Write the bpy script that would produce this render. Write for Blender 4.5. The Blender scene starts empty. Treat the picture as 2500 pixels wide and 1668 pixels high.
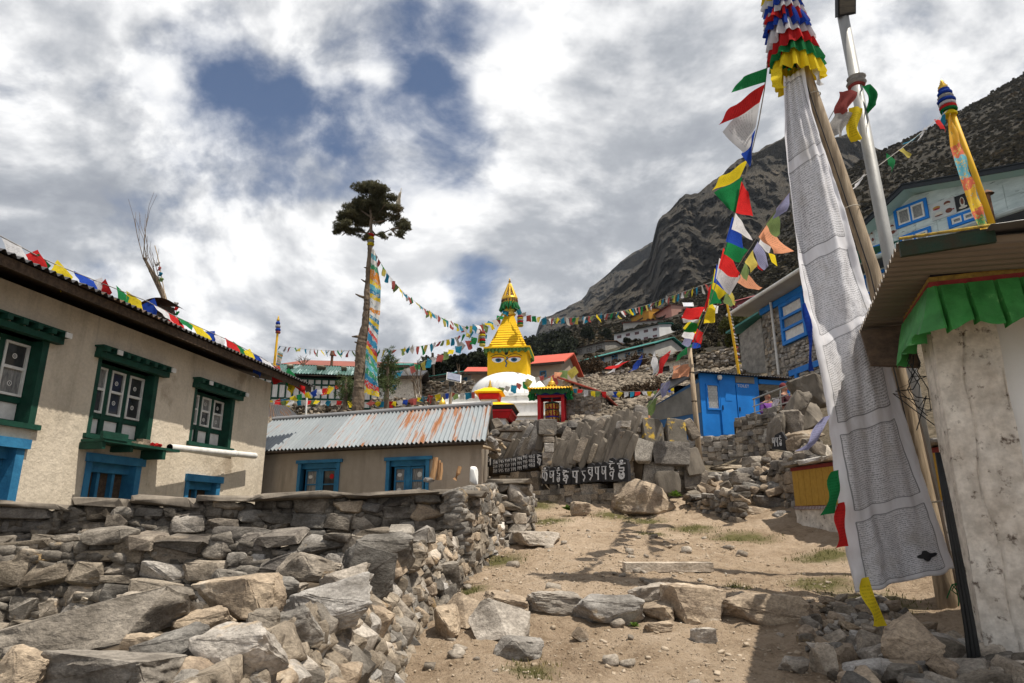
import bpy, bmesh, math, random
import numpy as np
from mathutils import Vector, Matrix, Euler, noise as mnoise
R = math.radians
rng = random.Random(11)
S = bpy.context.scene
COL = S.collection

# ---------------------------------------------------------------- camera
F, PITCH, PW, PH = 1600.0, R(15.0), 2500.0, 1668.0     # focal length in photo pixels; z = 0 is the lens height
cs, sn = math.cos(PITCH), math.sin(PITCH)
cam_d = bpy.data.cameras.new('camera')
cam_d.sensor_width = 36.0; cam_d.lens = 36.0 * F / PW
cam_d.clip_start = 0.05; cam_d.clip_end = 6000.0
cam = bpy.data.objects.new('camera', cam_d); COL.objects.link(cam)
cam.location = (0, 0, 0); cam.rotation_euler = (R(90) + PITCH, 0, 0)
S.camera = cam

# ---------------------------------------------------------------- light: sun and sky
SUN = Vector((0.40, -0.17, 1.0)).normalized()          # direction towards the sun
sun_el, sun_az = math.asin(SUN.z), math.atan2(SUN.x, SUN.y)
sd = bpy.data.lights.new('sun', 'SUN'); sd.energy = 4.9; sd.angle = R(0.5); sd.color = (1.0, 0.94, 0.84)
so = bpy.data.objects.new('sun', sd); COL.objects.link(so); so.location = (8, -4, 30)
so.rotation_euler = (-SUN).to_track_quat('-Z', 'Y').to_euler()
S.view_settings.view_transform = 'Standard'; S.view_settings.look = 'None'
S.view_settings.exposure = 0.30; S.view_settings.gamma = 1.0; S.view_settings.use_curve_mapping = False
S.render.engine = 'CYCLES'
try:
    S.cycles.max_bounces = 6; S.cycles.transparent_max_bounces = 12; S.cycles.diffuse_bounces = 3
    S.cycles.use_denoising = True
except Exception: pass

def ray(px, py):
    u, v = (px - PW/2)/F, (PH/2 - py)/F
    return Vector((u, cs - v*sn, sn + v*cs))
def at(px, py, Y):
    "point that the photo shows at pixel (px,py), standing Y metres in front of the lens"
    d = ray(px, py); return d*(Y/d.y)

# ---- small node language
class NT:
    def __init__(s, tree): s.t = tree; s.n = tree.nodes; s.l = tree.links
    def new(s, ty, **kw):
        n = s.n.new(ty)
        for k, v in kw.items(): setattr(n, k, v)
        return n
    def put(s, sock, v):
        if v is None: return
        if isinstance(v, bpy.types.NodeSocket): s.l.new(v, sock)
        else:
            if isinstance(v, tuple) and len(v) == 3 and sock.type == 'RGBA': v = (*v, 1)
            sock.default_value = v
    def m(s, op, a, b=None, c=None, clamp=False):
        n = s.new('ShaderNodeMath', operation=op, use_clamp=clamp)
        for i, v in enumerate((a, b, c)): s.put(n.inputs[i], v)
        return n.outputs[0]
    def v(s, op, a, b=None):
        n = s.new('ShaderNodeVectorMath', operation=op); s.put(n.inputs[0], a)
        if b is not None: s.put(n.inputs[3 if op == 'SCALE' else 1], b)
        return n.outputs['Value'] if op in ('DOT_PRODUCT', 'LENGTH') else n.outputs[0]
    def noise(s, vec, scale, detail=5, rough=.55, dist=0, out=0):
        n = s.new('ShaderNodeTexNoise'); s.put(n.inputs['Vector'], vec)
        n.inputs['Scale'].default_value = scale; n.inputs['Detail'].default_value = detail
        n.inputs['Roughness'].default_value = rough; n.inputs['Distortion'].default_value = dist
        return n.outputs[out]
    def vor(s, vec, scale, feature='F1', out=0, rnd=1):
        n = s.new('ShaderNodeTexVoronoi', feature=feature); s.put(n.inputs['Vector'], vec)
        n.inputs['Scale'].default_value = scale; n.inputs['Randomness'].default_value = rnd
        return n.outputs[out]
    def map(s, x, a, b, c=0., d=1., smooth=False):
        n = s.new('ShaderNodeMapRange'); n.interpolation_type = 'SMOOTHSTEP' if smooth else 'LINEAR'
        for i, v in enumerate((x, a, b, c, d)): s.put(n.inputs[i], v)
        return n.outputs[0]
    def mix(s, f, a, b, blend='MIX'):
        n = s.new('ShaderNodeMix', data_type='RGBA', blend_type=blend, clamp_factor=True)
        s.put(n.inputs[0], f); s.put(n.inputs[6], a); s.put(n.inputs[7], b); return n.outputs[2]
    def ramp(s, x, stops):
        n = s.new('ShaderNodeValToRGB'); s.put(n.inputs[0], x); e = n.color_ramp.elements
        while len(e) < len(stops): e.new(.5)
        for q, (p, c) in zip(e, stops): q.position = p; q.color = (*c, 1)
        return n.outputs[0]
    def comb(s, x, y, z):
        n = s.new('ShaderNodeCombineXYZ')
        for i, v in enumerate((x, y, z)): s.put(n.inputs[i], v)
        return n.outputs[0]
    def sep(s, v):
        n = s.new('ShaderNodeSeparateXYZ'); s.put(n.inputs[0], v); return n.outputs
    def bump(s, h, st, dist=.02):
        n = s.new('ShaderNodeBump'); s.put(n.inputs['Height'], h); n.inputs['Strength'].default_value = st
        n.inputs['Distance'].default_value = dist; return n.outputs[0]

world = bpy.data.worlds.new('World'); S.world = world; world.use_nodes = True
w = NT(world.node_tree); w.n.clear()
sky = w.new('ShaderNodeTexSky', sky_type='NISHITA'); sky.sun_disc = False
sky.sun_elevation = sun_el; sky.sun_rotation = sun_az; sky.altitude = 3500; sky.dust_density = .6
g = w.new('ShaderNodeTexCoord').outputs['Generated']
dirv = w.v('NORMALIZE', g); dx, dy, dz = w.sep(dirv)
k = w.m('DIVIDE', 1.0, w.m('ADD', w.m('MAXIMUM', dz, 0.0), 0.9))
pl = w.v('MULTIPLY', w.v('SCALE', dirv, k), (1.0, 1.0, 1.5))
n_big = w.noise(pl, 3.3, 10, .56, .25)
n_off = w.noise(w.v('ADD', pl, (0.012, 0.0, 0.035)), 3.3, 7, .56, .25)
n_soft = w.noise(w.v('ADD', pl, (5.3, 2.1, 0)), 2.4, 5, .5, .2)
n_fine = w.noise(pl, 12.0, 7, .6, .4)
dens = w.m('ADD', n_big, w.m('MULTIPLY', w.m('SUBTRACT', n_fine, .5), .24))
warp = w.v('SUBTRACT', w.noise(pl, 4.2, 4, .55, 0, 1), (.5, .5, .5)); dirb = w.v('NORMALIZE', w.v('ADD', dirv, w.v('SCALE', warp, .42)))
def blob(px, py, rad, amt):                             # where that day's cloud banks and gaps hung
    d = ray(px, py).normalized(); c = math.cos(rad/F)
    return w.m('MULTIPLY', w.map(w.v('DOT_PRODUCT', dirb, tuple(d)), c, 1.0, 0, 1, True), amt)
for b in ((600, 130, 150, -.15), (370, 330, 130, -.14), (1010, 430, 240, -.30), (1180, 690, 170, -.24), (1225, 150, 120, -.15),
          (790, 320, 110, -.10), (2090, 40, 260, -.20), (120, 200, 130, -.08), (900, 700, 330, .20), (1500, 300, 420, .16),
          (250, 620, 420, .14), (60, 60, 260, .12), (1800, 260, 420, .14), (1300, 560, 180, .08), (2300, 200, 300, .12), (850, 80, 180, .1)):
    dens = w.m('ADD', dens, blob(b[0], b[1], b[2], b[3]*(.50 if b[3] < 0 else .9)))
cover = w.map(dens, .335, .545, 0, 1, True)
thick = w.map(dens, .50, .95, 0, 1, True)
lit = w.map(w.m('SUBTRACT', n_big, n_off), -.10, .12, 0, 1, True)
cl = w.m('ADD', w.m('MULTIPLY', lit, .80), w.m('MULTIPLY', n_soft, .62))
cl = w.m('SUBTRACT', cl, w.m('MULTIPLY', thick, .30))
cl = w.m('ADD', cl, w.m('MULTIPLY', w.m('SUBTRACT', n_fine, .5), .22))
for b in ((960, 680, 300, .34), (600, 640, 260, .15), (40, 90, 250, .22), (430, 740, 200, .12), (1600, 180, 380, .05),
          (200, 560, 330, -.12), (150, 330, 260, -.06), (760, 830, 260, -.14), (1430, 640, 260, -.05), (1550, 60, 200, -.12)):
    cl = w.m('ADD', cl, blob(*b))
ccol = w.ramp(cl, [(.12, (.30, .32, .36)), (.40, (.42, .44, .475)), (.62, (.62, .63, .65)), (.90, (.93, .93, .93))])
bg1 = w.new('ShaderNodeBackground'); w.l.new(sky.outputs[0], bg1.inputs[0]); bg1.inputs[1].default_value = .095
bg2 = w.new('ShaderNodeBackground'); w.l.new(ccol, bg2.inputs[0]); bg2.inputs[1].default_value = .90
mx = w.new('ShaderNodeMixShader'); w.l.new(cover, mx.inputs[0]); w.l.new(bg1.outputs[0], mx.inputs[1]); w.l.new(bg2.outputs[0], mx.inputs[2])
wo = w.new('ShaderNodeOutputWorld'); w.l.new(mx.outputs[0], wo.inputs[0])

# ---------------------------------------------------------------- materials
MATS = {}
def mat(name, c1, c2=None, scale=4., rough=.9, bump=.25, bscale=None, rnd=.0, c3=None, t3=.6, s3=None, metal=0., coord='Object', spec=.2,
        stretch=None, trans=0., bdist=.02, hue=0., speck=0., ss=45., streak=0.):
    "procedural material: two-tone noise, optional third patchy colour, optional per-object tone"
    if name in MATS: return MATS[name]
    m = bpy.data.materials.new(name); m.use_nodes = True; t = NT(m.node_tree); t.n.clear()
    if coord == 'World': vec = t.new('ShaderNodeNewGeometry').outputs['Position']
    else: vec = t.new('ShaderNodeTexCoord').outputs[coord]
    oi = t.new('ShaderNodeObjectInfo')
    if rnd: vec = t.v('ADD', vec, t.v('SCALE', t.comb(oi.outputs['Random'], oi.outputs['Random'], oi.outputs['Random']), 37.0))
    v2 = t.v('MULTIPLY', vec, stretch) if stretch else vec
    c2 = c2 or tuple(x*.75 for x in c1)
    n = t.noise(v2, scale, 7, .62)
    col = t.mix(t.map(n, .34, .66), c2, c1)
    if c3:
        n3 = t.noise(t.v('ADD', v2, (9.1, 3.3, 1.7)), s3 or scale*.6, 6, .65)
        col = t.mix(t.map(n3, t3, t3+.09), col, c3)
    if streak:
        st_ = t.m('MULTIPLY', t.map(t.noise(t.v('MULTIPLY', vec, (5.0, 5.0, .45)), 1.0, 5, .6), .50, .68), t.map(t.noise(vec, .9, 3), .40, .60)); col = t.mix(t.m('MULTIPLY', st_, streak), col, tuple(x*.35 for x in c2))
    if speck:
        sp = t.map(t.noise(v2, ss, 3, .7), .36, .64, 1-speck, 1+speck); col = t.mix(1.0, col, t.comb(sp, sp, sp), 'MULTIPLY')
    if rnd:
        f = t.map(oi.outputs['Random'], 0, 1, 1-rnd, 1+rnd)
        col = t.mix(1.0, col, t.comb(f, f, f), 'MULTIPLY')
        if hue:
            h = t.m('FRACT', t.m('MULTIPLY', oi.outputs['Random'], 7.13))
            col = t.mix(1.0, col, t.comb(t.map(h, 0, 1, 1-hue*.4, 1+hue), 1.0, t.map(h, 0, 1, 1+hue, 1-hue)), 'MULTIPLY')
    p = t.new('ShaderNodeBsdfPrincipled'); t.l.new(col, p.inputs['Base Color'])
    p.inputs['Roughness'].default_value = rough; p.inputs['Metallic'].default_value = metal
    p.inputs['Specular IOR Level'].default_value = spec
    if bump:
        hb = t.noise(v2, bscale or scale*3, 8, .68); t.l.new(t.bump(hb, bump, bdist), p.inputs['Normal'])
    o = t.new('ShaderNodeOutputMaterial'); sh = p.outputs[0]
    if trans:
        tr = t.new('ShaderNodeBsdfTranslucent'); t.l.new(col, tr.inputs[0])
        ms = t.new('ShaderNodeMixShader'); ms.inputs[0].default_value = trans; t.l.new(sh, ms.inputs[1]); t.l.new(tr.outputs[0], ms.inputs[2]); sh = ms.outputs[0]
    t.l.new(sh, o.inputs[0]); MATS[name] = m; return m

# ---------------------------------------------------------------- object helpers
ORG = {}                                                # base point of the thing an object belongs to
def link(o): COL.objects.link(o); return o
def tag(o, label=None, cat=None, group=None, kind=None):
    if label: o['label'] = label
    if cat: o['category'] = cat
    if group: o['group'] = group
    if kind: o['kind'] = kind
    return o
def thing(name, label, cat, loc, group=None):
    o = bpy.data.objects.new(name, None); link(o); o.location = loc; o.empty_display_size = .1
    ORG[o.name] = Vector(loc); return tag(o, label, cat, group)
def put(name, me, parent=None, loc=(0, 0, 0), rot=(0, 0, 0), sc=(1, 1, 1), m=None):
    "an object on a (possibly shared) mesh; loc in world coordinates"
    o = bpy.data.objects.new(name, me); link(o); loc = Vector(loc)
    if parent is not None:
        o.parent = parent; loc = loc - ORG[parent.name]; ORG[o.name] = ORG[parent.name]
    o.location = loc; o.rotation_euler = rot; o.scale = sc
    if m is not None and o.material_slots: o.material_slots[0].link = 'OBJECT'; o.material_slots[0].material = m
    return o
class MB:
    def __init__(s): s.v = []; s.f = []; s.mi = []; s.uv = {}
    def add(s, vs, fs, mi=0):
        b = len(s.v); s.v += [Vector(q) for q in vs]
        for f in fs: s.f.append([b+i for i in f]); s.mi.append(mi)
        return s
    def hexa(s, p, mi=0):                               # 0-3 bottom ring, 4-7 top ring
        return s.add(p, [(3, 2, 1, 0), (4, 5, 6, 7), (0, 1, 5, 4), (1, 2, 6, 5), (2, 3, 7, 6), (3, 0, 4, 7)], mi)
    def box(s, c, d, mi=0, rz=0., taper=1., rot=None):
        x, y, z = d[0]/2, d[1]/2, d[2]/2; t = taper
        q = [(-x, -y, -z), (x, -y, -z), (x, y, -z), (-x, y, -z), (-x*t, -y*t, z), (x*t, -y*t, z), (x*t, y*t, z), (-x*t, y*t, z)]
        M = rot.to_matrix() if rot else Matrix.Rotation(rz, 3, 'Z')
        return s.hexa([Vector(c) + M @ Vector(a) for a in q], mi)
    def fbox(s, fr, a0, a1, b0, b1, c0, c1, mi=0):      # box in a wall frame
        return s.hexa([fr.p(a0, b0, c0), fr.p(a1, b0, c0), fr.p(a1, b1, c0), fr.p(a0, b1, c0),
                       fr.p(a0, b0, c1), fr.p(a1, b0, c1), fr.p(a1, b1, c1), fr.p(a0, b1, c1)], mi)
    def tube(s, pts, rad, n=8, mi=0, cap=True):
        pts = [Vector(p) for p in pts]; k = len(pts); b = len(s.v)
        if not isinstance(rad, (list, tuple)): rad = [rad]*k
        for i, p in enumerate(pts):
            d = (pts[min(i+1, k-1)] - pts[max(i-1, 0)]).normalized()
            up = Vector((0, 0, 1)) if abs(d.z) < .9 else Vector((1, 0, 0))
            a = d.cross(up).normalized(); c = a.cross(d)
            for j in range(n):
                t = 2*math.pi*j/n; s.v.append(p + (a*math.cos(t) + c*math.sin(t))*rad[i])
        for i in range(k-1):
            for j in range(n):
                q = b+i*n; s.f.append([q+j, q+(j+1) % n, q+n+(j+1) % n, q+n+j]); s.mi.append(mi)
        if cap:
            s.f.append([b+j for j in range(n)][::-1]); s.mi.append(mi)
            s.f.append([b+(k-1)*n+j for j in range(n)]); s.mi.append(mi)
        return s
    def lathe(s, c, prof, n=20, mi=0, sq=False):        # prof: (radius, z) pairs; sq = square plan
        b = len(s.v); k = len(prof); n = 4 if sq else n; off = math.pi/4 if sq else 0
        for r, z in prof:
            for j in range(n):
                t = 2*math.pi*j/n + off; q = r*(math.sqrt(2) if sq else 1)
                s.v.append(Vector(c) + Vector((q*math.cos(t), q*math.sin(t), z)))
        for i in range(k-1):
            for j in range(n): q = b+i*n; s.f.append([q+j, q+(j+1) % n, q+n+(j+1) % n, q+n+j]); s.mi.append(mi)
        s.f.append([b+j for j in range(n)][::-1]); s.mi.append(mi); s.f.append([b+(k-1)*n+j for j in range(n)]); s.mi.append(mi)
        return s
    def grid(s, fn, nu, nv, mi=0, uv=None):             # fn(u,v) for u,v in 0..1
        b = len(s.v)
        for j in range(nv+1):
            for i in range(nu+1):
                s.v.append(Vector(fn(i/nu, j/nv))); s.uv[len(s.v)-1] = (i/nu, j/nv)
        for j in range(nv):
            for i in range(nu): q = b+j*(nu+1)+i; s.f.append([q, q+1, q+nu+2, q+nu+1]); s.mi.append(mi)
        return s
    def poly(s, pts, th, nrm, mi=0):                    # flat polygon given a thickness
        n = len(pts); d = Vector(nrm).normalized()*th; P = [Vector(p) for p in pts]
        return s.add(P + [p+d for p in P], [list(range(n))[::-1], list(range(n, 2*n))] + [(i, (i+1) % n, n+(i+1) % n, n+i) for i in range(n)], mi)
    def mesh(s, name, mats, smooth=False, org=Vector((0, 0, 0))):
        me = bpy.data.meshes.new(name); me.from_pydata([v-org for v in s.v], [], s.f)
        for m in (mats if isinstance(mats, (list, tuple)) else [mats]): me.materials.append(m)
        me.polygons.foreach_set('material_index', s.mi)
        if s.uv:
            L = me.uv_layers.new(name='uv'); vi = np.zeros(len(me.loops), int); me.loops.foreach_get('vertex_index', vi)
            L.data.foreach_set('uv', np.array([s.uv.get(i, (0, 0)) for i in vi], 'f').ravel())
        if smooth: me.polygons.foreach_set('use_smooth', [True]*len(me.polygons))
        bm = bmesh.new(); bm.from_mesh(me); bmesh.ops.recalc_face_normals(bm, faces=bm.faces); bm.to_mesh(me); bm.free()
        me.update(); return me
    def build(s, name, mats, parent=None, smooth=False, label=None):
        org = ORG[parent.name] if parent is not None else (sum(s.v, Vector())/len(s.v) if s.v else Vector())
        if parent is None: org = Vector((org.x, org.y, min(v.z for v in s.v)))
        me = s.mesh(name, mats, smooth, org); o = bpy.data.objects.new(name, me); link(o)
        if parent is not None: o.parent = parent
        else: o.location = org
        ORG[o.name] = org
        if label: o['label'] = label
        return o
class Frame:
    "vertical wall frame: a along the wall (left to right as seen from outside), b inwards, c = height z"
    def __init__(s, A, B):
        s.A = Vector((A[0], A[1], 0)); s.e = (Vector((B[0], B[1], 0)) - s.A); s.L = s.e.length; s.e.normalize()
        s.n = Vector((-s.e.y, s.e.x, 0))
        if s.n.dot(s.A + s.e*s.L/2) < 0: s.n = -s.n     # inwards = away from the lens
        s.pn = s.n.copy()
    def p(s, a, b, c): return s.A + s.e*a + s.n*b + Vector((0, 0, c))
    def hit(s, px, py, b=0.):
        "(a, c) where the pixel's ray meets the wall plane"
        d = ray(px, py); t = (s.A + s.n*b).dot(s.pn)/d.dot(s.pn); q = d*t; return (q - s.A).dot(s.e), q.z
def fr_px(p1, Y1, p2, Y2): return Frame(at(*p1, Y1), at(*p2, Y2))
def lerp(a, b, t): return a + (b-a)*t
def pl_at(poly, x):
    for (x0, y0), (x1, y1) in zip(poly, poly[1:]):
        if x <= x1: return lerp(y0, y1, max(0, (x-x0)/(x1-x0)))
    return poly[-1][1]
def fbm(x, y, z=0., o=5, h=.9): return mnoise.fractal(Vector((x, y, z)), h, 2.1, o)
# ---------------------------------------------------------------- palette
STONE = mat('grey_stone', (.285, .255, .21), (.068, .058, .046), 3.2, .92, .9, 9, rnd=.38, c3=(.34, .24, .12), t3=.63, s3=2.2, coord='World', bdist=.03, hue=.08, speck=.26, stretch=(1, 1, 1.6))
STONE_W = mat('pale_stone', (.47, .43, .37), (.15, .132, .108), 3.0, .9, .8, 9, rnd=.28, c3=(.42, .30, .17), t3=.62, s3=2.0, coord='World', bdist=.03, hue=.08, speck=.26, stretch=(1, 1, 1.6))
STONE_B = mat('brown_stone', (.38, .30, .215), (.17, .13, .095), 3.0, .92, .8, 9, rnd=.25, c3=(.50, .44, .36), t3=.6, coord='World', bdist=.03, speck=.26, stretch=(1, 1, 1.6))
STONE_D = mat('dark_stone', (.25, .225, .19), (.085, .075, .065), 3.4, .94, .9, 9, rnd=.35, c3=(.28, .26, .22), t3=.62, coord='World', bdist=.03, hue=.08, speck=.26, stretch=(1, 1, 1.6))
STONE_M = mat('weathered_masonry', (.34, .30, .24), (.12, .105, .085), 2.6, .94, .8, 9, rnd=.35, c3=(.09, .08, .07), t3=.6, s3=1.5, coord='World', hue=.08, speck=.38)
RUBBLE = mat('rubble_stone', (.36, .30, .23), (.075, .06, .045), 3.6, .95, .7, 9, rnd=.2, c3=(.08, .065, .045), t3=.55, s3=1.2, coord='World')
SLATE = mat('slate', (.205, .175, .14), (.085, .072, .058), 4, .85, .6, 14, rnd=.3, c3=(.30, .27, .22), t3=.64, coord='World', stretch=(1, 1, .4))
EARTH = mat('dark_earth', (.10, .075, .05), (.04, .03, .02), 5, 1, .6, 12)
PLASTER = mat('mud_plaster', (.63, .545, .43), (.51, .435, .335), 1.3, .95, .7, 9, c3=(.38, .31, .23), t3=.60, s3=1.1, coord='World', bdist=.028, speck=.07, ss=25, streak=.55)
PLASTER_G = mat('grey_plaster', (.40, .34, .275), (.30, .255, .205), 1.8, .95, .5, 9, c3=(.22, .18, .14), t3=.68, coord='World', streak=.5)
LIMEW = mat('old_whitewash', (.66, .61, .54), (.50, .44, .37), 3.0, .93, .55, 9, c3=(.12, .09, .07), t3=.585, s3=11, coord='World', bdist=.02, speck=.15, ss=12)
WHITE = mat('white_paint', (.80, .79, .77), (.70, .69, .66), 2, .8, .15, 8, c3=(.55, .53, .49), t3=.7, coord='World', streak=.35)
GREENP = mat('green_paint', (.012, .066, .042), (.009, .038, .026), 6, .6, .3, 20, c3=(.10, .11, .07), t3=.69)
BLUEP = mat('blue_paint', (.040, .20, .36), (.022, .12, .24), 5, .55, .3, 18, c3=(.10, .20, .28), t3=.69)
BLUES = mat('shed_blue', (.015, .20, .62), (.012, .15, .48), 1.6, .5, .1, 8, c3=(.05, .25, .55), t3=.68)
WHITEP = mat('white_joinery', (.72, .70, .66), (.55, .53, .49), 7, .6, .2, 20)
GLASS = mat('window_glass', (.020, .022, .024), (.05, .05, .05), 3, .08, 0, spec=.6)
CURT = mat('lace_curtain', (.30, .29, .27), (.10, .10, .10), 14, .5, .1, stretch=(3, 3, .6), spec=.5)
WOOD = mat('grey_wood', (.45, .35, .24), (.20, .15, .10), 5, .85, .5, 10, c3=(.42, .25, .09), t3=.62, stretch=(6, 6, .5))
WOOD_D = mat('dark_wood', (.07, .05, .035), (.03, .022, .016), 5, .85, .4, 10, stretch=(5, 5, .6))
WOOD_B = mat('brown_boards', (.11, .075, .05), (.05, .035, .025), 4, .85, .4, 12, stretch=(1, 5, 5))
BARK = mat('bark', (.22, .165, .115), (.08, .06, .045), 6, .95, 1.0, 9, c3=(.10, .08, .06), t3=.56, stretch=(1, 1, .5), bdist=.05)
STEEL = mat('galvanised_pole', (.36, .355, .34), (.24, .235, .22), 6, .55, .2, 14, c3=(.20, .14, .10), t3=.62, metal=.25, stretch=(1, 1, .3), spec=.4)
BLACKM = mat('black_plastic', (.02, .02, .02), (.012, .012, .012), 8, .45, .1)
GOLD = mat('gilded_metal', (.80, .50, .06), (.58, .34, .04), 6, .35, .2, 20, metal=.55, spec=.5)
YELLOW = mat('stupa_yellow', (.86, .53, .012), (.76, .44, .012), 2.2, .7, .4, 6, c3=(.60, .33, .02), t3=.70, coord='World')
REDP = mat('red_paint', (.52, .012, .018), (.36, .012, .015), 4, .5, .1)
BLACKP = mat('black_paint', (.02, .02, .024), (.035, .034, .034), 6, .65, .3)
BLUE_D = mat('royal_blue', (.02, .05, .34), (.015, .03, .22), 4, .7, .1)
TEAL_R = mat('teal_roof', (.035, .20, .17), (.025, .13, .115), 3, .6, .1, c3=(.15, .25, .22), t3=.7)
RED_R = mat('red_roof', (.55, .10, .06), (.42, .075, .045), 2, .6, .1)
RUST = mat('rusty_iron', (.20, .09, .045), (.08, .05, .035), 5, .8, .3)
def cloth(name, c, **k):
    "thin dyed cotton: lets light through, faint block print where the cloth carries a uv"
    if name in MATS: return MATS[name]
    m = bpy.data.materials.new(name); m.use_nodes = True; t = NT(m.node_tree); t.n.clear(); tc = t.new('ShaderNodeTexCoord'); u, v, _z = t.sep(tc.outputs['UV'])
    n = t.noise(tc.outputs['Object'], 5, 5); col = t.mix(t.map(n, .3, .7), tuple(x*.78 for x in c), c); rd = t.new('ShaderNodeObjectInfo').outputs['Random']; f = t.map(rd, 0, 1, .84, 1.12); col = t.mix(1.0, col, t.comb(f, f, f), 'MULTIPLY')
    ln = t.m('FRACT', t.m('MULTIPLY', v, 15)); g_ = t.noise(t.comb(t.m('MULTIPLY', u, 26), t.m('MULTIPLY', t.m('FLOOR', t.m('MULTIPLY', v, 15)), 3.7), 0), 1, 2)
    ins = t.m('MULTIPLY', t.m('MULTIPLY', t.m('GREATER_THAN', u, .12), t.m('LESS_THAN', u, .88)), t.m('MULTIPLY', t.m('GREATER_THAN', v, .14), t.m('LESS_THAN', v, .86)))
    ink = t.m('MULTIPLY', t.m('MULTIPLY', t.m('GREATER_THAN', ln, .45), t.map(g_, .44, .52)), ins); col = t.mix(t.m('MULTIPLY', ink, .38), col, tuple(x*.25 for x in c))
    p = t.new('ShaderNodeBsdfPrincipled'); t.l.new(col, p.inputs[0]); p.inputs['Roughness'].default_value = .9; p.inputs['Specular IOR Level'].default_value = .1; tr = t.new('ShaderNodeBsdfTranslucent'); t.l.new(col, tr.inputs[0])
    ms = t.new('ShaderNodeMixShader'); ms.inputs[0].default_value = .45; t.l.new(p.outputs[0], ms.inputs[1]); t.l.new(tr.outputs[0], ms.inputs[2]); o = t.new('ShaderNodeOutputMaterial'); t.l.new(ms.outputs[0], o.inputs[0]); MATS[name] = m; return m
FLAGC = {'blue': cloth('blue_cloth', (.025, .075, .42)), 'white': cloth('white_cloth', (.74, .73, .74)), 'red': cloth('red_cloth', (.62, .03, .03)),
         'green': cloth('green_cloth', (.02, .22, .07)), 'yellow': cloth('yellow_cloth', (.78, .60, .03)),
         'teal': cloth('faded_blue_cloth', (.02, .20, .32)), 'grey': cloth('faded_white_cloth', (.42, .40, .38)), 'rust': cloth('faded_red_cloth', (.38, .09, .08)),
         'olive': cloth('faded_green_cloth', (.17, .24, .09)), 'straw': cloth('faded_yellow_cloth', (.52, .43, .10)), 'peach': cloth('faded_orange_cloth', (.72, .33, .19)),
         'lilac': cloth('faded_lilac_cloth', (.30, .30, .46))}
BRIGHT = ['blue', 'white', 'red', 'green', 'yellow']
FADED = ['teal', 'grey', 'rust', 'green', 'straw', 'teal', 'white', 'rust', 'olive', 'yellow']

# corrugated sheets: each sheet its own weathering
def corr_mat(name, c1, c2, rust, t3, rnd=.1):
    m = bpy.data.materials.new(name); m.use_nodes = True; t = NT(m.node_tree); t.n.clear()
    uv = t.new('ShaderNodeTexCoord').outputs['UV']; oi = t.new('ShaderNodeObjectInfo').outputs['Random']
    u, v, _ = t.sep(uv)
    sh = t.m('MULTIPLY', oi, 53.0)
    base = t.mix(t.noise(t.comb(t.m('ADD', t.m('MULTIPLY', u, 3), sh), t.m('MULTIPLY', v, 2), 0.), 3, 6), c1, c2)
    s1 = t.noise(t.comb(t.m('ADD', t.m('MULTIPLY', u, 13), sh), t.m('MULTIPLY', v, .8), sh), 1.6, 6, .7)
    s2 = t.noise(t.comb(t.m('MULTIPLY', u, 3), t.m('MULTIPLY', v, .6), sh), 1.3, 3)
    th = t.m('ADD', t3, t.m('MULTIPLY', t.m('SUBTRACT', .5, t.m('FRACT', t.m('MULTIPLY', oi, 3.7))), .18))
    f = t.m('MULTIPLY', t.map(s1, th, t.m('ADD', th, .06)), t.map(s2, .42, .55))
    col = t.mix(f, base, rust)
    g = t.map(oi, 0, 1, 1-rnd, 1+rnd); col = t.mix(1.0, col, t.comb(g, g, g), 'MULTIPLY')
    p = t.new('ShaderNodeBsdfPrincipled'); t.l.new(col, p.inputs['Base Color']); t.l.new(t.map(f, 0, 1, .42, .9), p.inputs['Roughness'])
    p.inputs['Metallic'].default_value = .25
    o = t.new('ShaderNodeOutputMaterial'); t.l.new(p.outputs[0], o.inputs[0]); return m
ZINC = corr_mat('zinc_sheet', (.31, .335, .345), (.21, .23, .24), (.24, .095, .035), .475, .18)
GREEN_R = corr_mat('green_sheet', (.022, .085, .06), (.05, .11, .09), (.26, .34, .33), .52, .3)
DARK_R = corr_mat('dark_sheet', (.055, .05, .045), (.035, .03, .028), (.14, .07, .03), .56, .2)

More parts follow.
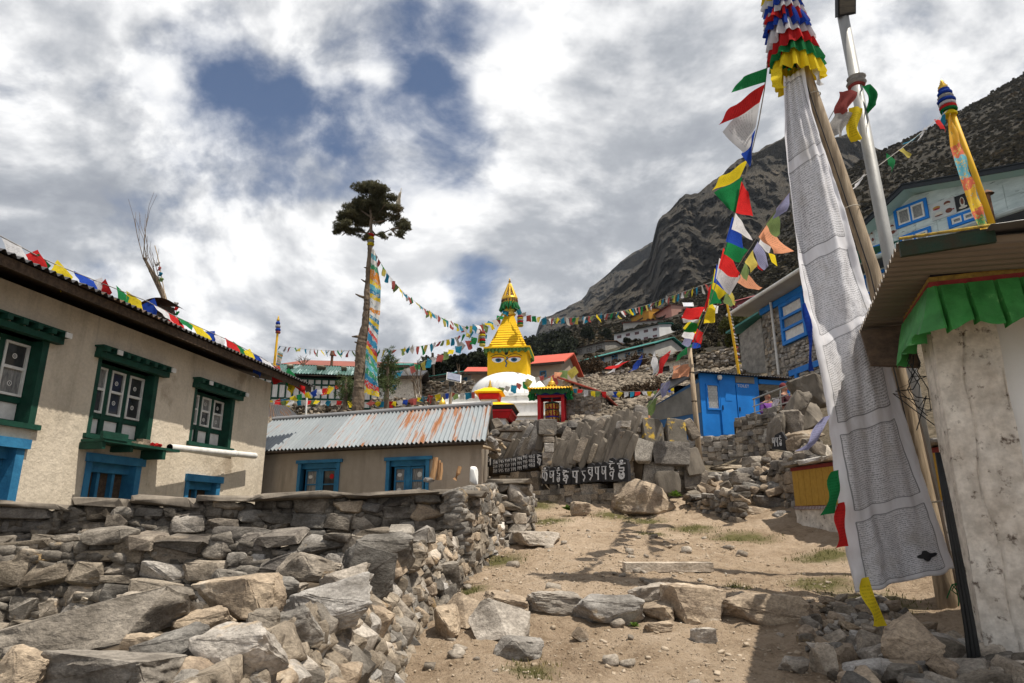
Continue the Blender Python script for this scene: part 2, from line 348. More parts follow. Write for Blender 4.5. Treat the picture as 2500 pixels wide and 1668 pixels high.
# ---------------------------------------------------------------- ground form
def dq(px, py): d = ray(px, py); return d.x/d.y, d.z/d.y
CP = [(0, -6, -1.9), (-6, -6, -1.9), (6, -6, -1.9), (0, 0, -1.5), (-3, 0, -1.6), (3.5, 0, -1.25), (.3, 4, -.88), (.3, 5.3, -.72), (.5, 6.6, -.52), (.9, 8, -.36), (1.2, 9.3, -.19),
      (-.6, 5, -.80), (-.2, 7, -.55), (.3, 9, -.25), (1, 11, .02), (2.2, 11, .02), (.4, 12.5, .26), (3.0, 11.6, .26), (2.9, 4.7, -.80), (2.6, 3.3, -.88), (2.2, 6.5, -.56), (3.3, 8, -.40), (4, 9.6, -.12), (4.5, 12, .75), (4.2, 13.2, .75),
      (-2.4, 4, -1.0), (-2, 6, -.95), (-5, 6, -1.0), (-3, 7.6, -.6), (-6, 8, -.6), (-3, 10, -.5), (-6, 12, -.4), (-2, 12, -.3), (-8, 7, -.6), (-12, 8, -.6),
      (-3, 17, 1.3), (-7, 19, 2.0), (-1, 15, 1.0), (1, 14.5, 1.15), (3, 14.5, 1.3), (-5, 22, 2.7), (0, 22, 2.9), (2, 26, 3.7), (-1, 31, 4.5), (3, 32, 4.6), (-8, 27, 4.0), (-14, 27, 4.0), (-20, 20, 2),
      (6.6, 21.6, 2.45), (6.0, 19.2, 1.35), (5.8, 17, 1.05), (8.5, 20, 3.2), (4.9, 14.5, .85), (8.3, 17.8, 2.9), (6.8, 12, 1.5), (9, 15, 3.2), (8, 8, .8), (12, 12, 3.8), (13, 17, 5.0), (6, 4, -.3), (14, 4, .6), (11, 26, 5.4), (8, 26, 4.9), (5, 27, 4.6), (4, 36, 6.6), (8.5, 36, 7.6), (16, 30, 7.6), (22, 20, 8)]
for px, zr in ((-900, .10), (-200, .13), (600, .145), (900, .155), (1250, .180), (1400, .205), (1600, .222), (1800, .235), (2000, .27), (2300, .35), (2600, .45), (3200, .6)):
    CP.append(((px-1250)/F/.97*44, 44, zr*44))
CP = np.array(CP, float)
_d = np.hypot(CP[:, None, 0]-CP[None, :, 0], CP[:, None, 1]-CP[None, :, 1])
_n = len(CP); _A = np.zeros((_n+3, _n+3)); _A[:_n, :_n] = _d + np.eye(_n)*-.02; _A[:_n, _n] = 1; _A[:_n, _n+1:] = CP[:, :2]; _A[_n:, :_n] = _A[:_n, _n:].T
_W = np.linalg.solve(_A, np.concatenate([CP[:, 2], np.zeros(3)]))
def rbf(x, y): return float(np.hypot(CP[:, 0]-x, CP[:, 1]-y) @ _W[:_n] + _W[_n] + _W[_n+1]*x + _W[_n+2]*y)
HSKY = [dq(*p) for p in ((-1400, 1010), (0, 975), (600, 955), (900, 938), (1080, 915), (1250, 868), (1300, 848), (1400, 802), (1500, 774), (1600, 742), (1680, 712), (1750, 680), (1830, 625), (1900, 556), (1960, 490), (2050, 425), (2130, 378), (2200, 350), (2300, 300), (2400, 238), (2500, 180), (2800, 40), (3300, -150))]
YH0, YH1 = 44.0, 300.0
def hill(q, y):
    z0 = rbf(q*YH0, YH0)/YH0; z1 = max(z0+.006, pl_at(HSKY, q)); t = min(1, max(0, (y-YH0)/(YH1-YH0)))
    n = fbm(q*y*.03, y*.03, 2.2)*2.2*min(1, t*4) + fbm(q*y*.11, y*.11, 7)*.7*min(1, t*8)
    if y < 230: n *= 1 - .9*max(0, min(1, (q-.03)*25))*max(0, min(1, (.42-q)*12))*min(1, (230-y)/40)
    return y*lerp(z0, z1, t**.85) + n*min(1, (z1-z0)*25+.15)
def gz(x, y): return rbf(x, y) if y < YH0 else hill(x/y, y)
def on_hill(px, py):
    "place on the hillside that shows at this pixel"
    q, zr = dq(px, py); lo, hi = YH0, YH1
    for _ in range(30):
        m = (lo+hi)/2
        if hill(q, m)/m < zr: lo = m
        else: hi = m
    return Vector((q*lo, lo, hill(q, lo)))
def dent(x, y):
    return fbm(x*1.3, y*1.3, .5)*.045 + fbm(x*5, y*5, 3.1)*.024 + max(0, fbm(x*11, y*11, 9.))*.020

xs = list(np.arange(-40, -14, 2.)) + list(np.arange(-14, -1.6, .5)) + list(np.arange(-1.6, 5.2, .055)) + list(np.arange(5.2, 30, .7)) + list(np.arange(30, 62, 2.))
ys = list(np.arange(-6, 2, .5)) + list(np.arange(2, 13.2, .065)) + list(np.arange(13.2, 44.2, .6)) + [44.6]
gv = []; nx = len(xs)
XX, YY = np.meshgrid(xs, ys); fl = np.stack([XX.ravel(), YY.ravel()], 1); zz = np.zeros(len(fl))
for i in range(0, len(fl), 4000):
    c = fl[i:i+4000]; zz[i:i+4000] = np.hypot(c[:, None, 0]-CP[None, :, 0], c[:, None, 1]-CP[None, :, 1]) @ _W[:_n] + _W[_n] + c @ _W[_n+1:]
for i, (x, y) in enumerate(fl): zz[i] += dent(x, y) if -2 < x < 6 and y < 14 else fbm(x*.6, y*.6)*.08
me = bpy.data.meshes.new('ground')
me.from_pydata([(fl[i, 0], fl[i, 1], zz[i]) for i in range(len(fl))], [], [(r*nx+c, r*nx+c+1, r*nx+nx+c+1, r*nx+nx+c) for r in range(len(ys)-1) for c in range(nx-1)])
me.polygons.foreach_set('use_smooth', [True]*len(me.polygons))
GRASS_SPOTS = [(-.15, 7.6, .45), (.35, 9.1, .35), (.6, 10.6, .5), (2.75, 6.2, .5), (2.0, 6.1, .2), (3.0, 9.0, .7), (2.6, 9.8, .5), (3.4, 7.4, .6), (.4, 12.2, .7), (1.6, 10.9, .5), (2.1, 10.6, .5), (-.35, 6.3, .25), (2.9, 5.6, .5), (.1, 4.2, .25), (1.9, 9.3, .35)]
ga = me.attributes.new('grass', 'FLOAT', 'POINT')
def grassy(x, y):
    if y > 13.3 or x > 5: return .12
    return max([max(0, 1-math.hypot(x-a, y-b)/r) for a, b, r in GRASS_SPOTS] + [.45 if x < -1.6 else 0])
ga.data.foreach_set('value', [grassy(x, y) for x, y in fl])
wa_ = me.attributes.new('wild', 'FLOAT', 'POINT'); wa_.data.foreach_set('value', [1. if (y > 13.6 or x > 5.4 or x < -2) else max(0, min(1, max((y-12.6), (x-4.4)))) for x, y in fl])
m = bpy.data.materials.new('trodden_dirt'); m.use_nodes = True; t = NT(m.node_tree); t.n.clear()
pos = t.new('ShaderNodeNewGeometry').outputs['Position']
n1 = t.noise(pos, 1.1, 8, .6); n2 = t.noise(pos, 9, 8, .7); n3 = t.noise(pos, 38, 6, .75)
col = t.ramp(t.m('ADD', t.m('MULTIPLY', n1, .55), t.m('MULTIPLY', n2, .45)), [(.33, (.17, .115, .07)), (.48, (.36, .27, .185)), (.64, (.48, .375, .275))])
peb = t.map(t.vor(pos, 26), .10, .22, 1, 0); pm = t.map(t.noise(pos, 2.3, 4), .5, .62)
pc = t.mix(t.vor(pos, 26, out=1), (.48, .42, .34), (.30, .24, .18))
col = t.mix(t.m('MULTIPLY', t.m('MULTIPLY', peb, pm), .75), col, pc)
col = t.mix(t.map(n3, .56, .70, 0, .75), col, (.15, .10, .06)); col = t.mix(t.map(n3, .44, .30, 0, .5), col, (.60, .49, .36))
wl = t.new('ShaderNodeAttribute', attribute_name='wild').outputs['Fac']
col = t.mix(wl, col, t.mix(t.map(n2, .4, .6), (.085, .068, .045), (.19, .155, .11)))
gr = t.new('ShaderNodeAttribute', attribute_name='grass').outputs['Fac']
gm = t.map(t.m('ADD', t.m('MULTIPLY', gr, .50), t.m('MULTIPLY', n2, .6)), .44, .66)
col = t.mix(gm, col, t.mix(n3, (.17, .145, .06), (.085, .085, .035)))
p = t.new('ShaderNodeBsdfPrincipled'); t.l.new(col, p.inputs['Base Color']); p.inputs['Roughness'].default_value = .97; p.inputs['Specular IOR Level'].default_value = .1
t.l.new(t.bump(t.m('ADD', t.m('ADD', n2, t.m('MULTIPLY', n3, .5)), t.m('MULTIPLY', peb, .35)), 1.0, .06), p.inputs['Normal'])
o = t.new('ShaderNodeOutputMaterial'); t.l.new(p.outputs[0], o.inputs[0]); me.materials.append(m)
tag(link(bpy.data.objects.new('ground', me)), kind='structure')
def GZ(x, y): return gz(x, y) + (dent(x, y) if -2 < x < 6 and y < 14 else 0)

# ---------------------------------------------------------------- hills
def sheet(name, fn, us, vs, m, smooth=True):
    b = MB(); n = len(us)
    for v in vs:
        for u in us: b.v.append(Vector(fn(u, v)))
    for r in range(len(vs)-1):
        for c in range(n-1): b.f.append([r*n+c, r*n+c+1, r*n+n+c+1, r*n+n+c]); b.mi.append(0)
    o = b.build(name, m, None, smooth); return tag(o, kind='structure')
SCRUB = mat('scrub_slope', (.050, .040, .027), (.020, .018, .013), .16, 1, .8, .9, c3=(.10, .085, .055), t3=.62, s3=.07, coord='World', bdist=1.2)
CLIFF = mat('cliff_rock', (.080, .066, .048), (.030, .027, .022),   .035, 1, 1.0, .22, c3=(.125, .10, .07), t3=.62, s3=.03, coord='World', bdist=8, stretch=(1, 1, .75))
qs = [((px-1250)/F/.97) for px in range(-1500, 3400, 14)]
tt = [0, .004, .012, .02] + list(np.linspace(.03, 1, 90))
def hfn(q, t):
    y = YH0 + (YH1-YH0)*t; return (q*y, y, hill(q, y) - (.02 if t > .01 else 0))
ho = sheet('hillside', hfn, qs, tt, SCRUB)
# far side of the hill, so that it has a back
sheet('hill_back', lambda q, t: (q*(YH1+160*t), YH1+160*t, hill(q, YH1)*(1-t) - 4*t - .05), qs[::6], [0, .5, 1], SCRUB)
def ridge(name, sky, y0, y1, amp, fr, zb, step):
    pts = [dq(*p) for p in sky]; q0, q1 = pts[0][0], pts[-1][0]; us = list(np.linspace(q0, q1, step))
    def fn(q, t):
        top = pl_at(pts, q); y = lerp(y0, y1, t); x = q*y
        e_ = min(1, 5*t)*(1 if t < .98 else .5)
        g1 = fbm(x*fr, t*1.1, 1.5, 4); g2 = mnoise.noise(Vector((x*fr*3.2, t*3.5 + x*fr*.8, 3.3))); g3 = fbm(x*fr*9, t*22, 6.1, 4); g4 = abs(mnoise.noise(Vector((x*fr*22, t*40, 1.1))))
        ny = y + (g1*1.5 + abs(g2)*1.0 + g3*.55 - g4*.30)*amp*e_
        zr = lerp(zb, top, t**.9); z = zr*ny
        z += (fbm(x*fr*3.4, t*2.1, 8.8, 5)*amp*.16)*min(1, t*3)
        return (x*ny/y, ny, z)
    o = sheet(name, fn, us, list(np.linspace(0, 1, int(step*.55))), CLIFF, False)
    sheet(name + '_back', lambda q, t: (q*(y1+y1*.35*t), y1+y1*.35*t, (pl_at(pts, q)*y1)*(1-t) - 12*t - 3), us[::5], [0, .5, 1], CLIFF)
    return o
ridge('mountain', ((1340, 860), (1385, 800), (1420, 765), (1470, 730), (1532, 681), (1585, 632), (1592, 602), (1607, 543), (1625, 520), (1659, 478), (1672, 474), (1702, 478), (1740, 440), (1750, 434), (1800, 392), (1850, 367), (1890, 345), (1918, 330), (1960, 328), (2035, 330), (2080, 332), (2097, 350), (2135, 362), (2200, 372), (2400, 420)), 330, 620, 34, .011, .16, 240)
ridge('far_mountain', ((1255, 900), (1290, 850), (1306, 830), (1319, 787), (1360, 758), (1425, 734), (1440, 700), (1468, 681), (1500, 650), (1521, 634), (1585, 598), (1640, 570), (1800, 560)), 800, 1300, 70, .005, .15, 110)

# ---------------------------------------------------------------- rocks
def rock_mesh(seed, n=16, box=.55, sub=0, amp=.05, flat=1.):
    r = random.Random(seed); bm = bmesh.new()
    for _ in range(n):
        d = Vector((r.gauss(0, 1), r.gauss(0, 1), r.gauss(0, 1))).normalized()
        e = Vector(math.copysign(abs(c)**box, c) for c in d); bm.verts.new(e*r.uniform(.82, 1.05))
    bmesh.ops.convex_hull(bm, input=bm.verts[:])
    for v in [v for v in bm.verts if not v.link_faces]: bm.verts.remove(v)
    if sub:
        bmesh.ops.bevel(bm, geom=bm.edges[:], offset=.05, segments=1, affect='EDGES', clamp_overlap=True)
        bmesh.ops.triangulate(bm, faces=bm.faces[:])
        for _ in range(sub): bmesh.ops.subdivide_edges(bm, edges=bm.edges[:], cuts=1, use_grid_fill=True)
        bm.normal_update()
        for v in bm.verts:
            q = v.co*1.7 + Vector((seed*3.1, 0, 0)); v.co += v.normal*(mnoise.fractal(q, .9, 2.1, 5)*amp + (abs(mnoise.noise(Vector((q.x*1.2, q.y*1.2, q.z*5))))-.2)*amp*.9)
    lo = [min(v.co[i] for v in bm.verts) for i in range(3)]; hi = [max(v.co[i] for v in bm.verts) for i in range(3)]
    for v in bm.verts:
        for i in range(3): v.co[i] = (v.co[i]-lo[i])/(hi[i]-lo[i]) - .5
    bmesh.ops.recalc_face_normals(bm, faces=bm.faces[:])
    me = bpy.data.meshes.new('rock'); bm.to_mesh(me); bm.free(); me.materials.append(STONE)
    if sub: me.polygons.foreach_set('use_smooth', [True]*len(me.polygons)); me.set_sharp_from_angle(angle=R(28))
    return me
ROCKS = [rock_mesh(i, 26, .42) for i in range(14)]                  # wall stones, blocky
ROCKS_M = [rock_mesh(100+i, 24, .45, 1, .07) for i in range(10)]    # nearer wall stones
ROCKS_H = [rock_mesh(200+i, 18, .50, 3, .085) for i in range(10)]   # boulders close to the lens
SLABS = [rock_mesh(300+i, 30, .28, 1, .04) for i in range(8)]       # flat cap stones
BLOCKS = [rock_mesh(400+i, 40, .20) for i in range(8)]              # squared masonry
def raw(me):
    v = np.zeros(len(me.vertices)*3, 'f'); me.vertices.foreach_get('co', v); me.calc_loop_triangles()
    t = np.zeros(len(me.loop_triangles)*3, 'i'); me.loop_triangles.foreach_get('vertices', t); return v.reshape(-1, 3), t.reshape(-1, 3)
def scatter(name, raws, items, m, parent=None, smooth=False):
    "one mesh of many small pieces; items: (variant, location, scale xyz, rotation matrix 3x3)"
    V = []; T = []; o = 0; org = np.array(ORG[parent.name]) if parent is not None else np.zeros(3)
    for k, loc, sc, M in items:
        v, t = raws[k]; q = (v*np.array(sc, 'f')) @ np.array(M, 'f').T + (np.array(loc) - org); V.append(q); T.append(t+o); o += len(v)
    V = np.concatenate(V).astype('f'); T = np.concatenate(T).astype('i'); me = bpy.data.meshes.new(name)
    me.vertices.add(len(V)); me.vertices.foreach_set('co', V.ravel()); me.loops.add(T.size); me.loops.foreach_set('vertex_index', T.ravel())
    me.polygons.add(len(T)); me.polygons.foreach_set('loop_start', np.arange(0, T.size, 3, dtype='i')); me.polygons.foreach_set('loop_total', np.full(len(T), 3, 'i'))
    if smooth: me.polygons.foreach_set('use_smooth', np.ones(len(T), bool))
    me.update(calc_edges=True); me.validate(); me.materials.append(m); ob = link(bpy.data.objects.new(name, me))
    if parent is not None: ob.parent = parent; ORG[ob.name] = ORG[parent.name]
    return tag(ob, kind='stuff')
def rot3(rx=0, ry=0, rz=0): return np.array(Euler((rx, ry, rz)).to_matrix())
def pack(x, y, w, h, wm, hm, r, out):
    f = r.uniform(.55, 1.15)
    if w <= wm*f and h <= hm*f: out.append((x, y, w, h)); return
    if w/h > r.uniform(1.2, 2.6)*wm/hm*.55 or h <= hm*.5:
        k = r.uniform(.32, .68); pack(x, y, w*k, h, wm, hm, r, out); pack(x+w*k, y, w*(1-k), h, wm, hm, r, out)
    else:
        k = r.uniform(.32, .68); pack(x, y, w, h*k, wm, hm, r, out); pack(x, y+h*k, w, h*(1-k), wm, hm, r, out)
RAWC = {}; COUNT = {}
def lay(parent, P, Sx, T, wm, hm, depth, meshes, mats, seed, jit=5, top=None, name='stone', out=.05, core=True, gap=1.20, cdepth=.14, join=False):
    "dry stone face: P(s,t) -> point; pieces packed without courses, an earthen core behind; the largest are parts, the smallest one joined part"
    r = random.Random(seed); cells = []; pack(0, 0, Sx, T, wm, hm, r, cells); e = .02; rest = []
    cells.sort(key=lambda c: -c[2]*c[3])
    for (x, y, ww, hh) in cells:
        c = (x+ww/2, y+hh/2)
        if top and c[1] > top(c[0]): continue
        p = P(*c); tx = (P(c[0]+e, c[1]) - P(c[0]-e, c[1])).normalized(); tz = (P(c[0], c[1]+e) - P(c[0], c[1]-e)).normalized(); n = tx.cross(tz).normalized()
        if n.dot(p) < 0: n = -n                      # points away from the lens, into the wall
        tx = n.cross(tz)*-1 if n.cross(tz).dot(tx) < 0 else n.cross(tz)
        M = Matrix((tx, n, tz)).transposed(); J = Euler((R(r.uniform(-jit, jit)), R(r.uniform(-jit, jit)), R(r.uniform(-jit, jit)))).to_matrix()
        if r.random() < .5: J = J @ Matrix.Rotation(math.pi, 3, r.choice('XYZ'))
        d = depth*r.uniform(.7, 1.15); q = p + n*(d/2 - out*r.uniform(0, 1.6)); sc = (ww*gap*r.uniform(.94, 1.06), d, hh*gap*r.uniform(.94, 1.08)); me_, m_ = r.choice(meshes), r.choice(mats); kk = (parent.name, name)
        if join or COUNT.get(kk, 0) >= 230: rest.append((me_, q, sc, np.array(M @ J))); continue
        COUNT[kk] = COUNT.get(kk, 0)+1; put(name, me_, parent, q, (M @ J).to_euler(), sc, m_)
    if rest:
        ms_ = sorted({a[0].name for a in rest})
        for a in rest:
            if a[0].name not in RAWC: RAWC[a[0].name] = raw(a[0])
        scatter('small_stones', [RAWC[k_] for k_ in ms_], [(ms_.index(a[0].name), *a[1:]) for a in rest], mats[0], parent)
    if core:
        b = MB(); k = 12
        for i in range(k+1):
            s = min(.3, Sx*.2) + (Sx - 2*min(.3, Sx*.2))*i/k; tp = max(.02, (top(s) if top else T) - .06)
            for t in (0, tp):
                p = P(s, t); tx = (P(s+e, t) - P(s-e, t)).normalized(); n = Vector((-tx.y, tx.x, 0)).normalized()
                if n.dot(p) < 0: n = -n
                b.v += [p + n*cdepth*.75, p + n*(cdepth+max(.22, depth))]
        for i in range(k):
            q = i*4
            for f in ((0, 4, 6, 2), (1, 3, 7, 5), (2, 6, 7, 3)): b.f.append([q+j for j in f]); b.mi.append(0)
        for q in (0, 4*k): b.f.append([q, q+2, q+3, q+1]); b.mi.append(0)
        b.build('earth_core', EARTH, parent)
def stones_by_px(parent, rows, meshes, r, name='stone'):
    "single large stones: (px, py, width px, height px, Y, tilt deg, material)"
    for (px, py, wpx, hpx, Y, tilt, m) in rows:
        c = at(px, py, Y); k = Y/F*1.04; wd, hg = wpx*k, hpx*k; d = min(max(wd*.62, hg*.8), .62)
        put(name, r.choice(meshes), parent, c + Vector((0, d*.30, 0)), (R(r.uniform(-8, 8)), R(-tilt), R(r.uniform(-14, 14))), (wd*1.05, d, hg*1.05), m)
# ---------------------------------------------------------------- dry stone walls on the left
MIX = [STONE]*7 + [STONE_W] + [STONE_B] + [STONE_D]*3
MIX_L = [STONE]*5 + [STONE_W]*3 + [STONE_B]*2
def caps(parent, P, Sx, top, seed, lmin=.5, lmax=1.1, dep=.5, th=.08):
    r = random.Random(seed); s = -.1
    while s < Sx:
        L = r.uniform(lmin, lmax); c = s + L/2; p = P(min(c, Sx), top(min(c, Sx))); d = (P(c+.02, .1)-P(c-.02, .1)); h = th*r.uniform(.7, 1.4)
        put('cap_slab', r.choice(SLABS), parent, p + Vector((r.uniform(-.02, .02), dep*.32 + r.uniform(-.05, .03), h*.3)),
            (R(r.uniform(-4, 4)), R(r.uniform(-4, 4)), math.atan2(d.y, d.x)+R(r.uniform(-5, 5))), (L*1.06, dep*r.uniform(.85, 1.1), h), r.choice([SLATE, SLATE, STONE]))
        s += L*.93
fa = Frame((-5.75, 6.35), (-.50, 7.2))
wa = thing('dry_stone_wall', 'upper grey dry stone wall with flat slab capping in front of the two mud houses', 'stone wall', fa.p(fa.L*.5, 0, -.7), 'dry stone walls left of the path')
ta = lambda s: lerp(.06, .20, s/fa.L) + (.03 if s > 2.6 else 0)
lay(wa, lambda s, t: fa.p(s, .10*t, -.85+t), fa.L, 1.1, .50, .235, .36, ROCKS_M, MIX, 3, top=lambda s: ta(s)+.85-.02)
lay(wa, lambda s, t: fa.p(s, .10*t+.05, -.85+t), fa.L, 1.1, .20, .11, .2, ROCKS, MIX, 203, 14, top=lambda s: ta(s)+.85-.02, core=False, gap=1.3, join=True)
caps(wa, lambda s, t: fa.p(s, .05, t), fa.L, ta, 5)
fb = Frame((-5.3, 5.55), (-.86, 5.85))
wb = thing('dry_stone_wall', 'lower grey dry stone terrace wall below the capped wall and behind the loose boulder heap', 'stone wall', fb.p(fb.L*.5, 0, -1), 'dry stone walls left of the path')
tb = lambda s: lerp(-.24, -.20, s/fb.L) + .03*math.sin(s*5)
lay(wb, lambda s, t: fb.p(s, .12*t, -1.25+t), fb.L, 1.1, .52, .25, .38, ROCKS_M, [STONE]*7 + [STONE_W]*2 + [STONE_D], 8, top=lambda s: tb(s)+1.25)
lay(wb, lambda s, t: fb.p(s, .12*t+.05, -1.25+t), fb.L, 1.1, .20, .11, .2, ROCKS, MIX, 208, 14, top=lambda s: tb(s)+1.25, core=False, gap=1.3, join=True)
r = random.Random(9); s_ = 0
while s_ < fb.L:
    L_ = r.uniform(.18, .55); h_ = r.uniform(.06, .16); put('stone', r.choice(ROCKS_M), wb, fb.p(s_+L_/2, .28+r.uniform(-.05, .05), tb(s_)+h_*.3), (r.uniform(-.12, .12), r.uniform(-.12, .12), r.uniform(-.2, .2)), (L_*1.15, r.uniform(.3, .5), h_), r.choice(MIX)); s_ += L_*.9
# the rough end of both terraces along the path
ws = thing('dry_stone_wall', 'rough end of the stone terrace running beside the dirt path', 'stone wall', (-.3, 6.9, -.6), 'dry stone walls left of the path')
def PS1(s, t):
    k = s/1.7; z0 = lerp(-.62, -.36, k); return Vector((lerp(lerp(-.36, -.04, k), lerp(-.52, -.17, k), t/1.0), 7.05+s, z0 + t*lerp(.90, .78, k)))
lay(ws, PS1, 1.7, 1.0, .26, .17, .3, ROCKS_M, [STONE_B, STONE, STONE, STONE_W], 12, jit=8, out=.04, gap=1.25)
lay(ws, lambda s, t: PS1(s, t)+Vector((-.06, 0, 0)), 1.7, 1.0, .12, .10, .2, ROCKS, MIX_L, 212, 12, core=False, gap=1.3, join=True)
def PS2(s, t):
    k = s/2.3; z0 = lerp(-.92, -.58, k); return Vector((lerp(lerp(-.62, -.38, k), lerp(-.88, -.62, k), t/.7), 4.9+s, z0 + t*lerp(.9, .62, k)))
lay(ws, PS2, 2.3, .7, .27, .16, .32, ROCKS_M, [STONE_B, STONE, STONE_W, STONE], 13, jit=8, out=.04, gap=1.25)
lay(ws, lambda s, t: PS2(s, t)+Vector((-.06, 0, 0)), 2.3, .7, .13, .10, .2, ROCKS, MIX_L, 213, 12, core=False, gap=1.3, join=True)
for row in ((1090, 1410, 60, 66, 6.2, 10, STONE),):
    stones_by_px(ws, [row], ROCKS_H, rng)
pier = thing('stone_pier', 'squared stone pier at the far end of the terrace wall beside the path', 'stone pier', (0, 8.9, -.3))
fp = Frame((-.24, 8.62), (.19, 8.62))
lay(pier, lambda s, t: fp.p(s, .02*t, -.32+t), .43, .74, .40, .24, .5, ROCKS_M, [STONE_W, STONE_W, STONE], 21, jit=3)
fp2 = Frame((.20, 8.66), (.30, 9.5))
lay(pier, lambda s, t: fp2.p(s, 0, -.32+t), .84, .74, .36, .2, .3, ROCKS_M, [STONE_W, STONE], 22, jit=3)
caps(pier, lambda s, t: fp.p(s, .1, t), .43, lambda s: .42, 23, .5, .6, .8, .05)
put('stone', ROCKS_H[3], pier, (.32, 8.55, -.26), (0, 0, .2), (.62, .4, .18), STONE_W)

# heap of big stones on the nearest wall
wc = thing('rubble_wall', 'tumbled wall topped with big pale boulders nearest the camera', 'stone wall', (-.9, 3.6, -.95))
def PC(s, t):
    Y = 5.5-s; xc, zc = -.93+.015*(5-Y), -.34-.05*(5-Y); xb = -.62+.02*(5-Y); zb = GZ(xb, Y)-.06; return Vector((lerp(xb, xc, t), Y, lerp(zb, zc, t)))
lay(wc, lambda s, t: PC(s, t) + Vector((-.05, 0, 0)), 3.9, 1.0, .15, .17, .2, ROCKS, MIX_L, 231, 14, core=False, gap=1.3, join=True)
lay(wc, PC, 3.9, 1.0, .25, .24, .26, ROCKS_M, [STONE_B] + [STONE]*5 + [STONE_W]*2, 31, jit=6, out=.035, gap=1.28)
b = MB()
for k in range(9):
    Y = 5.5-k*.48; xc, zc = -.97+.015*(5-Y), -.40-.05*(5-Y)
    b.v += [Vector((xc+.1, Y, zc-.05)), Vector((xc-.9, Y, zc-.10)), Vector((xc-2.6, Y, -1.1))]
for k in range(8):
    for j in (0, 1): q = k*3+j; b.f.append([q, q+1, q+4, q+3]); b.mi.append(0)
b.build('earth_core', EARTH, wc)
HEAP = [(185, 1545, 390, 100, 2.65, 16, STONE), (230, 1650, 320, 75, 2.25, -2, STONE), (425, 1500, 115, 90, 2.95, 5, STONE_W), (566, 1466, 195, 100, 3.1, 4, STONE_B),
        (480, 1530, 135, 66, 2.85, 12, STONE_B), (400, 1610, 190, 110, 2.5, 14, STONE), (555, 1600, 210, 120, 2.45, 6, STONE_W), (650, 1440, 130, 62, 3.5, -10, STONE), (745, 1390, 140, 62, 4.0, -8, STONE_W),
        (812, 1378, 42, 44, 4.1, 0, STONE_W), (890, 1400, 125, 110, 4.3, -12, STONE), (840, 1428, 112, 72, 3.9, 10, STONE_W), (925, 1352, 150, 88, 5.0, 3, STONE), (795, 1486, 205, 105, 3.4, 14, STONE_W),
        (708, 1540, 115, 85, 3.0, 14, STONE), (633, 1540, 80, 90, 2.9, 0, STONE), (985, 1370, 90, 55, 5.2, -6, STONE), (320, 1475, 90, 50, 3.0, 0, STONE_W), (30, 1640, 110, 90, 2.2, -10, STONE_B),
        (690, 1448, 90, 40, 3.7, 0, STONE_W), (600, 1590, 120, 70, 2.7, 8, STONE), 
        (330, 1580, 80, 50, 2.5, 5, STONE_B), (540, 1420, 90, 50, 4.0, 0, STONE)]
stones_by_px(wc, HEAP, ROCKS_H, random.Random(4))
r = random.Random(6)
for k in range(70):
    Y = r.uniform(1.5, 5.2); xc = -.97+.015*(5-Y); x = xc - r.uniform(.0, 2.0); s = r.uniform(.14, .32)
    put('stone', r.choice(ROCKS_M), wc, (min(x, xc-.12), Y, -.60-.055*(5-Y) - .25*max(0, (xc-x-.5))), (r.uniform(-.4, .4), r.uniform(-.4, .4), r.uniform(0, 6)), (s*1.3, s, s*.7), r.choice(MIX_L))

# ---------------------------------------------------------------- steps, boulders and litter on the path
def gy(px, py, lo=2., hi=16.):
    q, zr = dq(px, py)
    for _ in range(40):
        m = (lo+hi)/2
        if GZ(q*m, m)/m < zr: lo = m
        else: hi = m
    return lo
def ground_stone(name, px, py, w, h, m, label, group=None, cat='boulder', tilt=0, rz=0, mesh=None, dep=.7, up=.40, seed=0):
    Y = gy(px, py+h*.45); k = Y/F*1.03; W_, H_ = w*k, h*k; q, _ = dq(px, py); x = q*Y; z = GZ(x, Y)
    o = put(name, mesh or ROCKS_H[seed % 10], None, (x, Y + W_*dep*.3, z + H_*(.5-.08)), (0, R(-tilt), R(rz)), (W_*1.04, W_*dep, H_*1.12), m)
    return tag(o, label, cat, group)
stp = thing('stone_step', 'rough stone step laid across the dirt path', 'step', at(1550, 1500, 5.6))
for i, (px, py, w_, h_, m, tl) in enumerate(((1350, 1480, 120, 50, STONE_W, -6), (1490, 1500, 165, 64, STONE_W, 0), (1600, 1465, 105, 52, STONE_W, 8), (1612, 1502, 76, 34, STONE_B, 8),
                                (1710, 1485, 145, 76, STONE_B, -4), (1890, 1497, 215, 66, STONE_B, 1), (1235, 1488, 100, 50, STONE_B, -8), (1130, 1505, 100, 66, STONE_B, -10), (1085, 1530, 60, 70, STONE_B, 20))):
    Y = gy(px, py+h_*.45); k = Y/F*1.03; q, _ = dq(px, py); W_, H_ = w_*k, h_*k
    put('stone', ROCKS_H[(i*3+1) % 10], stp, (q*Y, Y+.14, GZ(q*Y, Y)+H_*.40), (0, R(-tl), R(rng.uniform(-8, 8))), (W_*1.05, .34, H_*1.15), m)
ground_stone('boulder', 1218, 1528, 135, 80, STONE_W, 'big pale flat-faced boulder below the stone step beside the rubble wall', seed=2, tilt=-6)
ground_stone('boulder', 1266, 1590, 110, 44, STONE_W, 'pale flat stone lying alone on the path below the big boulder', seed=5)
ground_stone('boulder', 1720, 1557, 56, 34, STONE_W, 'round pale cobble half buried in the middle of the path', cat='cobble', seed=7)
ground_stone('boulder', 1610, 1535, 60, 22, STONE_B, 'rusty brown stone lying just below the step', cat='stone', seed=1)
ground_stone('boulder', 2020, 1618, 58, 62, STONE_W, 'pale lumpy rock at the edge of the shade low on the right', seed=6)
ground_stone('boulder', 1945, 1630, 62, 34, STONE_W, 'white angular stone left of the lumpy rock at the shade edge', cat='stone', seed=4)
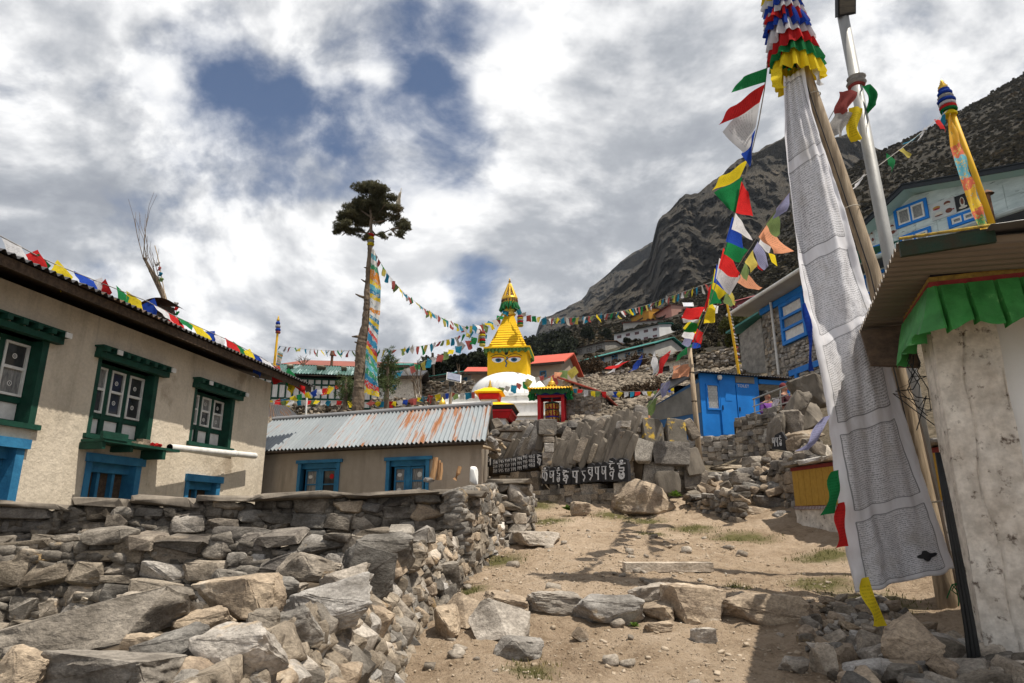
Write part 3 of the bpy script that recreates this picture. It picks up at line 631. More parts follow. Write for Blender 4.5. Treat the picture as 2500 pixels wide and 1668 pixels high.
ground_stone('boulder', 1418, 1555, 28, 30, STONE_B, 'small upright brown stone wedged below the step', cat='stone', seed=3, tilt=50)
ground_stone('boulder', 2232, 1590, 120, 100, STONE_B, 'large brown angular boulder beside the foot of the wooden pole', seed=8, tilt=24)
ground_stone('boulder', 1418, 1245, 46, 34, STONE_B, 'triangular brown rock at the foot of the mani wall', cat='rock', seed=9)
bo = put('boulder', rock_mesh(777, 22, .62, 3, .07), None, at(1577, 1215, 11.1) + Vector((0, .3, -.03)), (0, R(4), .1), (1.06, .9, .66), STONE_B)
tag(bo, 'huge brown boulder under the right end of the mani wall', 'boulder')
kb = MB()
Yp = gy(1630, 1392); c = at(1630, 1388, Yp)
kb.box((c.x, c.y, GZ(c.x, c.y)+.03), (.86, .16, .085), rz=.03); plank = kb.build('kerb_stone', STONE_W)
tag(plank, 'long narrow dressed kerb stone set across the path', 'kerb stone')
# loose stones, gravel
RAWS = [raw(me_) for me_ in ROCKS]; RAWM = [raw(me_) for me_ in ROCKS_M]
def sprinkle(name, n, reg, smin, smax, m, seed, pw=2.2):
    r = random.Random(seed); it = []
    while len(it) < n:
        x, y = r.uniform(reg[0], reg[1]), r.uniform(reg[2], reg[3])
        if fbm(x*1.1+seed, y*1.1) < r.uniform(-.5, .35): continue
        s = smin + (smax-smin)*r.random()**pw; it.append((r.randrange(14), (x, y, GZ(x, y)+s*.12), (s*r.uniform(.9, 1.5), s, s*r.uniform(.45, .75)), rot3(r.uniform(-.4, .4), r.uniform(-.4, .4), r.uniform(0, 6.3))))
    return scatter(name, RAWS, it, m)
PEB = mat('path_pebbles', (.46, .38, .29), (.24, .18, .12), 9, .95, .5, 30, c3=(.58, .54, .47), t3=.6, coord='World')
sprinkle('gravel', 1300, (-.5, 2.9, 3.6, 12.0), .008, .045, PEB, 3, 3)
sprinkle('grit', 3500, (-.6, 2.8, 3.7, 8.5), .005, .018, PEB, 4, 2)
sprinkle('loose_stones', 75, (-.5, 2.6, 3.7, 9.5), .04, .13, STONE_W, 5)
rh = thing('rubble_heap', 'heap of grey rubble at the foot of the white pillar', 'rubble heap', (2.3, 4.2, -.82), None)
r = random.Random(9)
for k in range(240):
    y = r.uniform(3.4, 5.6); x = r.uniform(1.70+.16*(y-3.4), 2.95); s = r.uniform(.04, .19)*(1.15 if y < 4.4 else .7)
    if x < 2.05+.12*(y-3.4) and r.random() < .6: s *= .6
    put('stone', r.choice(ROCKS_M), rh, (x, y, GZ(x, y)+s*.22), (r.uniform(-.5, .5), r.uniform(-.5, .5), r.uniform(0, 6)), (s*r.uniform(1, 1.5), s, s*r.uniform(.5, .85)), r.choice([STONE, STONE, STONE_B, STONE_W]))
# grass
r = random.Random(17); V = []; Fc = []
for a, bb, rad in GRASS_SPOTS:
    for _ in range(int(800*rad)):
        t_ = r.uniform(0, 6.3); q = rad*r.random()**.6*.8; x, y = a+q*math.cos(t_), bb+q*math.sin(t_)
        if fbm(x*3, y*3) < r.uniform(-.3, .2): continue
        z = GZ(x, y); h = r.uniform(.012, .04); t2 = r.uniform(0, 6.3); wd = r.uniform(.003, .006); i = len(V)
        V += [(x-wd*math.cos(t2), y-wd*math.sin(t2), z-.005), (x+wd*math.cos(t2), y+wd*math.sin(t2), z-.005), (x+r.uniform(-.02, .02), y+r.uniform(-.02, .02), z+h)]; Fc.append((i, i+1, i+2))
me = bpy.data.meshes.new('grass'); me.from_pydata(V, [], Fc)
GRASS = mat('short_grass', (.13, .13, .04), (.075, .085, .025), 3, .9, 0, coord='World', c3=(.24, .19, .09), t3=.52, trans=.25); me.materials.append(GRASS)
tag(link(bpy.data.objects.new('grass', me)), kind='stuff')
LEAF = mat('weed_leaf', (.12, .20, .03), (.07, .13, .02), 20, .7, 0, trans=.3)
def weed(px, py, Y, size, label):
    c = at(px, py, Y); b = MB(); r = random.Random(px)
    for k in range(26):
        t_ = r.uniform(0, 6.3); e = r.uniform(.2, 1.2); L = size*r.uniform(.5, 1); d = Vector((math.cos(t_)*math.cos(e), math.sin(t_)*math.cos(e), math.sin(e))); sd_ = Vector((-math.sin(t_), math.cos(t_), 0))*L*.22
        m1 = c + d*L*.6; b.add([c, m1+sd_, c+d*L + Vector((0, 0, -L*.15)), m1-sd_], [(0, 1, 2, 3)])
    o = b.build('weed', LEAF); tag(o, label, 'weed')
weed(1390, 1247, 11.0, .17, 'leafy green weed growing by the triangular rock at the mani wall foot')
weed(1650, 1213, 11.2, .16, 'leafy green weed growing right of the huge brown boulder')
weed(1548, 1531, 5.05, .06, 'tiny bright weed under the pale step stone')
weed(1785, 1500, 5.4, .10, 'green weed in the gap between two step stones')
weed(1992, 1492, 5.5, .07, 'small weed at the right end of the long step stone')

# ---------------------------------------------------------------- mani wall
fm = fr_px((1150, 1200), 13.7, (1548, 1240), 11.3)
mani = thing('mani_wall', 'long mani wall of leaning dark slabs and black painted tablets with white Tibetan letters', 'mani wall', fm.p(fm.L*.6, 0, 0))
aL = fm.hit(1312, 1160)[0]
def m_top(s): return (fm.hit(1240, 1157)[1] if s < aL else fm.hit(1430, 1183)[1])
lay(mani, lambda s, t: fm.p(s, .04*t, -.35+t), fm.L, 1.45, .30, .185, .3, BLOCKS, [STONE_M]*4 + [STONE_D], 41, jit=3, top=lambda s: m_top(s)+.35-.04, out=.03)
b = MB(); b.fbox(fm, 0, fm.L, .32, 1.6, -.35, fm.hit(1430, 1100)[1]); b.build('earth_core', EARTH, mani)
pm_ = [(1336, 1044, 44, 36), (1340, 1073, 26, 14), (1341, 1093, 24, 22), (1338, 1112, 26, 14), (1336, 1128, 22, 18), (1335, 1146, 26, 18), (1340, 1056, 24, 14)]
stones_by_px(mani, [(x, y, a, c, fm.p(fm.hit(x, y)[0], 0, 0).y+.05, 0, STONE_W if i else STONE_D) for i, (x, y, a, c) in enumerate(pm_)], BLOCKS, rng)
def slab(px, py, wpx, hpx, lean, dy=0., m=None, parent=mani, th=.05, r=rng, fr=fm, back=-12):
    a, c = fr.hit(px, py, dy); p = fr.p(a, dy, c); k = p.y/F*1.03
    rz = math.atan2(fr.e.y, fr.e.x)
    return put('slab', r.choice(SLABS), parent, p, (R(back), R(lean), rz), (wpx*k*1.08, th, hpx*k*1.06), m or r.choice([SLATE, SLATE, STONE_D]))
r = random.Random(14)
for i in range(22):                                   # lower tier right
    px = 1342 + i*9.5; slab(px, lerp(1112, 1092, i/21)+r.uniform(-6, 6), r.uniform(13, 25), r.uniform(56, 96), r.uniform(8, 26), .10+.05*r.random(), r=r)
for i in range(18):                                   # upper tier right
    px = 1374 + i*10; top = lerp(1050, 1000, (i/17)**1.2)+r.uniform(-7, 9); slab(px, top+42, r.uniform(15, 28), r.uniform(84, 110), r.uniform(8, 24), .24+.05*r.random(), r=r)
for i in range(14):                                   # lower tier left
    px = 1212 + i*8.4; slab(px, lerp(1104, 1088, i/13), r.uniform(12, 18), r.uniform(40, 56), r.uniform(14, 24), .08+.05*r.random(), r=r)
for i in range(11):
    px = 1222 + i*9.6; slab(px, lerp(1074, 1052, i/10), r.uniform(14, 22), r.uniform(46, 60), r.uniform(18, 30), .24+.05*r.random(), r=r, m=r.choice([SLATE, STONE_D, STONE_M]))
slab(1446, 1108, 13, 48, 16, .02, STONE_M); slab(1305, 1068, 22, 70, 10, .12, STONE_D); slab(1322, 1066, 20, 72, 6, .12, SLATE)
for i in range(22):
    px = 1345 + i*9.3 + r.uniform(-4, 4); c = at(px, lerp(1052, 1028, i/21), lerp(13.4, 12.4, i/21)); s = r.uniform(.2, .36)
    put('stone', r.choice(ROCKS_M), mani, c, (r.uniform(-.3, .3), r.uniform(-.6, .6), r.uniform(0, 6)), (s*1.2, s, s*.9), r.choice([STONE_D, STONE, SLATE]))
for i in range(20):
    px = 1190 + i*7.2 + r.uniform(-4, 4); c = at(px, lerp(1062, 1040, i/19), lerp(14.4, 13.8, i/19)); s = r.uniform(.16, .34)
    put('stone', r.choice(ROCKS_M), mani, c, (r.uniform(-.3, .3), r.uniform(-.8, .8), r.uniform(0, 6)), (s*1.2, s, s*.9), r.choice([STONE_D, STONE, SLATE]))
# tablets: strokes are (polyline, half width) in a unit box
def arc(cx, cy, rx, ry, a0, a1, n=9): return [(cx+rx*math.cos(R(lerp(a0, a1, i/n))), cy+ry*math.sin(R(lerp(a0, a1, i/n)))) for i in range(n+1)]
HB = ([(.02, .97), (.98, .97)], .05)
GL = {'ma': [HB, (arc(.30, .60, .22, .16, 90, 400), .06), ([(.12, .97), (.12, .62)], .05), ([(.75, .97), (.72, .05)], .08)],
      'ni': [HB, (arc(.5, .80, .3, .14, 20, 200), .06), (arc(.42, .50, .24, .17, 60, 330), .06), ([(.8, .75), (.66, .04)], .08)],
      'pa': [HB, ([(.16, .97), (.18, .55), (.55, .42), (.60, .70)], .07), ([(.70, .97), (.62, .02)], .09)],
      'dme': [([(.1, 1.12), (.7, 1.04)], .05), HB, (arc(.45, .80, .3, .12, 100, 330), .06), ([(.2, .62), (.8, .62), (.78, .45)], .06), (arc(.42, .36, .28, .12, 60, 300), .06), ([(.7, .5), (.5, .02)], .07)],
      'hum': [(arc(.5, 1.10, .14, .06, 0, 360), .045), (arc(.5, 1.02, .3, .09, 190, 350), .045), HB, ([(.25, .9), (.25, .72), (.75, .72), (.72, .52)], .07), ([(.25, .55), (.72, .52)], .06), (arc(.46, .28, .28, .20, 130, 420), .075), (arc(.5, .26, .12, .09, 0, 300), .05)],
      'om': [(arc(.5, 1.12, .13, .05, 0, 360), .045), (arc(.5, 1.03, .28, .08, 190, 350), .05), HB, (arc(.30, .62, .2, .26, 80, 330), .07), (arc(.66, .5, .2, .34, 110, -150), .07), ([(.5, .9), (.5, .3)], .06)],
      'ra': [HB, ([(.2, .97), (.3, .68), (.7, .66)], .07), (arc(.5, .42, .24, .2, 120, -120), .08), ([(.4, .25), (.5, .02)], .07)],
      'sa': [HB, (arc(.36, .7, .22, .14, 40, 320), .06), ([(.2, .55), (.75, .35), (.35, .04)], .07), ([(.8, .97), (.78, .3)], .07)]}
WHITE_G = mat('white_lettering', (.66, .66, .66), (.52, .52, .53), 9, .8, .1, coord='World')
def strokes(b, fr, a0, c0, wd, ht, key, dy, mi=1, lw=1.):
    for pts, hw in GL[key]:
        P = [(a0 + x*wd, c0 + y*ht) for x, y in pts]; n = len(P); h = hw*wd*lw; base = len(b.v)
        for i, (x, y) in enumerate(P):
            x0, y0 = P[max(0, i-1)]; x1, y1 = P[min(n-1, i+1)]; d = math.hypot(x1-x0, y1-y0) or 1; nx_, ny_ = -(y1-y0)/d*h, (x1-x0)/d*h
            b.v += [fr.p(x+nx_, dy, y+ny_), fr.p(x-nx_, dy, y-ny_), fr.p(x-nx_, dy-.010, y-ny_), fr.p(x+nx_, dy-.010, y+ny_)]
        for i in range(n-1):
            q = base+i*4
            for f in ((3, 7, 6, 2), (0, 4, 7, 3), (1, 2, 6, 5)): b.f.append([q+j for j in f]); b.mi.append(mi)
def tablet(x0, x1, yt, yb, keys, rows=1, dy=-.03):
    a0, c0 = fm.hit(x0, yb, dy); a1, c1 = fm.hit(x1, yt, dy); w_ = a1-a0; h_ = c1-c0; b = MB()
    out = [(.03, 0), (.97, 0), (1, .5), (.94, .9), (.6, 1.0), (.2, .97), (0, .75)]
    b.poly([fm.p(a0+x*w_, dy, c0+y*h_) for x, y in out], .09, fm.n)
    tb_ = b.build('tablet', BLACKP, mani, label='black painted slab with %s white Tibetan letter%s' % (('rows of small', 's') if rows > 1 else ('one big', '')))
    g_ = MB()
    for r_ in range(rows):
        n = len(keys)
        for i, kx in enumerate(keys):
            cw = w_*.88/n; ch = h_*.78/rows
            strokes(g_, fm, a0 + w_*.06 + i*cw + cw*.08, c0 + h_*.06 + r_*h_*.93/rows, cw*.84, ch*.92, kx, dy-.006, 0, 1.25 if rows > 1 else 1.15)
    g_.build('lettering', WHITE_G, tb_)
KS = ['om', 'ma', 'hum', 'dme', 'pa', 'ra', 'sa', 'pa', 'ma', 'dme', 'hum']
for (x0, x1, yt, yb), kx in zip(((1322, 1340, 1138, 1182), (1340.5, 1357, 1140, 1182), (1357.5, 1371, 1137, 1182), (1371.5, 1393, 1142, 1184), (1395, 1417, 1140, 1183), (1419, 1433, 1141, 1179), (1434, 1451, 1130, 1177), (1451.5, 1467, 1129, 1176), (1468, 1484, 1127, 1176), (1486, 1504, 1117, 1176), (1505, 1532, 1117, 1176)), KS):
    tablet(x0, x1, yt, yb, [kx])
ed = [1173, 1188, 1203, 1216.5, 1232, 1246, 1262, 1276, 1290, 1309, 1326]
for i in range(10):
    x0, x1 = ed[i]+.6, ed[i+1]-.4; yt = (1108, 1106, 1122, 1119, 1117, 1115, 1112, 1108, 1108, 1105)[i]; yb = (1138, 1140, 1157, 1156, 1155, 1153, 1150, 1147, 1143, 1139)[i]
    tablet(x0, x1, yt, yb, [KS[(i+j) % 11] for j in range(1 if i in (0, 1, 9) else 3)], 1 if i in (0, 1, 9) else 3, .0)
# right end: carved and plain upright slabs over pale masonry
fe = fr_px((1540, 1200), 11.45, (1740, 1200), 11.9)
LICHEN = mat('lichened_slab', (.16, .14, .115), (.09, .08, .065), 5, .9, .6, 14, c3=(.55, .36, .05), t3=.56, s3=7, coord='World')
end = thing('stone_revetment', 'pile of upright carved slabs and pale masonry at the right end of the mani wall', 'stone pile', fe.p(.6, 0, .3))
for x, y, w_, h_, ln, dy, m in ((1594, 1062, 50, 78, -2, .05, LICHEN), (1650, 1064, 50, 78, 2, .05, LICHEN), (1640, 1108, 94, 56, 0, -.02, STONE_D), (1570, 1100, 46, 60, 4, .0, STONE_M), (1565, 1022, 40, 60, 12, .15, STONE_D), (1690, 1128, 46, 60, -14, .0, SLATE),
                                (1607, 1162, 78, 66, 2, .02, STONE_M), (1632, 1178, 62, 52, -4, -.12, SLATE), (1688, 1048, 26, 50, -24, .1, STONE_D), (1698, 1168, 60, 60, 6, .05, STONE_D)):
    slab(x, y, w_, h_, ln, dy, m, end, .10, fr=fe, back=-6)
b = MB(); b.fbox(fe, -.05, 1.2, .28, 1.4, .1, 1.35); b.build('earth_core', EARTH, end)
lay(end, lambda s, t: fe.p(-.06+s, .16, .35+t), .6, 1.3, .26, .14, .3, BLOCKS, [STONE_W, STONE_M, STONE_W], 51, jit=3, core=False)
lay(end, lambda s, t: fe.p(.5+s, .18, .30+t), .75, 1.25, .26, .14, .3, BLOCKS, [STONE_W, STONE_M, STONE_M], 52, jit=3, core=False)

# ---------------------------------------------------------------- rough walls and steps on the right
MIX_R = [STONE_D]*3 + [STONE_B]*2 + [STONE]*2
f1 = fr_px((1668, 1240), 11.3, (1800, 1270), 10.0)
w1 = thing('low_stone_wall', 'low tumbled stone wall between the bamboo pole and the path', 'stone wall', f1.p(f1.L/2, 0, 0))
lay(w1, lambda s, t: f1.p(s, .1*t, -.15+t), f1.L, .62, .22, .16, .3, ROCKS_M, MIX_R, 61, jit=14, top=lambda s: .55-.05*math.sin(s*3))
f2 = fr_px((1795, 1200), 11.6, (1975, 1240), 9.75)
w2 = thing('dry_stone_wall', 'dark dry stone wall holding up the bank beside the yellow niche', 'stone wall', f2.p(f2.L/2, 0, 0))
lay(w2, lambda s, t: f2.p(s, .15*t, -.15+t), f2.L, 1.25, .26, .2, .34, ROCKS_M, MIX_R, 62, jit=12, top=lambda s: .78+.22*s+.06*math.sin(s*7))
st = thing('stone_stair', 'rough stair of rocks climbing from the path to the blue shed', 'steps', at(1830, 1270, 10.3))
stones_by_px(st, [(1800, 1232, 120, 36, 10.8, 0, STONE_B), (1850, 1262, 120, 40, 10.4, -3, STONE_B), (1845, 1285, 90, 30, 10.2, 0, STONE_B), (1770, 1255, 60, 40, 10.6, 0, STONE_D), (1890, 1235, 80, 44, 10.5, -8, STONE_D), (1920, 1270, 60, 40, 10.0, 0, STONE_D), (1760, 1205, 90, 24, 12.0, 0, STONE_W), (1745, 1178, 60, 24, 12.6, 4, STONE_W), (1800, 1165, 110, 20, 13.2, 2, STONE_M), (1830, 1185, 90, 24, 12.5, 0, STONE_D), (1735, 1160, 80, 16, 13.6, 0, STONE_W), (1790, 1143, 100, 16, 14.4, 2, STONE_M), (1865, 1205, 60, 30, 11.4, 10, STONE_B)], ROCKS_H, rng)
r = random.Random(66)
for k in range(60):
    px, py = r.uniform(1690, 1960), r.uniform(1120, 1215); Y = lerp(11.2, 9.8, (px-1690)/270)+1.6*max(0, (1215-py)/95)+.3; s = r.uniform(.10, .30); c = at(px, py + 40*(px < 1800), Y)
    c.z = GZ(c.x, c.y) + s*.2 + (.2 if px > 1800 else 0)
    put('stone', r.choice(ROCKS_M), st, c, (r.uniform(-.4, .4), r.uniform(-.4, .4), r.uniform(0, 6)), (s*1.4, s, s*.7), r.choice(MIX_R))
# big rocks and a black tablet above the niche
rk = thing('boulder_pile', 'pile of big grey rocks and slabs behind the white banner', 'boulder pile', at(1960, 1080, 12.5))
stones_by_px(rk, [(1985, 955, 80, 90, 14, 10, SLATE), (1975, 1010, 80, 80, 13.6, 5, SLATE), (1948, 1000, 46, 110, 13.6, -26, SLATE), (1940, 1035, 50, 76, 13.2, -4, STONE_D), (1906, 1050, 28, 80, 13.2, -14, SLATE),
                  (1965, 1062, 90, 22, 12.2, 8, STONE_B), (1955, 1085, 60, 38, 12.0, 4, STONE_B), (1990, 1090, 40, 44, 11.8, 0, STONE), (1960, 1118, 46, 34, 11.8, 0, STONE), (2000, 1110, 70, 60, 11.6, 10, STONE_M), (1935, 1130, 50, 30, 11.6, 0, STONE_D), (1925, 1075, 40, 30, 12.4, 20, STONE_B)], ROCKS_H, random.Random(2))
ft = fr_px((1885, 1080), 12.3, (1920, 1080), 12.1)
b = MB(); ht = [ft.hit(*q) for q in ((1884, 1096), (1918, 1101), (1919, 1072), (1908, 1054), (1892, 1062))]
b.poly([ft.p(a, 0, c) for a, c in ht], .09, ft.n); o = b.build('tablet', BLACKP); tag(o, 'single black mani tablet with white letters propped among the rocks by the shed stair', 'mani tablet')
g_ = MB()
for i in range(3): strokes(g_, ft, ht[0][0] + .03 + i*.065, ht[0][1]+.03, .058, .17, ('ma', 'pa', 'hum')[i], -.008, 0, 1.2)
g_.build('lettering', WHITE_G, o)
# ---------------------------------------------------------------- building helpers
def wall_open(b, fr, a0, a1, c0, c1, th, ops, mi=0, b0=0.):
    A_ = sorted({a0, a1, *[q for o in ops for q in o[:2]]}); C_ = sorted({c0, c1, *[q for o in ops for q in o[2:]]})
    for x0, x1 in zip(A_, A_[1:]):
        for z0, z1 in zip(C_, C_[1:]):
            mx_, mz = (x0+x1)/2, (z0+z1)/2
            if x0 < a0 or x1 > a1 or z0 < c0 or z1 > c1: continue
            if any(o[0] < mx_ < o[1] and o[2] < mz < o[3] for o in ops): continue
            b.fbox(fr, x0, x1, b0, b0+th, z0, z1, mi)
def window(parent, fr, a0, a1, c0, c1, nx_, ny_, fm_, pm_, fw=.05, b0=-.02, dep=.06, mw=None, name='window', label=None):
    mw = mw or fw*.7; b = MB()
    b.fbox(fr, a0, a1, b0, b0+dep, c0, c0+fw); b.fbox(fr, a0, a1, b0, b0+dep, c1-fw, c1)
    b.fbox(fr, a0, a0+fw, b0+.002, b0+dep, c0+fw, c1-fw); b.fbox(fr, a1-fw, a1, b0+.002, b0+dep, c0+fw, c1-fw)
    W_, H_ = a1-a0-2*fw, c1-c0-2*fw
    for i in range(1, nx_): x = a0+fw+W_*i/nx_; b.fbox(fr, x-mw/2, x+mw/2, b0+.004, b0+dep, c0+fw, c1-fw)
    for j in range(1, ny_): z = c0+fw+H_*j/ny_; b.fbox(fr, a0+fw, a1-fw, b0+.006, b0+dep, z-mw/2, z+mw/2)
    o = b.build(name, fm_, parent, label=label)
    for i in range(nx_):
        for j in range(ny_):
            x0, x1 = a0+fw+W_*i/nx_, a0+fw+W_*(i+1)/nx_; z0, z1 = c0+fw+H_*j/ny_, c0+fw+H_*(j+1)/ny_
            q = MB(); q.fbox(fr, x0+.003, x1-.003, b0+dep*.6, b0+dep*.6+.006, z0+.003, z1-.003); q.build('pane', pm_[(i+j) % len(pm_)] if isinstance(pm_, list) else pm_, o)
    return o
def corr_roof(parent, e0, e1, r0, r1, pitch, amp, m, per=10, name='roof_sheet', rows=1, th=.006, seed=1):
    "corrugated sheets laid side by side from eave e0-e1 to ridge r0-r1"
    e0, e1, r0, r1 = map(Vector, (e0, e1, r0, r1)); L = (e1-e0).length; n = max(2, round(L/pitch)); nrm = (e1-e0).cross(r0-e0).normalized(); rr = random.Random(seed)
    if nrm.z < 0: nrm = -nrm
    k = 0
    while k < n:
        k1 = min(n, k+per)
        for row in range(rows):
            b = MB(); v0, v1 = row/rows, min(1, (row+1)/rows + (.03 if row < rows-1 else 0)); lift = .006*row + rr.uniform(0, .004); ov = rr.uniform(-.012, .012)
            S_ = (k1-k)*6
            for j, v in enumerate((v0 + ov*(row == 0), (v0+v1)/2, v1)):
                for i in range(S_+1):
                    u = (k + i/6)/n; p = (e0.lerp(e1, u)).lerp(r0.lerp(r1, u), v); h = amp*math.sin(2*math.pi*i/6+.4)
                    b.v.append(p + nrm*(h+lift)); b.uv[len(b.v)-1] = ((k+i/6)*pitch, 1-v)
            for j in range(2):
                for i in range(S_): q = j*(S_+1)+i; b.f.append([q, q+1, q+S_+2, q+S_+1]); b.mi.append(0)
            b.build(name, m, parent, True)
        k = k1
def slope(b, e0, e1, r1, r0, th=.08, mi=0):
    up = Vector((0, 0, th)); b.hexa([e0, e1, r1, r0, e0+up, e1+up, r1+up, r0+up], mi)
def gable(b, fr, a, b0, b1, c0, c1, th, mi=0):          # triangular end wall at position a
    P = [fr.p(a, b0, c0), fr.p(a, b1, c0), fr.p(a, (b0+b1)/2, c1)]; b.poly(P, th, fr.e, mi)

# ---------------------------------------------------------------- the long mud-plastered house on the left
fl = Frame((-5.97, 5.5), (-4.84, 13.0)); LE = 7.56
house = thing('mud_house', 'two-storey mud plastered house with dark green windows and bright blue doors at the left', 'house', fl.p(4, 1.5, -.7))
W1, W2, W3 = (.95, 2.25, 1.05, 2.05), (3.04, 4.26, 1.05, 2.05), (5.15, 6.35, 1.18, 2.05)
D1, D2, D3 = (.95, 2.17, -.6, .78), (3.12, 4.14, -.6, .72), (5.2, 6.15, -.6, .58)
b = MB(); wall_open(b, fl, -3.2, LE, -.9, 2.6, .42, [W1, W2, W3, D1, D2, D3])
for q in b.v:
    k = fbm(q.x*1.5, q.y*1.5, q.z*1.5)*.0; q += fl.n*k
b.fbox(fl, LE-.4, LE, .42, 5.0, -.9, 2.6); b.fbox(fl, -3.2, LE-.4, 4.6, 5.0, -.9, 2.6); b.fbox(fl, -3.2, -2.8, .42, 4.6, -.9, 2.6)
b.build('wall', PLASTER, house)
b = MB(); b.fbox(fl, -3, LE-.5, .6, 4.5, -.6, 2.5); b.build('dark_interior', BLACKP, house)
b = MB()                                                # roof body, soffit of boards
e0, e1 = fl.p(-3.6, -.46, 2.60), fl.p(LE+.75, -.46, 2.60); r0, r1 = fl.p(-3.6, 2.5, 3.35), fl.p(LE+.75, 2.5, 3.35)
slope(b, e0, e1, r1, r0, .05); slope(b, fl.p(-3.6, 5.4, 2.6), fl.p(LE+.75, 5.4, 2.6), r1, r0, .05); b.build('soffit', WOOD_B, house)
b = MB(); b.fbox(fl, -3.6, LE+.78, -.48, -.455, 2.55, 2.665); b.build('fascia', WOOD_B, house)
up = Vector((0, 0, .075))
corr_roof(house, fl.p(-3.7, -.56, 2.60)+up, fl.p(LE+.85, -.56, 2.60)+up, r0+up, r1+up, .105, .022, DARK_R, 9, rows=2, seed=4)
corr_roof(house, fl.p(-3.7, 5.5, 2.60)+up, fl.p(LE+.85, 5.5, 2.60)+up, r0+up, r1+up, .21, .022, DARK_R, 9, seed=5)
for g_a in (LE-.4, -3.2):
    b = MB(); b.poly([fl.p(g_a, .0, 2.6), fl.p(g_a, 5, 2.6), fl.p(g_a, 2.5, 3.28)], .4, fl.e); b.build('gable', PLASTER, house)
def sherpa_window(W_, ncol, seed):
    a0, a1, c0, c1 = W_; b = MB(); r = random.Random(seed)
    b.fbox(fl, a0, a1, .17, .30, c0, c0+.04); b.fbox(fl, a0, a1, .17, .30, c1-.05, c1)
    b.fbox(fl, a1-.09, a1, .0, .30, c0, c1); b.fbox(fl, a0, a0+.07, .0, .30, c0, c1)                # jamb boards lining the reveal
    cw = (a1-a0-.16)/ncol
    for i in range(1, ncol): x = a0+.07+cw*i; b.fbox(fl, x-.04, x+.04, .16, .27, c0+.04, c1-.05)
    b.fbox(fl, a0+.07, a1-.09, .165, .26, c0+.24, c0+.31)
    b.fbox(fl, a0-.05, a1+.05, -.05, .25, c0-.06, c0)                                                # sill
    b.fbox(fl, a0-.08, a1+.10, -.10, .30, c1, c1+.075)                                               # lintel
    wn = b.build('window', GREENP, house)
    b = MB(); n = int((a1-a0+.2)/.17)
    for i in range(n): x = a0-.07+i*(a1-a0+.1)/(n-1); b.fbox(fl, x, x+.07, -.17, .05, c1+.076, c1+.135)
    b.fbox(fl, a0-.1, a1+.12, -.14, .05, c1+.136, c1+.16); b.build('lintel_joists', GREENP, wn)
    for i in (1, n-1):
        b = MB(); x = a0-.07+i*(a1-a0+.1)/(n-1); b.fbox(fl, x-.01, x+.08, -.19, -.172, c1+.072, c1+.138); b.build('joist_end', WHITEP, wn)
    for i in range(ncol):
        x0 = a0+.07+cw*i+(.045 if i else .01); x1 = a0+.07+cw*(i+1)-(.045 if i < ncol-1 else .01)
        b = MB(); z0, z1 = c0+.315, c1-.06; f_ = .028
        b.fbox(fl, x0, x1, .15, .19, z0, z0+f_); b.fbox(fl, x0, x1, .15, .19, z1-f_, z1); b.fbox(fl, x0, x0+f_, .152, .19, z0+f_, z1-f_); b.fbox(fl, x1-f_, x1, .152, .19, z0+f_, z1-f_)
        zm = lerp(z0, z1, .52); b.fbox(fl, x0+f_, x1-f_, .148, .19, zm-f_*.6, zm+f_*.6); b.build('sash', WHITEP, wn)
        for q0, q1 in ((z0+f_, zm-f_*.6), (zm+f_*.6, z1-f_)):
            b = MB(); b.fbox(fl, x0+f_, x1-f_, .178, .186, q0, q1); b.build('pane', CURT if r.random() < .55 else GLASS, wn)
            b = MB(); cx, cz = (x0+x1)/2, lerp(q0, q1, .5+r.uniform(-.1, .1)); rr_ = .032
            for ra, mi in ((rr_, 0), (rr_*.62, 1), (rr_*.3, 0)):
                b.poly([fl.p(cx+ra*math.cos(k*.5236), .1765-(rr_-ra)*.04, cz+ra*math.sin(k*.5236)) for k in range(12)], .001, fl.n, mi)
            b.build('ornament', [WHITEP, BLACKP], wn)
        b = MB(); b.fbox(fl, x0, x1, .19, .215, c0+.045, c0+.235); b.build('panel', WHITEP, wn)
    return wn
for W_, s_ in ((W1, 1), (W2, 2), (W3, 3)): sherpa_window(W_, 3, s_)
def blue_door(D, kind):
    a0, a1, c0, c1 = D; b = MB()
    b.fbox(fl, a0-.02, a1+.04, -.05, .10, c1-.02, c1+.09); b.fbox(fl, a0, a0+.09, -.02, .25, c0, c1-.02); b.fbox(fl, a1-.11, a1, -.02, .25, c0, c1-.02)
    b.fbox(fl, a0+.09, a1-.11, .08, .20, c1-.14, c1-.02); fr_ = b.build('door_frame', BLUEP, house)
    if kind == 0:
        for i in range(4):
            x0 = a0+.09+(a1-a0-.2)*i/4; b = MB(); b.fbox(fl, x0+.004, x0+(a1-a0-.2)/4-.004, .14, .18, c0, c1-.14); b.build('door_board', BLUEP, fr_)
        b = MB(); b.fbox(fl, a0+.09, a1-.11, .12, .139, .25, .34); b.build('door_rail', BLUEP, fr_)
        b = MB(); b.fbox(fl, a0+.86, a0+1.0, .09, .12, .30, .36); b.tube([fl.p(a0+.93, .08, .36), fl.p(a0+.93, .06, .33), fl.p(a0+.93, .08, .29)], .012, 6); b.build('latch', BLACKM, fr_)
    else:
        n = 3 if kind == 1 else 2; W_ = (a1-a0-.20)/n
        for i in range(n):
            x0 = a0+.09+W_*i; b = MB(); b.fbox(fl, x0+.05, x0+W_-.0, .19, .215, c0, c1-.14); b.build('door_board', WOOD_B if kind == 1 else WOOD_D, fr_)
            b = MB(); b.fbox(fl, x0, x0+.05, .12, .21, c0, c1-.14); b.build('mullion', BLUEP, fr_)
blue_door(D1, 0); blue_door(D2, 1); blue_door(D3, 2)
b = MB()                                                # shelf below the middle window
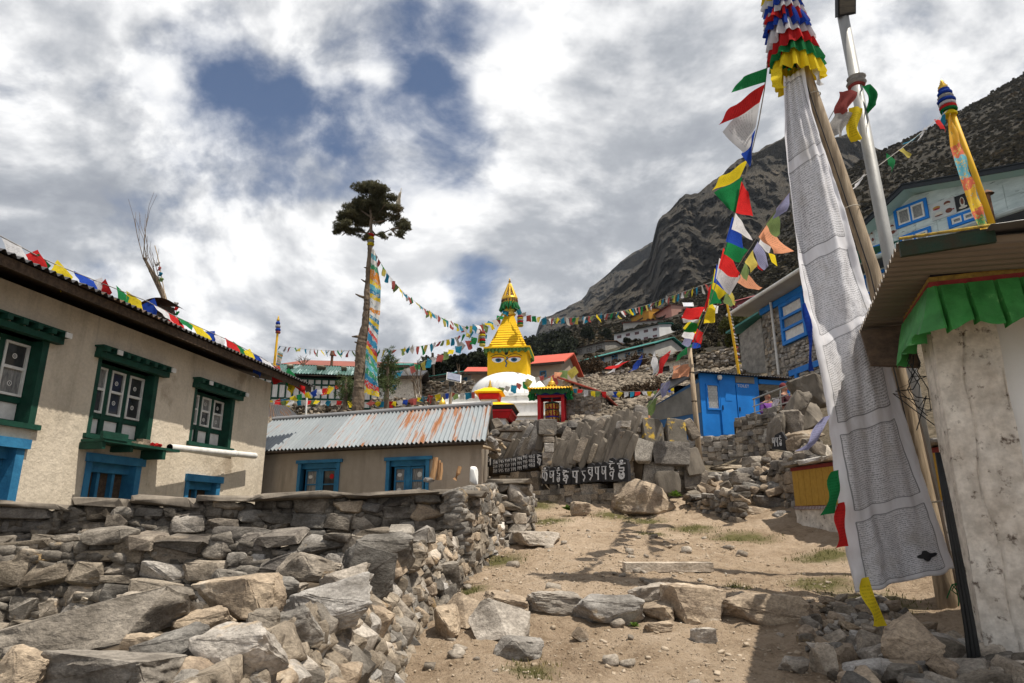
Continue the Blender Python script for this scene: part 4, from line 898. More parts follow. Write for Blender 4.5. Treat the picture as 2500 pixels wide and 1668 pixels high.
b.fbox(fl, 2.95, 4.46, -.36, -.02, .93, .965, 0); b.fbox(fl, 2.96, 3.02, -.33, 0, .84, .928); b.fbox(fl, 4.1, 4.17, -.35, 0, .80, .928); b.fbox(fl, 3.5, 3.56, -.3, 0, .85, .928)
b.fbox(fl, 2.90, 3.35, -.37, -.33, .966, 1.06); sh = b.build('window_shelf', GREENP, house)
for i, (a, bb, w_, h_) in enumerate(((3.85, -.2, .16, .10), (3.7, -.25, .1, .05))):
    b = MB(); b.fbox(fl, a, a+w_, bb, bb+.1, .966, .966+h_); b.build('brick', STONE_B, sh)
rt = MB(); r = random.Random(2)
for k in range(14): rt.box(fl.p(4.08+r.uniform(-.09, .09), -.26+r.uniform(-.05, .05), .985+r.uniform(0, .03)), (.035, .035, .03), rot=Euler((r.random()*3, r.random()*3, 0)))
tag(rt.build('rag', FLAGC['red']), 'scrap of red cloth lying on the green window shelf', 'rag')
gp = MB(); q0, q1 = fl.p(4.30, -.30, .99), at(622, 1113, 12.3); gp.tube([q0, q0.lerp(q1, .72), q1], [.052, .052, .056], 14, 0, False); gp.tube([q0.lerp(q1, .70), q0.lerp(q1, .73)], .06, 14)
gp.tube([q1.lerp(q0, .01), q0], [.046, .046], 14, 1, False)
tag(gp.build('gutter_pipe', [WHITEP, BLACKM], None, True), 'long white gutter pipe running from the green shelf to the tin-roofed house', 'pipe')
c = at(394, 776, 10.4); cp = thing('roof_vent', 'small dark wooden smoke vent with a bent tin cover on the left house roof', 'roof vent', c)
b = MB(); b.box(c+Vector((0, 0, -.05)), (.36, .36, .40), rz=.4); b.build('body', WOOD_D, cp)
for k in range(4): b = MB(); b.box(c+Vector((.02, -.20, -.2+k*.09)), (.30, .03, .065), rz=.4); b.build('slat', WOOD_D, cp)
b = MB(); b.grid(lambda u, v: c + Vector(((u-.5)*.56, (v-.5)*.5, .17+.10*(1-((u-.5)*2)**2)+.04*(u-.5))), 8, 2); b.build('cover', RUST, cp)

# ---------------------------------------------------------------- small house under rusty zinc
fs = Frame(at(618, 1150, 13.5), at(1175, 1150, 11.5)); LS = fs.L; fs.n = Vector((.02, 1, 0))
sh_ = thing('tin_roofed_house', 'low plastered house with a rust streaked corrugated roof and two blue windows', 'house', fs.p(LS/2, 1, -.5))
V1, V2 = (1.14, 2.14, .30, 1.02), (3.18, 4.09, .36, 1.01)
b = MB(); wall_open(b, fs, 0, LS, -.6, 1.3, .4, [V1, V2]); b.fbox(fs, LS-.35, LS, .4, 3.2, -.6, 1.3); b.fbox(fs, 0, .35, .4, 3.2, -.6, 1.3); b.fbox(fs, .35, LS-.35, 2.9, 3.2, -.6, 1.3); b.build('wall', PLASTER_G, sh_)
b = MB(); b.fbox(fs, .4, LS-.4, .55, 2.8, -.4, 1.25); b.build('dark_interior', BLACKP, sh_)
for a_ in (.0, LS-.35): b = MB(); b.poly([fs.p(a_, 0, 1.3), fs.p(a_, 3.2, 1.3), fs.p(a_, 1.65, 2.08)], .35, fs.e); b.build('gable', PLASTER_G, sh_)
E0, E1, R0, R1 = fs.p(-.42, -.24, 1.275), fs.p(LS+.10, -.24, 1.275), fs.p(-.42, 1.65, 2.19), fs.p(LS+.10, 1.65, 2.19)
b = MB(); dn = Vector((0, 0, -.055)); slope(b, E0+dn, E1+dn, R1+dn, R0+dn, .025); b.build('roof_boards', WOOD_D, sh_)
corr_roof(sh_, E0, E1, R0, R1, .092, .021, ZINC, 8, seed=8)
corr_roof(sh_, fs.p(-.42, 3.5, 1.275), fs.p(LS+.1, 3.5, 1.275), R0, R1, .184, .02, ZINC, 8, seed=9)
b = MB(); b.tube([R0+Vector((0, 0, .03)), R1+Vector((0, 0, .03))], .05, 8); b.build('ridge_cap', ZINC, sh_)
b = MB(); b.fbox(fs, -.1, LS+.05, -.20, -.03, 1.215, 1.26); b.build('eave_beam', WOOD_D, sh_)
def blue_window(V_, seed):
    a0, a1, c0, c1 = V_; r = random.Random(seed); b = MB()
    b.fbox(fs, a0-.04, a1+.06, -.07, .12, c1-.01, c1+.05); b.fbox(fs, a0, a0+.075, -.03, .22, c0, c1-.01); b.fbox(fs, a1-.075, a1, -.03, .22, c0, c1-.01); b.fbox(fs, a0+.075, a1-.075, .06, .20, c1-.11, c1-.01); b.fbox(fs, a0-.03, a1+.03, -.05, .15, c0-.05, c0)
    am = (a0+a1)/2; b.fbox(fs, am-.045, am+.045, .10, .20, c0, c1-.11); wn = b.build('window', BLUEP, sh_)
    for i, (x0, x1) in enumerate(((a0+.16, am-.05), (am+.05, a1-.12))):
        s_ = window(wn, fs, x0, x1, c0+.02, c1-.12, 1, 2, BLUEP, [CURT, CURT] if not (seed == 1 and i) else [GLASS, GLASS], .035, .10, .05, name='sash')
    for i, (x, z, m_) in enumerate(((a0+.27, c1-.26, WHITEP), (a1-.22, c1-.26, REDP if seed == 1 else WHITEP), (a0+.27, c0+.12, WHITEP), (a1-.22, c0+.12, WHITEP))):
        b = MB(); rx, rz_ = (.05, .035) if i != 1 else (.05, .05)
        b.poly([fs.p(x+rx*math.cos(k*.5236), .1235, z+rz_*math.sin(k*.5236)) for k in range(12)], .002, fs.n); b.build('sticker', m_, wn)
blue_window(V1, 1); blue_window(V2, 2)
# broken eave timbers at the right end, firewood on the wall top
r = random.Random(12)
for k in range(6):
    p0 = fs.p(LS-.1+.05*k, .1+.25*k, 1.22+.08*k); p1 = p0 + Vector((r.uniform(.25, .6), r.uniform(-.2, .2), r.uniform(-.35, .05))); b = MB(); b.tube([p0, p1], [.035, .028], 6); b.build('broken_timber', WOOD_D if k % 2 else WOOD, sh_)
for k in range(9):
    put('stone', r.choice(ROCKS), sh_, fs.p(LS+.12+r.uniform(-.05, .15), r.uniform(.0, 1.4), 1.2+r.uniform(-.1, .55)), (r.random(), r.random(), r.random()*6), (.22, .18, .10), STONE_D)
def log(px0, py0, px1, py1, Y, rad, label):
    p0, p1 = at(px0, py0, Y), at(px1, py1, Y); b = MB(); m1 = p0.lerp(p1, .5) + Vector((.008, 0, 0)); b.tube([p0, m1, p1], [rad, rad*.92, rad*.85], 8); tag(b.build('firewood_log', WOODL), label, 'log', 'firewood on the wall')
WOODL = mat('split_wood', (.50, .30, .15), (.26, .14, .07), 5, .85, .5, 12, stretch=(5, 5, .7))
log(1054, 1170, 1064, 1117, 7.2, .032, 'thickest upright firewood log, leftmost of those on the wall cap')
log(1068, 1172, 1072, 1124, 7.25, .022, 'thin upright firewood stick between two others on the wall cap')
log(1074, 1172, 1077, 1130, 7.2, .020, 'upright firewood stick right of the thin one on the wall cap')
log(1110, 1172, 1123, 1139, 7.3, .026, 'short slanting firewood log standing apart on the wall cap')
o = put('rag', rock_mesh(55, 18, .6, 2, .12), None, at(1047, 1172, 7.2), (0, 0, .3), (.13, .1, .055), FLAGC['grey']); tag(o, 'crumpled grey rag lying beside the firewood on the wall cap', 'rag')
o = put('white_stone', rock_mesh(56, 20, .45, 1, .05), None, at(1157, 1162, 9.2), (0, 0, .1), (.12, .1, .26), WHITE); tag(o, 'white painted marker stone at the corner of the tin-roofed house', 'stone')

# ---------------------------------------------------------------- stupa
YS = 32.0; sx0 = at(1244, 900, YS).x; SR = R(-7)
def zs(py, h=0): return at(1244, py, YS - h*YS/F*.985).z
def hw(p): return p*YS/F*.985
stu = thing('stupa', 'white domed Buddhist stupa with painted eyes and a stepped golden spire', 'stupa', (sx0, YS, zs(1050)))
def ctr(z): return (sx0, YS, z)
def sqr(b, h, z0, z1, h1=None, mi=0): b.box((sx0, YS, (z0+z1)/2), (2*h, 2*h, z1-z0), mi, SR, (h1 or h)/h)
for h0, h1, y0, y1 in ((182, 168, 1060, 1016), (174, 172, 1016, 1008), (152, 146, 1010, 984), (156, 154, 984, 979), (122, 116, 981, 966), (126, 125, 966, 961)):
    b = MB(); sqr(b, hw(h0), zs(y0, h0), zs(y1, h1), hw(h1)); b.build('plinth_tier', WHITE, stu)
for sgn in (-1, 1):
    for i in range(2):
        b = MB(); M_ = Matrix.Rotation(SR, 3, 'Z'); q = Vector((sx0, YS, 0)) + M_ @ Vector((sgn*hw(128+i*20), -hw(135), 0)); b.box((q.x, q.y, (zs(1005, 140)+zs(970+i*8, 140))/2), (hw(16), hw(26), zs(970+i*8, 140)-zs(1005, 140)), 0, SR); b.build('corner_block', WHITE, stu)
zd0 = zs(947, 96); zdh = (zs(908, 49)-zd0)/.86
prof = [(hw(101), zs(964, 101)), (hw(101), zs(956, 101)), (hw(97), zs(953, 97)), (hw(96), zd0)] + [(hw(96)*math.cos(t_), zd0+zdh*math.sin(t_)) for t_ in np.linspace(.08, 1.5, 14)]
b = MB(); b.lathe((sx0, YS, 0), prof, 40); b.build('dome', WHITE, stu, True)
b = MB(); sqr(b, hw(49), zs(916, 49), zs(849, 49)); hk = b.build('harmika', YELLOW, stu)
fh = Frame((sx0, YS), (sx0+1, YS)); M_ = Matrix.Rotation(SR, 3, 'Z'); fh.A = Vector((sx0, YS, 0)) + M_ @ Vector((0, -hw(49), 0)); fh.e = M_ @ Vector((1, 0, 0)); fh.n = M_ @ Vector((0, 1, 0))
def fpoly(pts, dy, m_, name, parent):
    b = MB(); b.poly([fh.p(x, -dy, z) for x, z in pts], .008, fh.n); return b.build(name, m_, parent)
IRIS = mat('eye_blue', (.01, .13, .30), (.01, .09, .22), 20, .5, 0)
for sgn in (-1, 1):
    cx, cz = sgn*hw(20.5)-hw(2), zs(878, 49); w_ = hw(15.5); h_ = (zs(868)-zs(877))*.80
    ow = fpoly([(cx+w_*math.cos(t_)*1.0, cz+h_*(math.sin(t_)*(1 if math.sin(t_) < 0 else .65)) + abs(math.cos(t_))*h_*.12) for t_ in np.linspace(0, 2*math.pi, 19)[:-1]], .012, WHITE, 'eye', hk)
    fpoly([(cx-sgn*hw(1)+w_*.50*math.cos(t_), cz+h_*.80*math.sin(t_)*(1 if math.sin(t_) < 0 else .6)) for t_ in np.linspace(0, 2*math.pi, 17)[:-1]], .022, IRIS, 'iris', ow)
    fpoly([(cx-sgn*hw(1)+w_*.24*math.cos(t_), cz+h_*.40*math.sin(t_)) for t_ in np.linspace(0, 2*math.pi, 13)[:-1]], .030, BLACKP, 'pupil', ow)
    top = [(cx+w_*1.0*x, cz+h_*(.72+.22*(1-x*x))) for x in np.linspace(-1.0, 1.0, 9)]; fpoly(top + [(x, z-h_*.20) for x, z in top[::-1]], .034, REDP, 'lid', ow)
    br = [(cx+w_*1.15*x, cz+h_*(1.15+.75*(1-x*x))) for x in np.linspace(-1.05, 1.05, 11)]; fpoly(br + [(x, z-h_*.16) for x, z in br[::-1]], .014, BLACKP, 'eyebrow', hk)
nb = MB(); nz = [(hw(-2)+hw(3.6)*math.sin(t_*1.1)*(1-t_/13), zs(872, 49)-(zs(872, 49)-zs(896, 49))*t_/11) for t_ in np.linspace(0, 11, 26)]
nb.tube([fh.p(x, -.02, z) for x, z in nz], .028, 5); nb.build('nose', IRIS, hk)
tz = zs(862, 49); fpoly([(hw(-2)+hw(4.6)*math.cos(t_), tz+hw(5.2)*math.sin(t_)+(hw(2.4) if abs(t_-math.pi/2) < .2 else 0)) for t_ in np.linspace(0, 2*math.pi, 13)[:-1]], .016, BLACKP, 'third_eye', hk)
b = MB(); hv = hw(57); z0, z1 = zs(859, 57), zs(849, 57); n = 26      # pleated green valance round the eaves
for side in range(4):
    Ms = Matrix.Rotation(SR+side*math.pi/2, 3, 'Z')
    for i in range(n):
        for j, (u0, u1) in enumerate(((i/n, (i+1)/n),)):
            pts = [Vector((sx0, YS, z)) + Ms @ Vector((lerp(-hv, hv, u), -hv-(.03 if k_ % 2 else -.02), 0)) for z, u, k_ in ((z1, u0, i), (z1, u1, i+1), (z0-.05*math.sin(i*1.7), u1, i+1), (z0-.05*math.sin(i*1.7), u0, i))]
            b.add(pts, [(0, 1, 2, 3)])
b.build('valance', mat('faded_green_silk', (.10, .20, .05), (.05, .12, .03), 9, .7, .2, trans=.2), stu)
b = MB(); sqr(b, hw(58), zs(849, 58), zs(845, 58)); b.build('eave', YELLOW, stu)
for i in range(13):
    k0 = i/13; hp0 = lerp(49, 12, k0**.95); h0 = hw(hp0); hp1 = lerp(49, 12, ((i+1)/13)**.95); za, zb = zs(lerp(845, 772, k0), hp0), zs(lerp(845, 772, (i+1)/13), hp1); b = MB(); sqr(b, h0, za, zb-.01, h0*.90)
    b.build('spire_tier', YELLOW, stu)
b = MB(); b.lathe((sx0, YS, 0), [(hw(12), zs(774)), (hw(17), zs(768)), (hw(12), zs(764)), (hw(16), zs(759)), (hw(10), zs(754)), (hw(9), zs(742))], 20); b.build('lotus_collar', GOLD, stu, True)
b = MB()
for k in range(44):
    t0, t1 = 2*math.pi*k/44, 2*math.pi*(k+1)/44; ra, rb = hw(20)+.05*(k % 2), hw(25)+.10*math.sin(k*2.3); rc, rd_ = hw(20)+.05*((k+1) % 2), hw(25)+.10*math.sin((k+1)*2.3); dz_ = .12*math.sin(k*1.9); dz2 = .12*math.sin((k+1)*1.9)
    b.add([(sx0+ra*math.cos(t0), YS+ra*math.sin(t0), zs(741)), (sx0+rc*math.cos(t1), YS+rc*math.sin(t1), zs(741)), (sx0+rd_*math.cos(t1), YS+rd_*math.sin(t1), zs(757)+dz2), (sx0+rb*math.cos(t0), YS+rb*math.sin(t0), zs(757)+dz_)], [(0, 1, 2, 3)])
b.build('umbrella_skirt', mat('green_silk', (.02, .20, .06), (.012, .11, .035), 6, .6, .2, trans=.2), stu)
b = MB(); b.lathe((sx0, YS, 0), [(hw(20), zs(746)), (hw(21), zs(744)), (hw(20), zs(740)), (hw(20), zs(733)), (hw(21.5), zs(731)), (hw(21), zs(728)), (hw(15), zs(727))], 28); b.build('umbrella_rim', GOLD, stu, True)
for k in range(16):
    t_ = 2*math.pi*k/16; b = MB(); b.box((sx0+hw(20.3)*math.cos(t_), YS+hw(20.3)*math.sin(t_), (zs(739)+zs(734))/2), (.10, .07, zs(734)-zs(739)), 0, t_+math.pi/2); b.build('rim_opening', RUST, stu)
for k in range(8):
    t_ = 2*math.pi*k/8; b = MB(); b.tube([(sx0+hw(18.5)*math.cos(t_), YS+hw(18.5)*math.sin(t_), zs(728)), (sx0+hw(3)*math.cos(t_), YS+hw(3)*math.sin(t_), zs(694))], .045, 6); b.build('spire_strut', GOLD, stu)
b = MB(); pr = []
for i in range(9): z = lerp(728, 690, i/8); rr_ = lerp(9, 3, i/8); pr += [(hw(rr_*.6), zs(z)), (hw(rr_), zs(z-2)), (hw(rr_*.6), zs(z-3.6))]
b.lathe((sx0, YS, 0), pr + [(hw(4), zs(689)), (hw(1.2), zs(684)), (hw(2), zs(682.5)), (.01, zs(680))], 16); b.build('pinnacle', GOLD, stu, True)
# cylindrical silk streamers hanging by the spire
def streamer(px, py0, py1, wpx, Y, label):
    c0, c1 = at(px, py0, Y), at(px, py1, Y); st_ = thing('victory_banner', label, 'banner', c1); n = 6; rad = wpx*Y/F/2
    for i in range(n):
        za, zb = lerp(c0.z, c1.z, i/n), lerp(c0.z, c1.z, (i+1)/n); b = MB(); b.lathe((c0.x, c0.y, 0), [(rad*.8, zb-.05), (rad, zb), (rad*.7, za-.02), (rad*.5, za)], 12)
        b.build('tier', FLAGC[['rust', 'yellow', 'grey', 'red', 'green', 'straw'][i]], st_)
streamer(1178, 808, 843, 17, 30, 'striped cylindrical silk banner hanging from the flag string left of the spire')
streamer(1270, 770, 795, 17, 31, 'dark striped cylindrical silk banner hanging right of the golden spire')

# ---------------------------------------------------------------- small shrine, incense burner, prayer wheel pavilion
YQ = 25.0
def zq(py, Y=None): return at(1200, py, Y or YQ).z
def wq(p, Y=None): return p*(Y or YQ)/F*.985
xq = at(1196, 1000, YQ).x; c = at(1196, 1060, YQ); srn = thing('shrine', 'small white shrine with red cornice and two-tiered yellow roof', 'shrine', c)
def sq(b, x, y, h, z0, z1, h1=None, rz=R(-6)): b.box((x, y, (z0+z1)/2), (2*h, 2*h, z1-z0), 0, rz, (h1 or h)/h)
for nm_, h, h1, y0, y1, m_ in (('body', 45, 45, 1085, 1027, WHITE), ('cornice', 54, 60, 1029, 1014, REDP), ('cornice_moulding', 62, 62, 1014, 1009, REDP), ('frieze', 60, 66, 1009, 999, BLACKP), ('lower_roof', 68, 24, 999, 985, YELLOW), ('neck', 20, 20, 986, 978, WHITE), ('red_band', 24, 26, 978, 965, REDP), ('upper_roof_edge', 34, 35, 964, 961, YELLOW), ('upper_roof', 35, 12, 961, 948, YELLOW)):
    b = MB(); sq(b, xq, YQ, wq(h), zq(y0), zq(y1)-.006, wq(h1)); b.build(nm_, m_, srn)
def finial(x, y, z0, z1, rad, parent, m_=None):
    h = z1-z0; b = MB(); b.lathe((x, y, z0), [(rad, 0), (rad*.7, h*.12), (rad*.9, h*.22), (rad*.45, h*.32), (rad*.62, h*.42), (rad*.32, h*.52), (rad*.46, h*.62), (rad*.24, h*.70), (rad*.3, h*.8), (rad*.08, h*.9), (.003, h)], 12); return b.build('finial', m_ or GOLD, parent, True)
finial(xq, YQ, zq(949), zq(926), wq(7), srn)
ib = thing('incense_burner', 'white dome-shaped incense burner with a small capped chimney', 'incense burner', at(1294, 1062, 16.5))
YI = 16.5; c = at(1294, 1048, YI); k = YI/F
b = MB(); b.lathe((c.x, c.y, at(1294, 1062, YI).z), [(.27, 0), (.25, .07), (.17, .17), (.08, .25), (.06, .29)], 18); b.build('body', WHITE, ib, True)
b = MB(); b.tube([c+Vector((.02, -.27, -.02)), c+Vector((.02, -.06, .0))], .042, 10); b.build('fire_mouth', BLACKP, ib)
b = MB(); b.tube([c+Vector((0, 0, .09)), c+Vector((0, 0, .16))], .045, 10); b.build('flue', STEEL, ib)
b = MB(); b.lathe((c.x, c.y, c.z+.17), [(.08, 0), (.07, .02), (.01, .055)], 12); b.build('chimney_cap', RUST, ib)
YW = 26.0; pvc = at(1348, 1000, YW); pv = thing('prayer_wheel_pavilion', 'red posted pavilion with a yellow tiled roof sheltering a big gilded prayer wheel', 'pavilion', at(1348, 1050, YW))
def zw(py): return at(1348, py, YW).z
u_ = YW/F*.985; RZ = R(-9); Mw = Matrix.Rotation(RZ, 3, 'Z')
def wp(x, y, z): return Vector((pvc.x, pvc.y, z)) + Mw @ Vector((x*u_, y*u_, 0))
for px_, py_ in ((-29, -29), (29, -29), (-29, 29), (29, 29)):
    b = MB(); q = wp(px_, py_, 0); b.box((q.x, q.y, (zw(1052)+zw(970))/2), (.13, .13, zw(970)-zw(1052)), 0, RZ); b.build('post', REDP, pv)
for x, y, dx_, dy_ in ((0, -29, 62, 5), (0, 29, 62, 5), (-29, 0, 5, 54), (29, 0, 5, 54)):
    b = MB(); q = wp(x, y, 0); b.box((q.x, q.y, (zw(976)+zw(969))/2), (dx_*u_, dy_*u_, zw(969)-zw(976)-.01), 0, RZ); b.build('beam', REDP, pv)
b = MB(); b.box((pvc.x, pvc.y, zw(967)), (72*u_, 72*u_, .10), 0, RZ); b.build('ceiling', BLUE_D, pv)
b = MB(); n = 22
for side in range(4):
    Ms = Matrix.Rotation(RZ+side*math.pi/2, 3, 'Z'); h = 48*u_
    for i in range(n):
        P = [Vector((pvc.x, pvc.y, z)) + Ms @ Vector((lerp(-h, h, (i+j)/n), -h+(.035 if (i+j) % 2 else 0), 0)) for z, j in ((zw(957), 0), (zw(957), 1), (zw(969)+.04*math.sin(i), 1), (zw(969)+.04*math.sin(i), 0))]; b.add(P, [(0, 1, 2, 3)])
b.build('valance', mat('green_silk_dark', (.03, .13, .05), (.02, .08, .03), 8, .7, .2, trans=.15), pv)
for sgn in (-1, 1):
    b = MB(); q = wp(sgn*47, -40, 0)
    b.grid(lambda u, v: Vector((q.x+(u-.5)*.24+.03*math.sin(v*9), q.y+.05*math.sin(u*9+v*6), lerp(zw(962), zw(984), v))), 5, 6); b.build('drape', FLAGC['green'], pv)
ro = MB(); apex = (pvc.x, pvc.y, zw(938)); hr = 55*u_
for side in range(4):
    Ms = Matrix.Rotation(RZ+side*math.pi/2, 3, 'Z'); n = 60; b = MB()
    for i in range(n+1):
        x = lerp(-hr, hr, i/n); am_ = .03*math.sin(i*2*math.pi/4); t_ = 1-abs(x)/hr
        for v in (0, .5, 1):
            w_ = lerp(0, 1-.16, v)*t_; zz_ = lerp(zw(958), zw(940), (1-(1-w_)**.85)); p = Ms @ Vector((x, -hr*(1-w_), 0)); b.v.append(Vector((pvc.x, pvc.y, zz_+am_+.05*(abs(x)/hr)**4)) + p)
    for i in range(n):
        for j in range(2): q = i*3+j; b.f.append([q, q+3, q+4, q+1]); b.mi.append(0)
    b.build('roof_tiles', GOLD if False else mat('yellow_tiles', (.80, .46, .02), (.62, .33, .02), 5, .5, .2), pv)
b = MB(); b.lathe((pvc.x, pvc.y, 0), [(10*u_, zw(944)), (13*u_, zw(941)), (8*u_, zw(937)), (9*u_, zw(934)), (5*u_, zw(931))], 14); b.build('roof_cap', GOLD, pv, True)
finial(pvc.x, pvc.y, zw(932), zw(919), 5*u_, pv)
b = MB(); b.lathe((pvc.x, pvc.y, 0), [(14*u_, zw(1036)), (17*u_, zw(1034)), (17*u_, zw(986)), (14*u_, zw(983))], 24); wh = b.build('prayer_wheel', mat('wheel_red', (.30, .02, .02), (.20, .015, .02), 6, .5, .1), pv, True)
for y0, y1, m_ in ((988, 984, GREENP), (1004, 1001.5, GREENP), (1021, 1018, BLUE_D), (1036, 1031, REDP)):
    b = MB(); b.lathe((pvc.x, pvc.y, 0), [(17.3*u_, zw(y0)), (17.8*u_, zw((y0+y1)/2)), (17.3*u_, zw(y1))], 24); b.build('wheel_band', m_, wh)
for y0, y1 in ((1000, 989.5), (1017, 1005), (1030, 1022)):
    b = MB(); n = 13
    for k in range(n):
        t_ = 2*math.pi*k/n+.1; rr_ = 17.35*u_; fk = Frame((0, 1), (1, 1)); fk.A = Vector((pvc.x+rr_*math.cos(t_), pvc.y+rr_*math.sin(t_), 0)); fk.e = Vector((-math.sin(t_), math.cos(t_), 0)); fk.n = -Vector((math.cos(t_), math.sin(t_), 0))
        strokes(b, fk, -.05, zw(y0), .10, zw(y1)-zw(y0), ('om', 'ma', 'ni', 'pa', 'dme', 'hum')[k % 6], 0., 0, 1.3)
    b.build('gilt_lettering', GOLD, wh)
b = MB(); b.tube([wp(0, 0, zw(1050)), wp(0, 0, zw(968))], .04, 8); b.build('axle', STEEL, pv)
# ---------------------------------------------------------------- houses in the middle distance
PALEW = mat('pale_wall', (.46, .44, .40), (.34, .32, .29), 1.2, .9, .2, coord='World')
TANW = mat('tan_wall', (.36, .30, .24), (.27, .22, .17), 1.0, .9, .3, coord='World')
GREYST = mat('grey_block_wall', (.30, .28, .25), (.15, .14, .125), 2.4, .9, .6, 5, coord='World', stretch=(1, 1, 2.2))
def house_px(name, label, l, r_, Y, ytop, mats_, wins=(), depth=5., eave=None, rise=1.2, over=.5, roof='gable', cat='house', wall_end=None, bm=None, end_over=.4, fm_=BLUEP, pane=GLASS):
    "house from the photo: l, r_ = bottom corners (px, py) with distances Y = (Yl, Yr); ytop = py of the wall top at the left corner; wins = (x0,y0,x1,y1,nx,ny)"
    fr = Frame(at(*l, Y[0]), at(*r_, Y[1])); L = fr.L; c1 = fr.hit(l[0], ytop)[1]; c0 = min(fr.hit(*l)[1], fr.hit(*r_)[1]) - 1.5
    t_ = thing(name, label, cat, fr.p(L/2, depth/2, c0))
    ops = []
    for (x0, y0, x1, y1, *_r) in wins:
        a0, z0 = fr.hit(x0, y1); a1, z1 = fr.hit(x1, y0); ops.append((a0, a1, min(z0, z1), max(z0, z1)))
    b = MB(); wall_open(b, fr, 0, L, c0, c1, .35, ops); b.fbox(fr, 0, .35, .35, depth, c0, c1); b.fbox(fr, L-.35, L, .35, depth, c0, c1); b.fbox(fr, .35, L-.35, depth-.35, depth, c0, c1)
    if roof == 'gable':
        for a_ in (0, L-.3): b.poly([fr.p(a_, 0, c1), fr.p(a_, depth, c1), fr.p(a_, depth/2, c1+rise*depth/(depth+2*over))], .3, fr.e)
    b.build('wall', mats_[0], t_)
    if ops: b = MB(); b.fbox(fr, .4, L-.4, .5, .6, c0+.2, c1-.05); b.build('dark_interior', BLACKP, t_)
    for o_, w_ in zip(ops, wins): window(t_, fr, *o_, w_[4], w_[5], fm_, pane, max(.05, (o_[1]-o_[0])*.07), -.03, .12)
    e0, e1 = fr.p(-end_over, -over, c1-.02), fr.p(L+end_over, -over, c1-.02)
    if roof == 'gable':
        m0, m1 = fr.p(-end_over, depth/2, c1+rise), fr.p(L+end_over, depth/2, c1+rise); g0, g1 = fr.p(-end_over, depth+over, c1-.02), fr.p(L+end_over, depth+over, c1-.02)
        b = MB(); slope(b, e0, e1, m1, m0, .09); slope(b, g0, g1, m1, m0, .09)
    else:
        m0, m1 = fr.p(-end_over, depth+over, c1+rise), fr.p(L+end_over, depth+over, c1+rise); b = MB(); slope(b, e0, e1, m1, m0, .09)
    b.build('roof', mats_[1], t_)
    b = MB(); b.hexa([e0+fr.n*-.03+Vector((0, 0, -.08)), e1+fr.n*-.03+Vector((0, 0, -.08)), e1+Vector((0, 0, -.08)), e0+Vector((0, 0, -.08)), e0+fr.n*-.03+Vector((0, 0, .07)), e1+fr.n*-.03+Vector((0, 0, .07)), e1+Vector((0, 0, .07)), e0+Vector((0, 0, .07))]); b.build('fascia', mats_[2] if len(mats_) > 2 else WOOD_D, t_)
    return t_, fr, c0, c1
# long lodge with patched green roof
fg = fr_px((620, 1000), 37, (1000, 1000), 38.5)
lod = thing('lodge', 'long lodge with a patched green tin roof and a row of curtained green framed windows', 'house', fg.p(fg.L/2, 2, fg.hit(800, 1005)[1]-1))
zb, ze = fg.hit(800, 1000)[1], fg.hit(800, 924)[1]
b = MB(); b.fbox(fg, 0, fg.L, .1, 6, zb-2, ze); b.build('wall', PALEW, lod)
CURTW = mat('white_curtain', (.80, .78, .75), (.55, .53, .50), 4, .6, .1, stretch=(6, 6, .5), spec=.5)
xs_ = [625+17.4*i for i in range(21)]
for i in range(20):
    a0, a1 = fg.hit(xs_[i], 960)[0], fg.hit(xs_[i+1], 960)[0]; zt, zc, zd = fg.hit(800, 929)[1], fg.hit(800, 941)[1], fg.hit(800, 976)[1]; b = MB()
    b.fbox(fg, a0, a0+.09, -.06, .09, zb+.1, ze-.02); b.fbox(fg, a0+.09, a1, -.05, .09, zc-.05, zc+.05); b.fbox(fg, a0+.09, a1, -.05, .09, zd-.06, zd+.06); b.fbox(fg, a0+.09, a1, -.05, .09, ze-.12, ze-.02); b.fbox(fg, a0+.09, a1, -.05, .09, zb+.06, zb+.15)
    wn = b.build('window', GREENP, lod)
    for z0, z1, m_ in ((zc+.05, ze-.12, CURTW), (zd+.06, zc-.05, CURTW), (zb+.15, zd-.06, WHITEP)):
        q = MB(); q.fbox(fg, a0+.092, a1-.002, .0, .03, z0, z1); q.build('pane', m_, wn)
e0, e1, m0, m1 = fg.p(-1, -.7, ze+.1), fg.p(fg.L+.6, -.7, ze+.1), fg.p(-1, 2.6, fg.hit(800, 894, 2.6)[1]), fg.p(fg.L+.6, 2.6, fg.hit(800, 894, 2.6)[1])
corr_roof(lod, e0, e1, m0, m1, .16, .03, GREEN_R, 5, rows=2, seed=21)
b = MB(); slope(b, e0-Vector((0, 0, .12)), e1-Vector((0, 0, .12)), m1-Vector((0, 0, .12)), m0-Vector((0, 0, .12)), .04); slope(b, fg.p(-1, 6, ze), fg.p(fg.L+.6, 6, ze), m1, m0, .05); b.build('roof_boards', WOOD_D, lod)
for px, w_ in ((705, 16), (782, 24), (838, 15)):
    a, _c = fg.hit(px, 912, .6); put('roof_stone', SLABS[px % 8], lod, fg.p(a, .9, lerp(ze+.1, m0.z, .48)+.12), (R(-22), 0, .2), (w_*.024, .5, .12), STONE_B)
fr2 = fr_px((690, 900), 44, (1010, 900), 45)
rh2 = thing('red_roofed_house', 'long house with a faded red roof just showing above the green-roofed lodge', 'house', fr2.p(4, 2, 6))
za, zb2 = fr2.hit(800, 900)[1], fr2.hit(800, 884, 3)[1]
b = MB(); b.fbox(fr2, 0, fr2.L, .2, 6, za-5, za); b.build('wall', TANW, rh2)
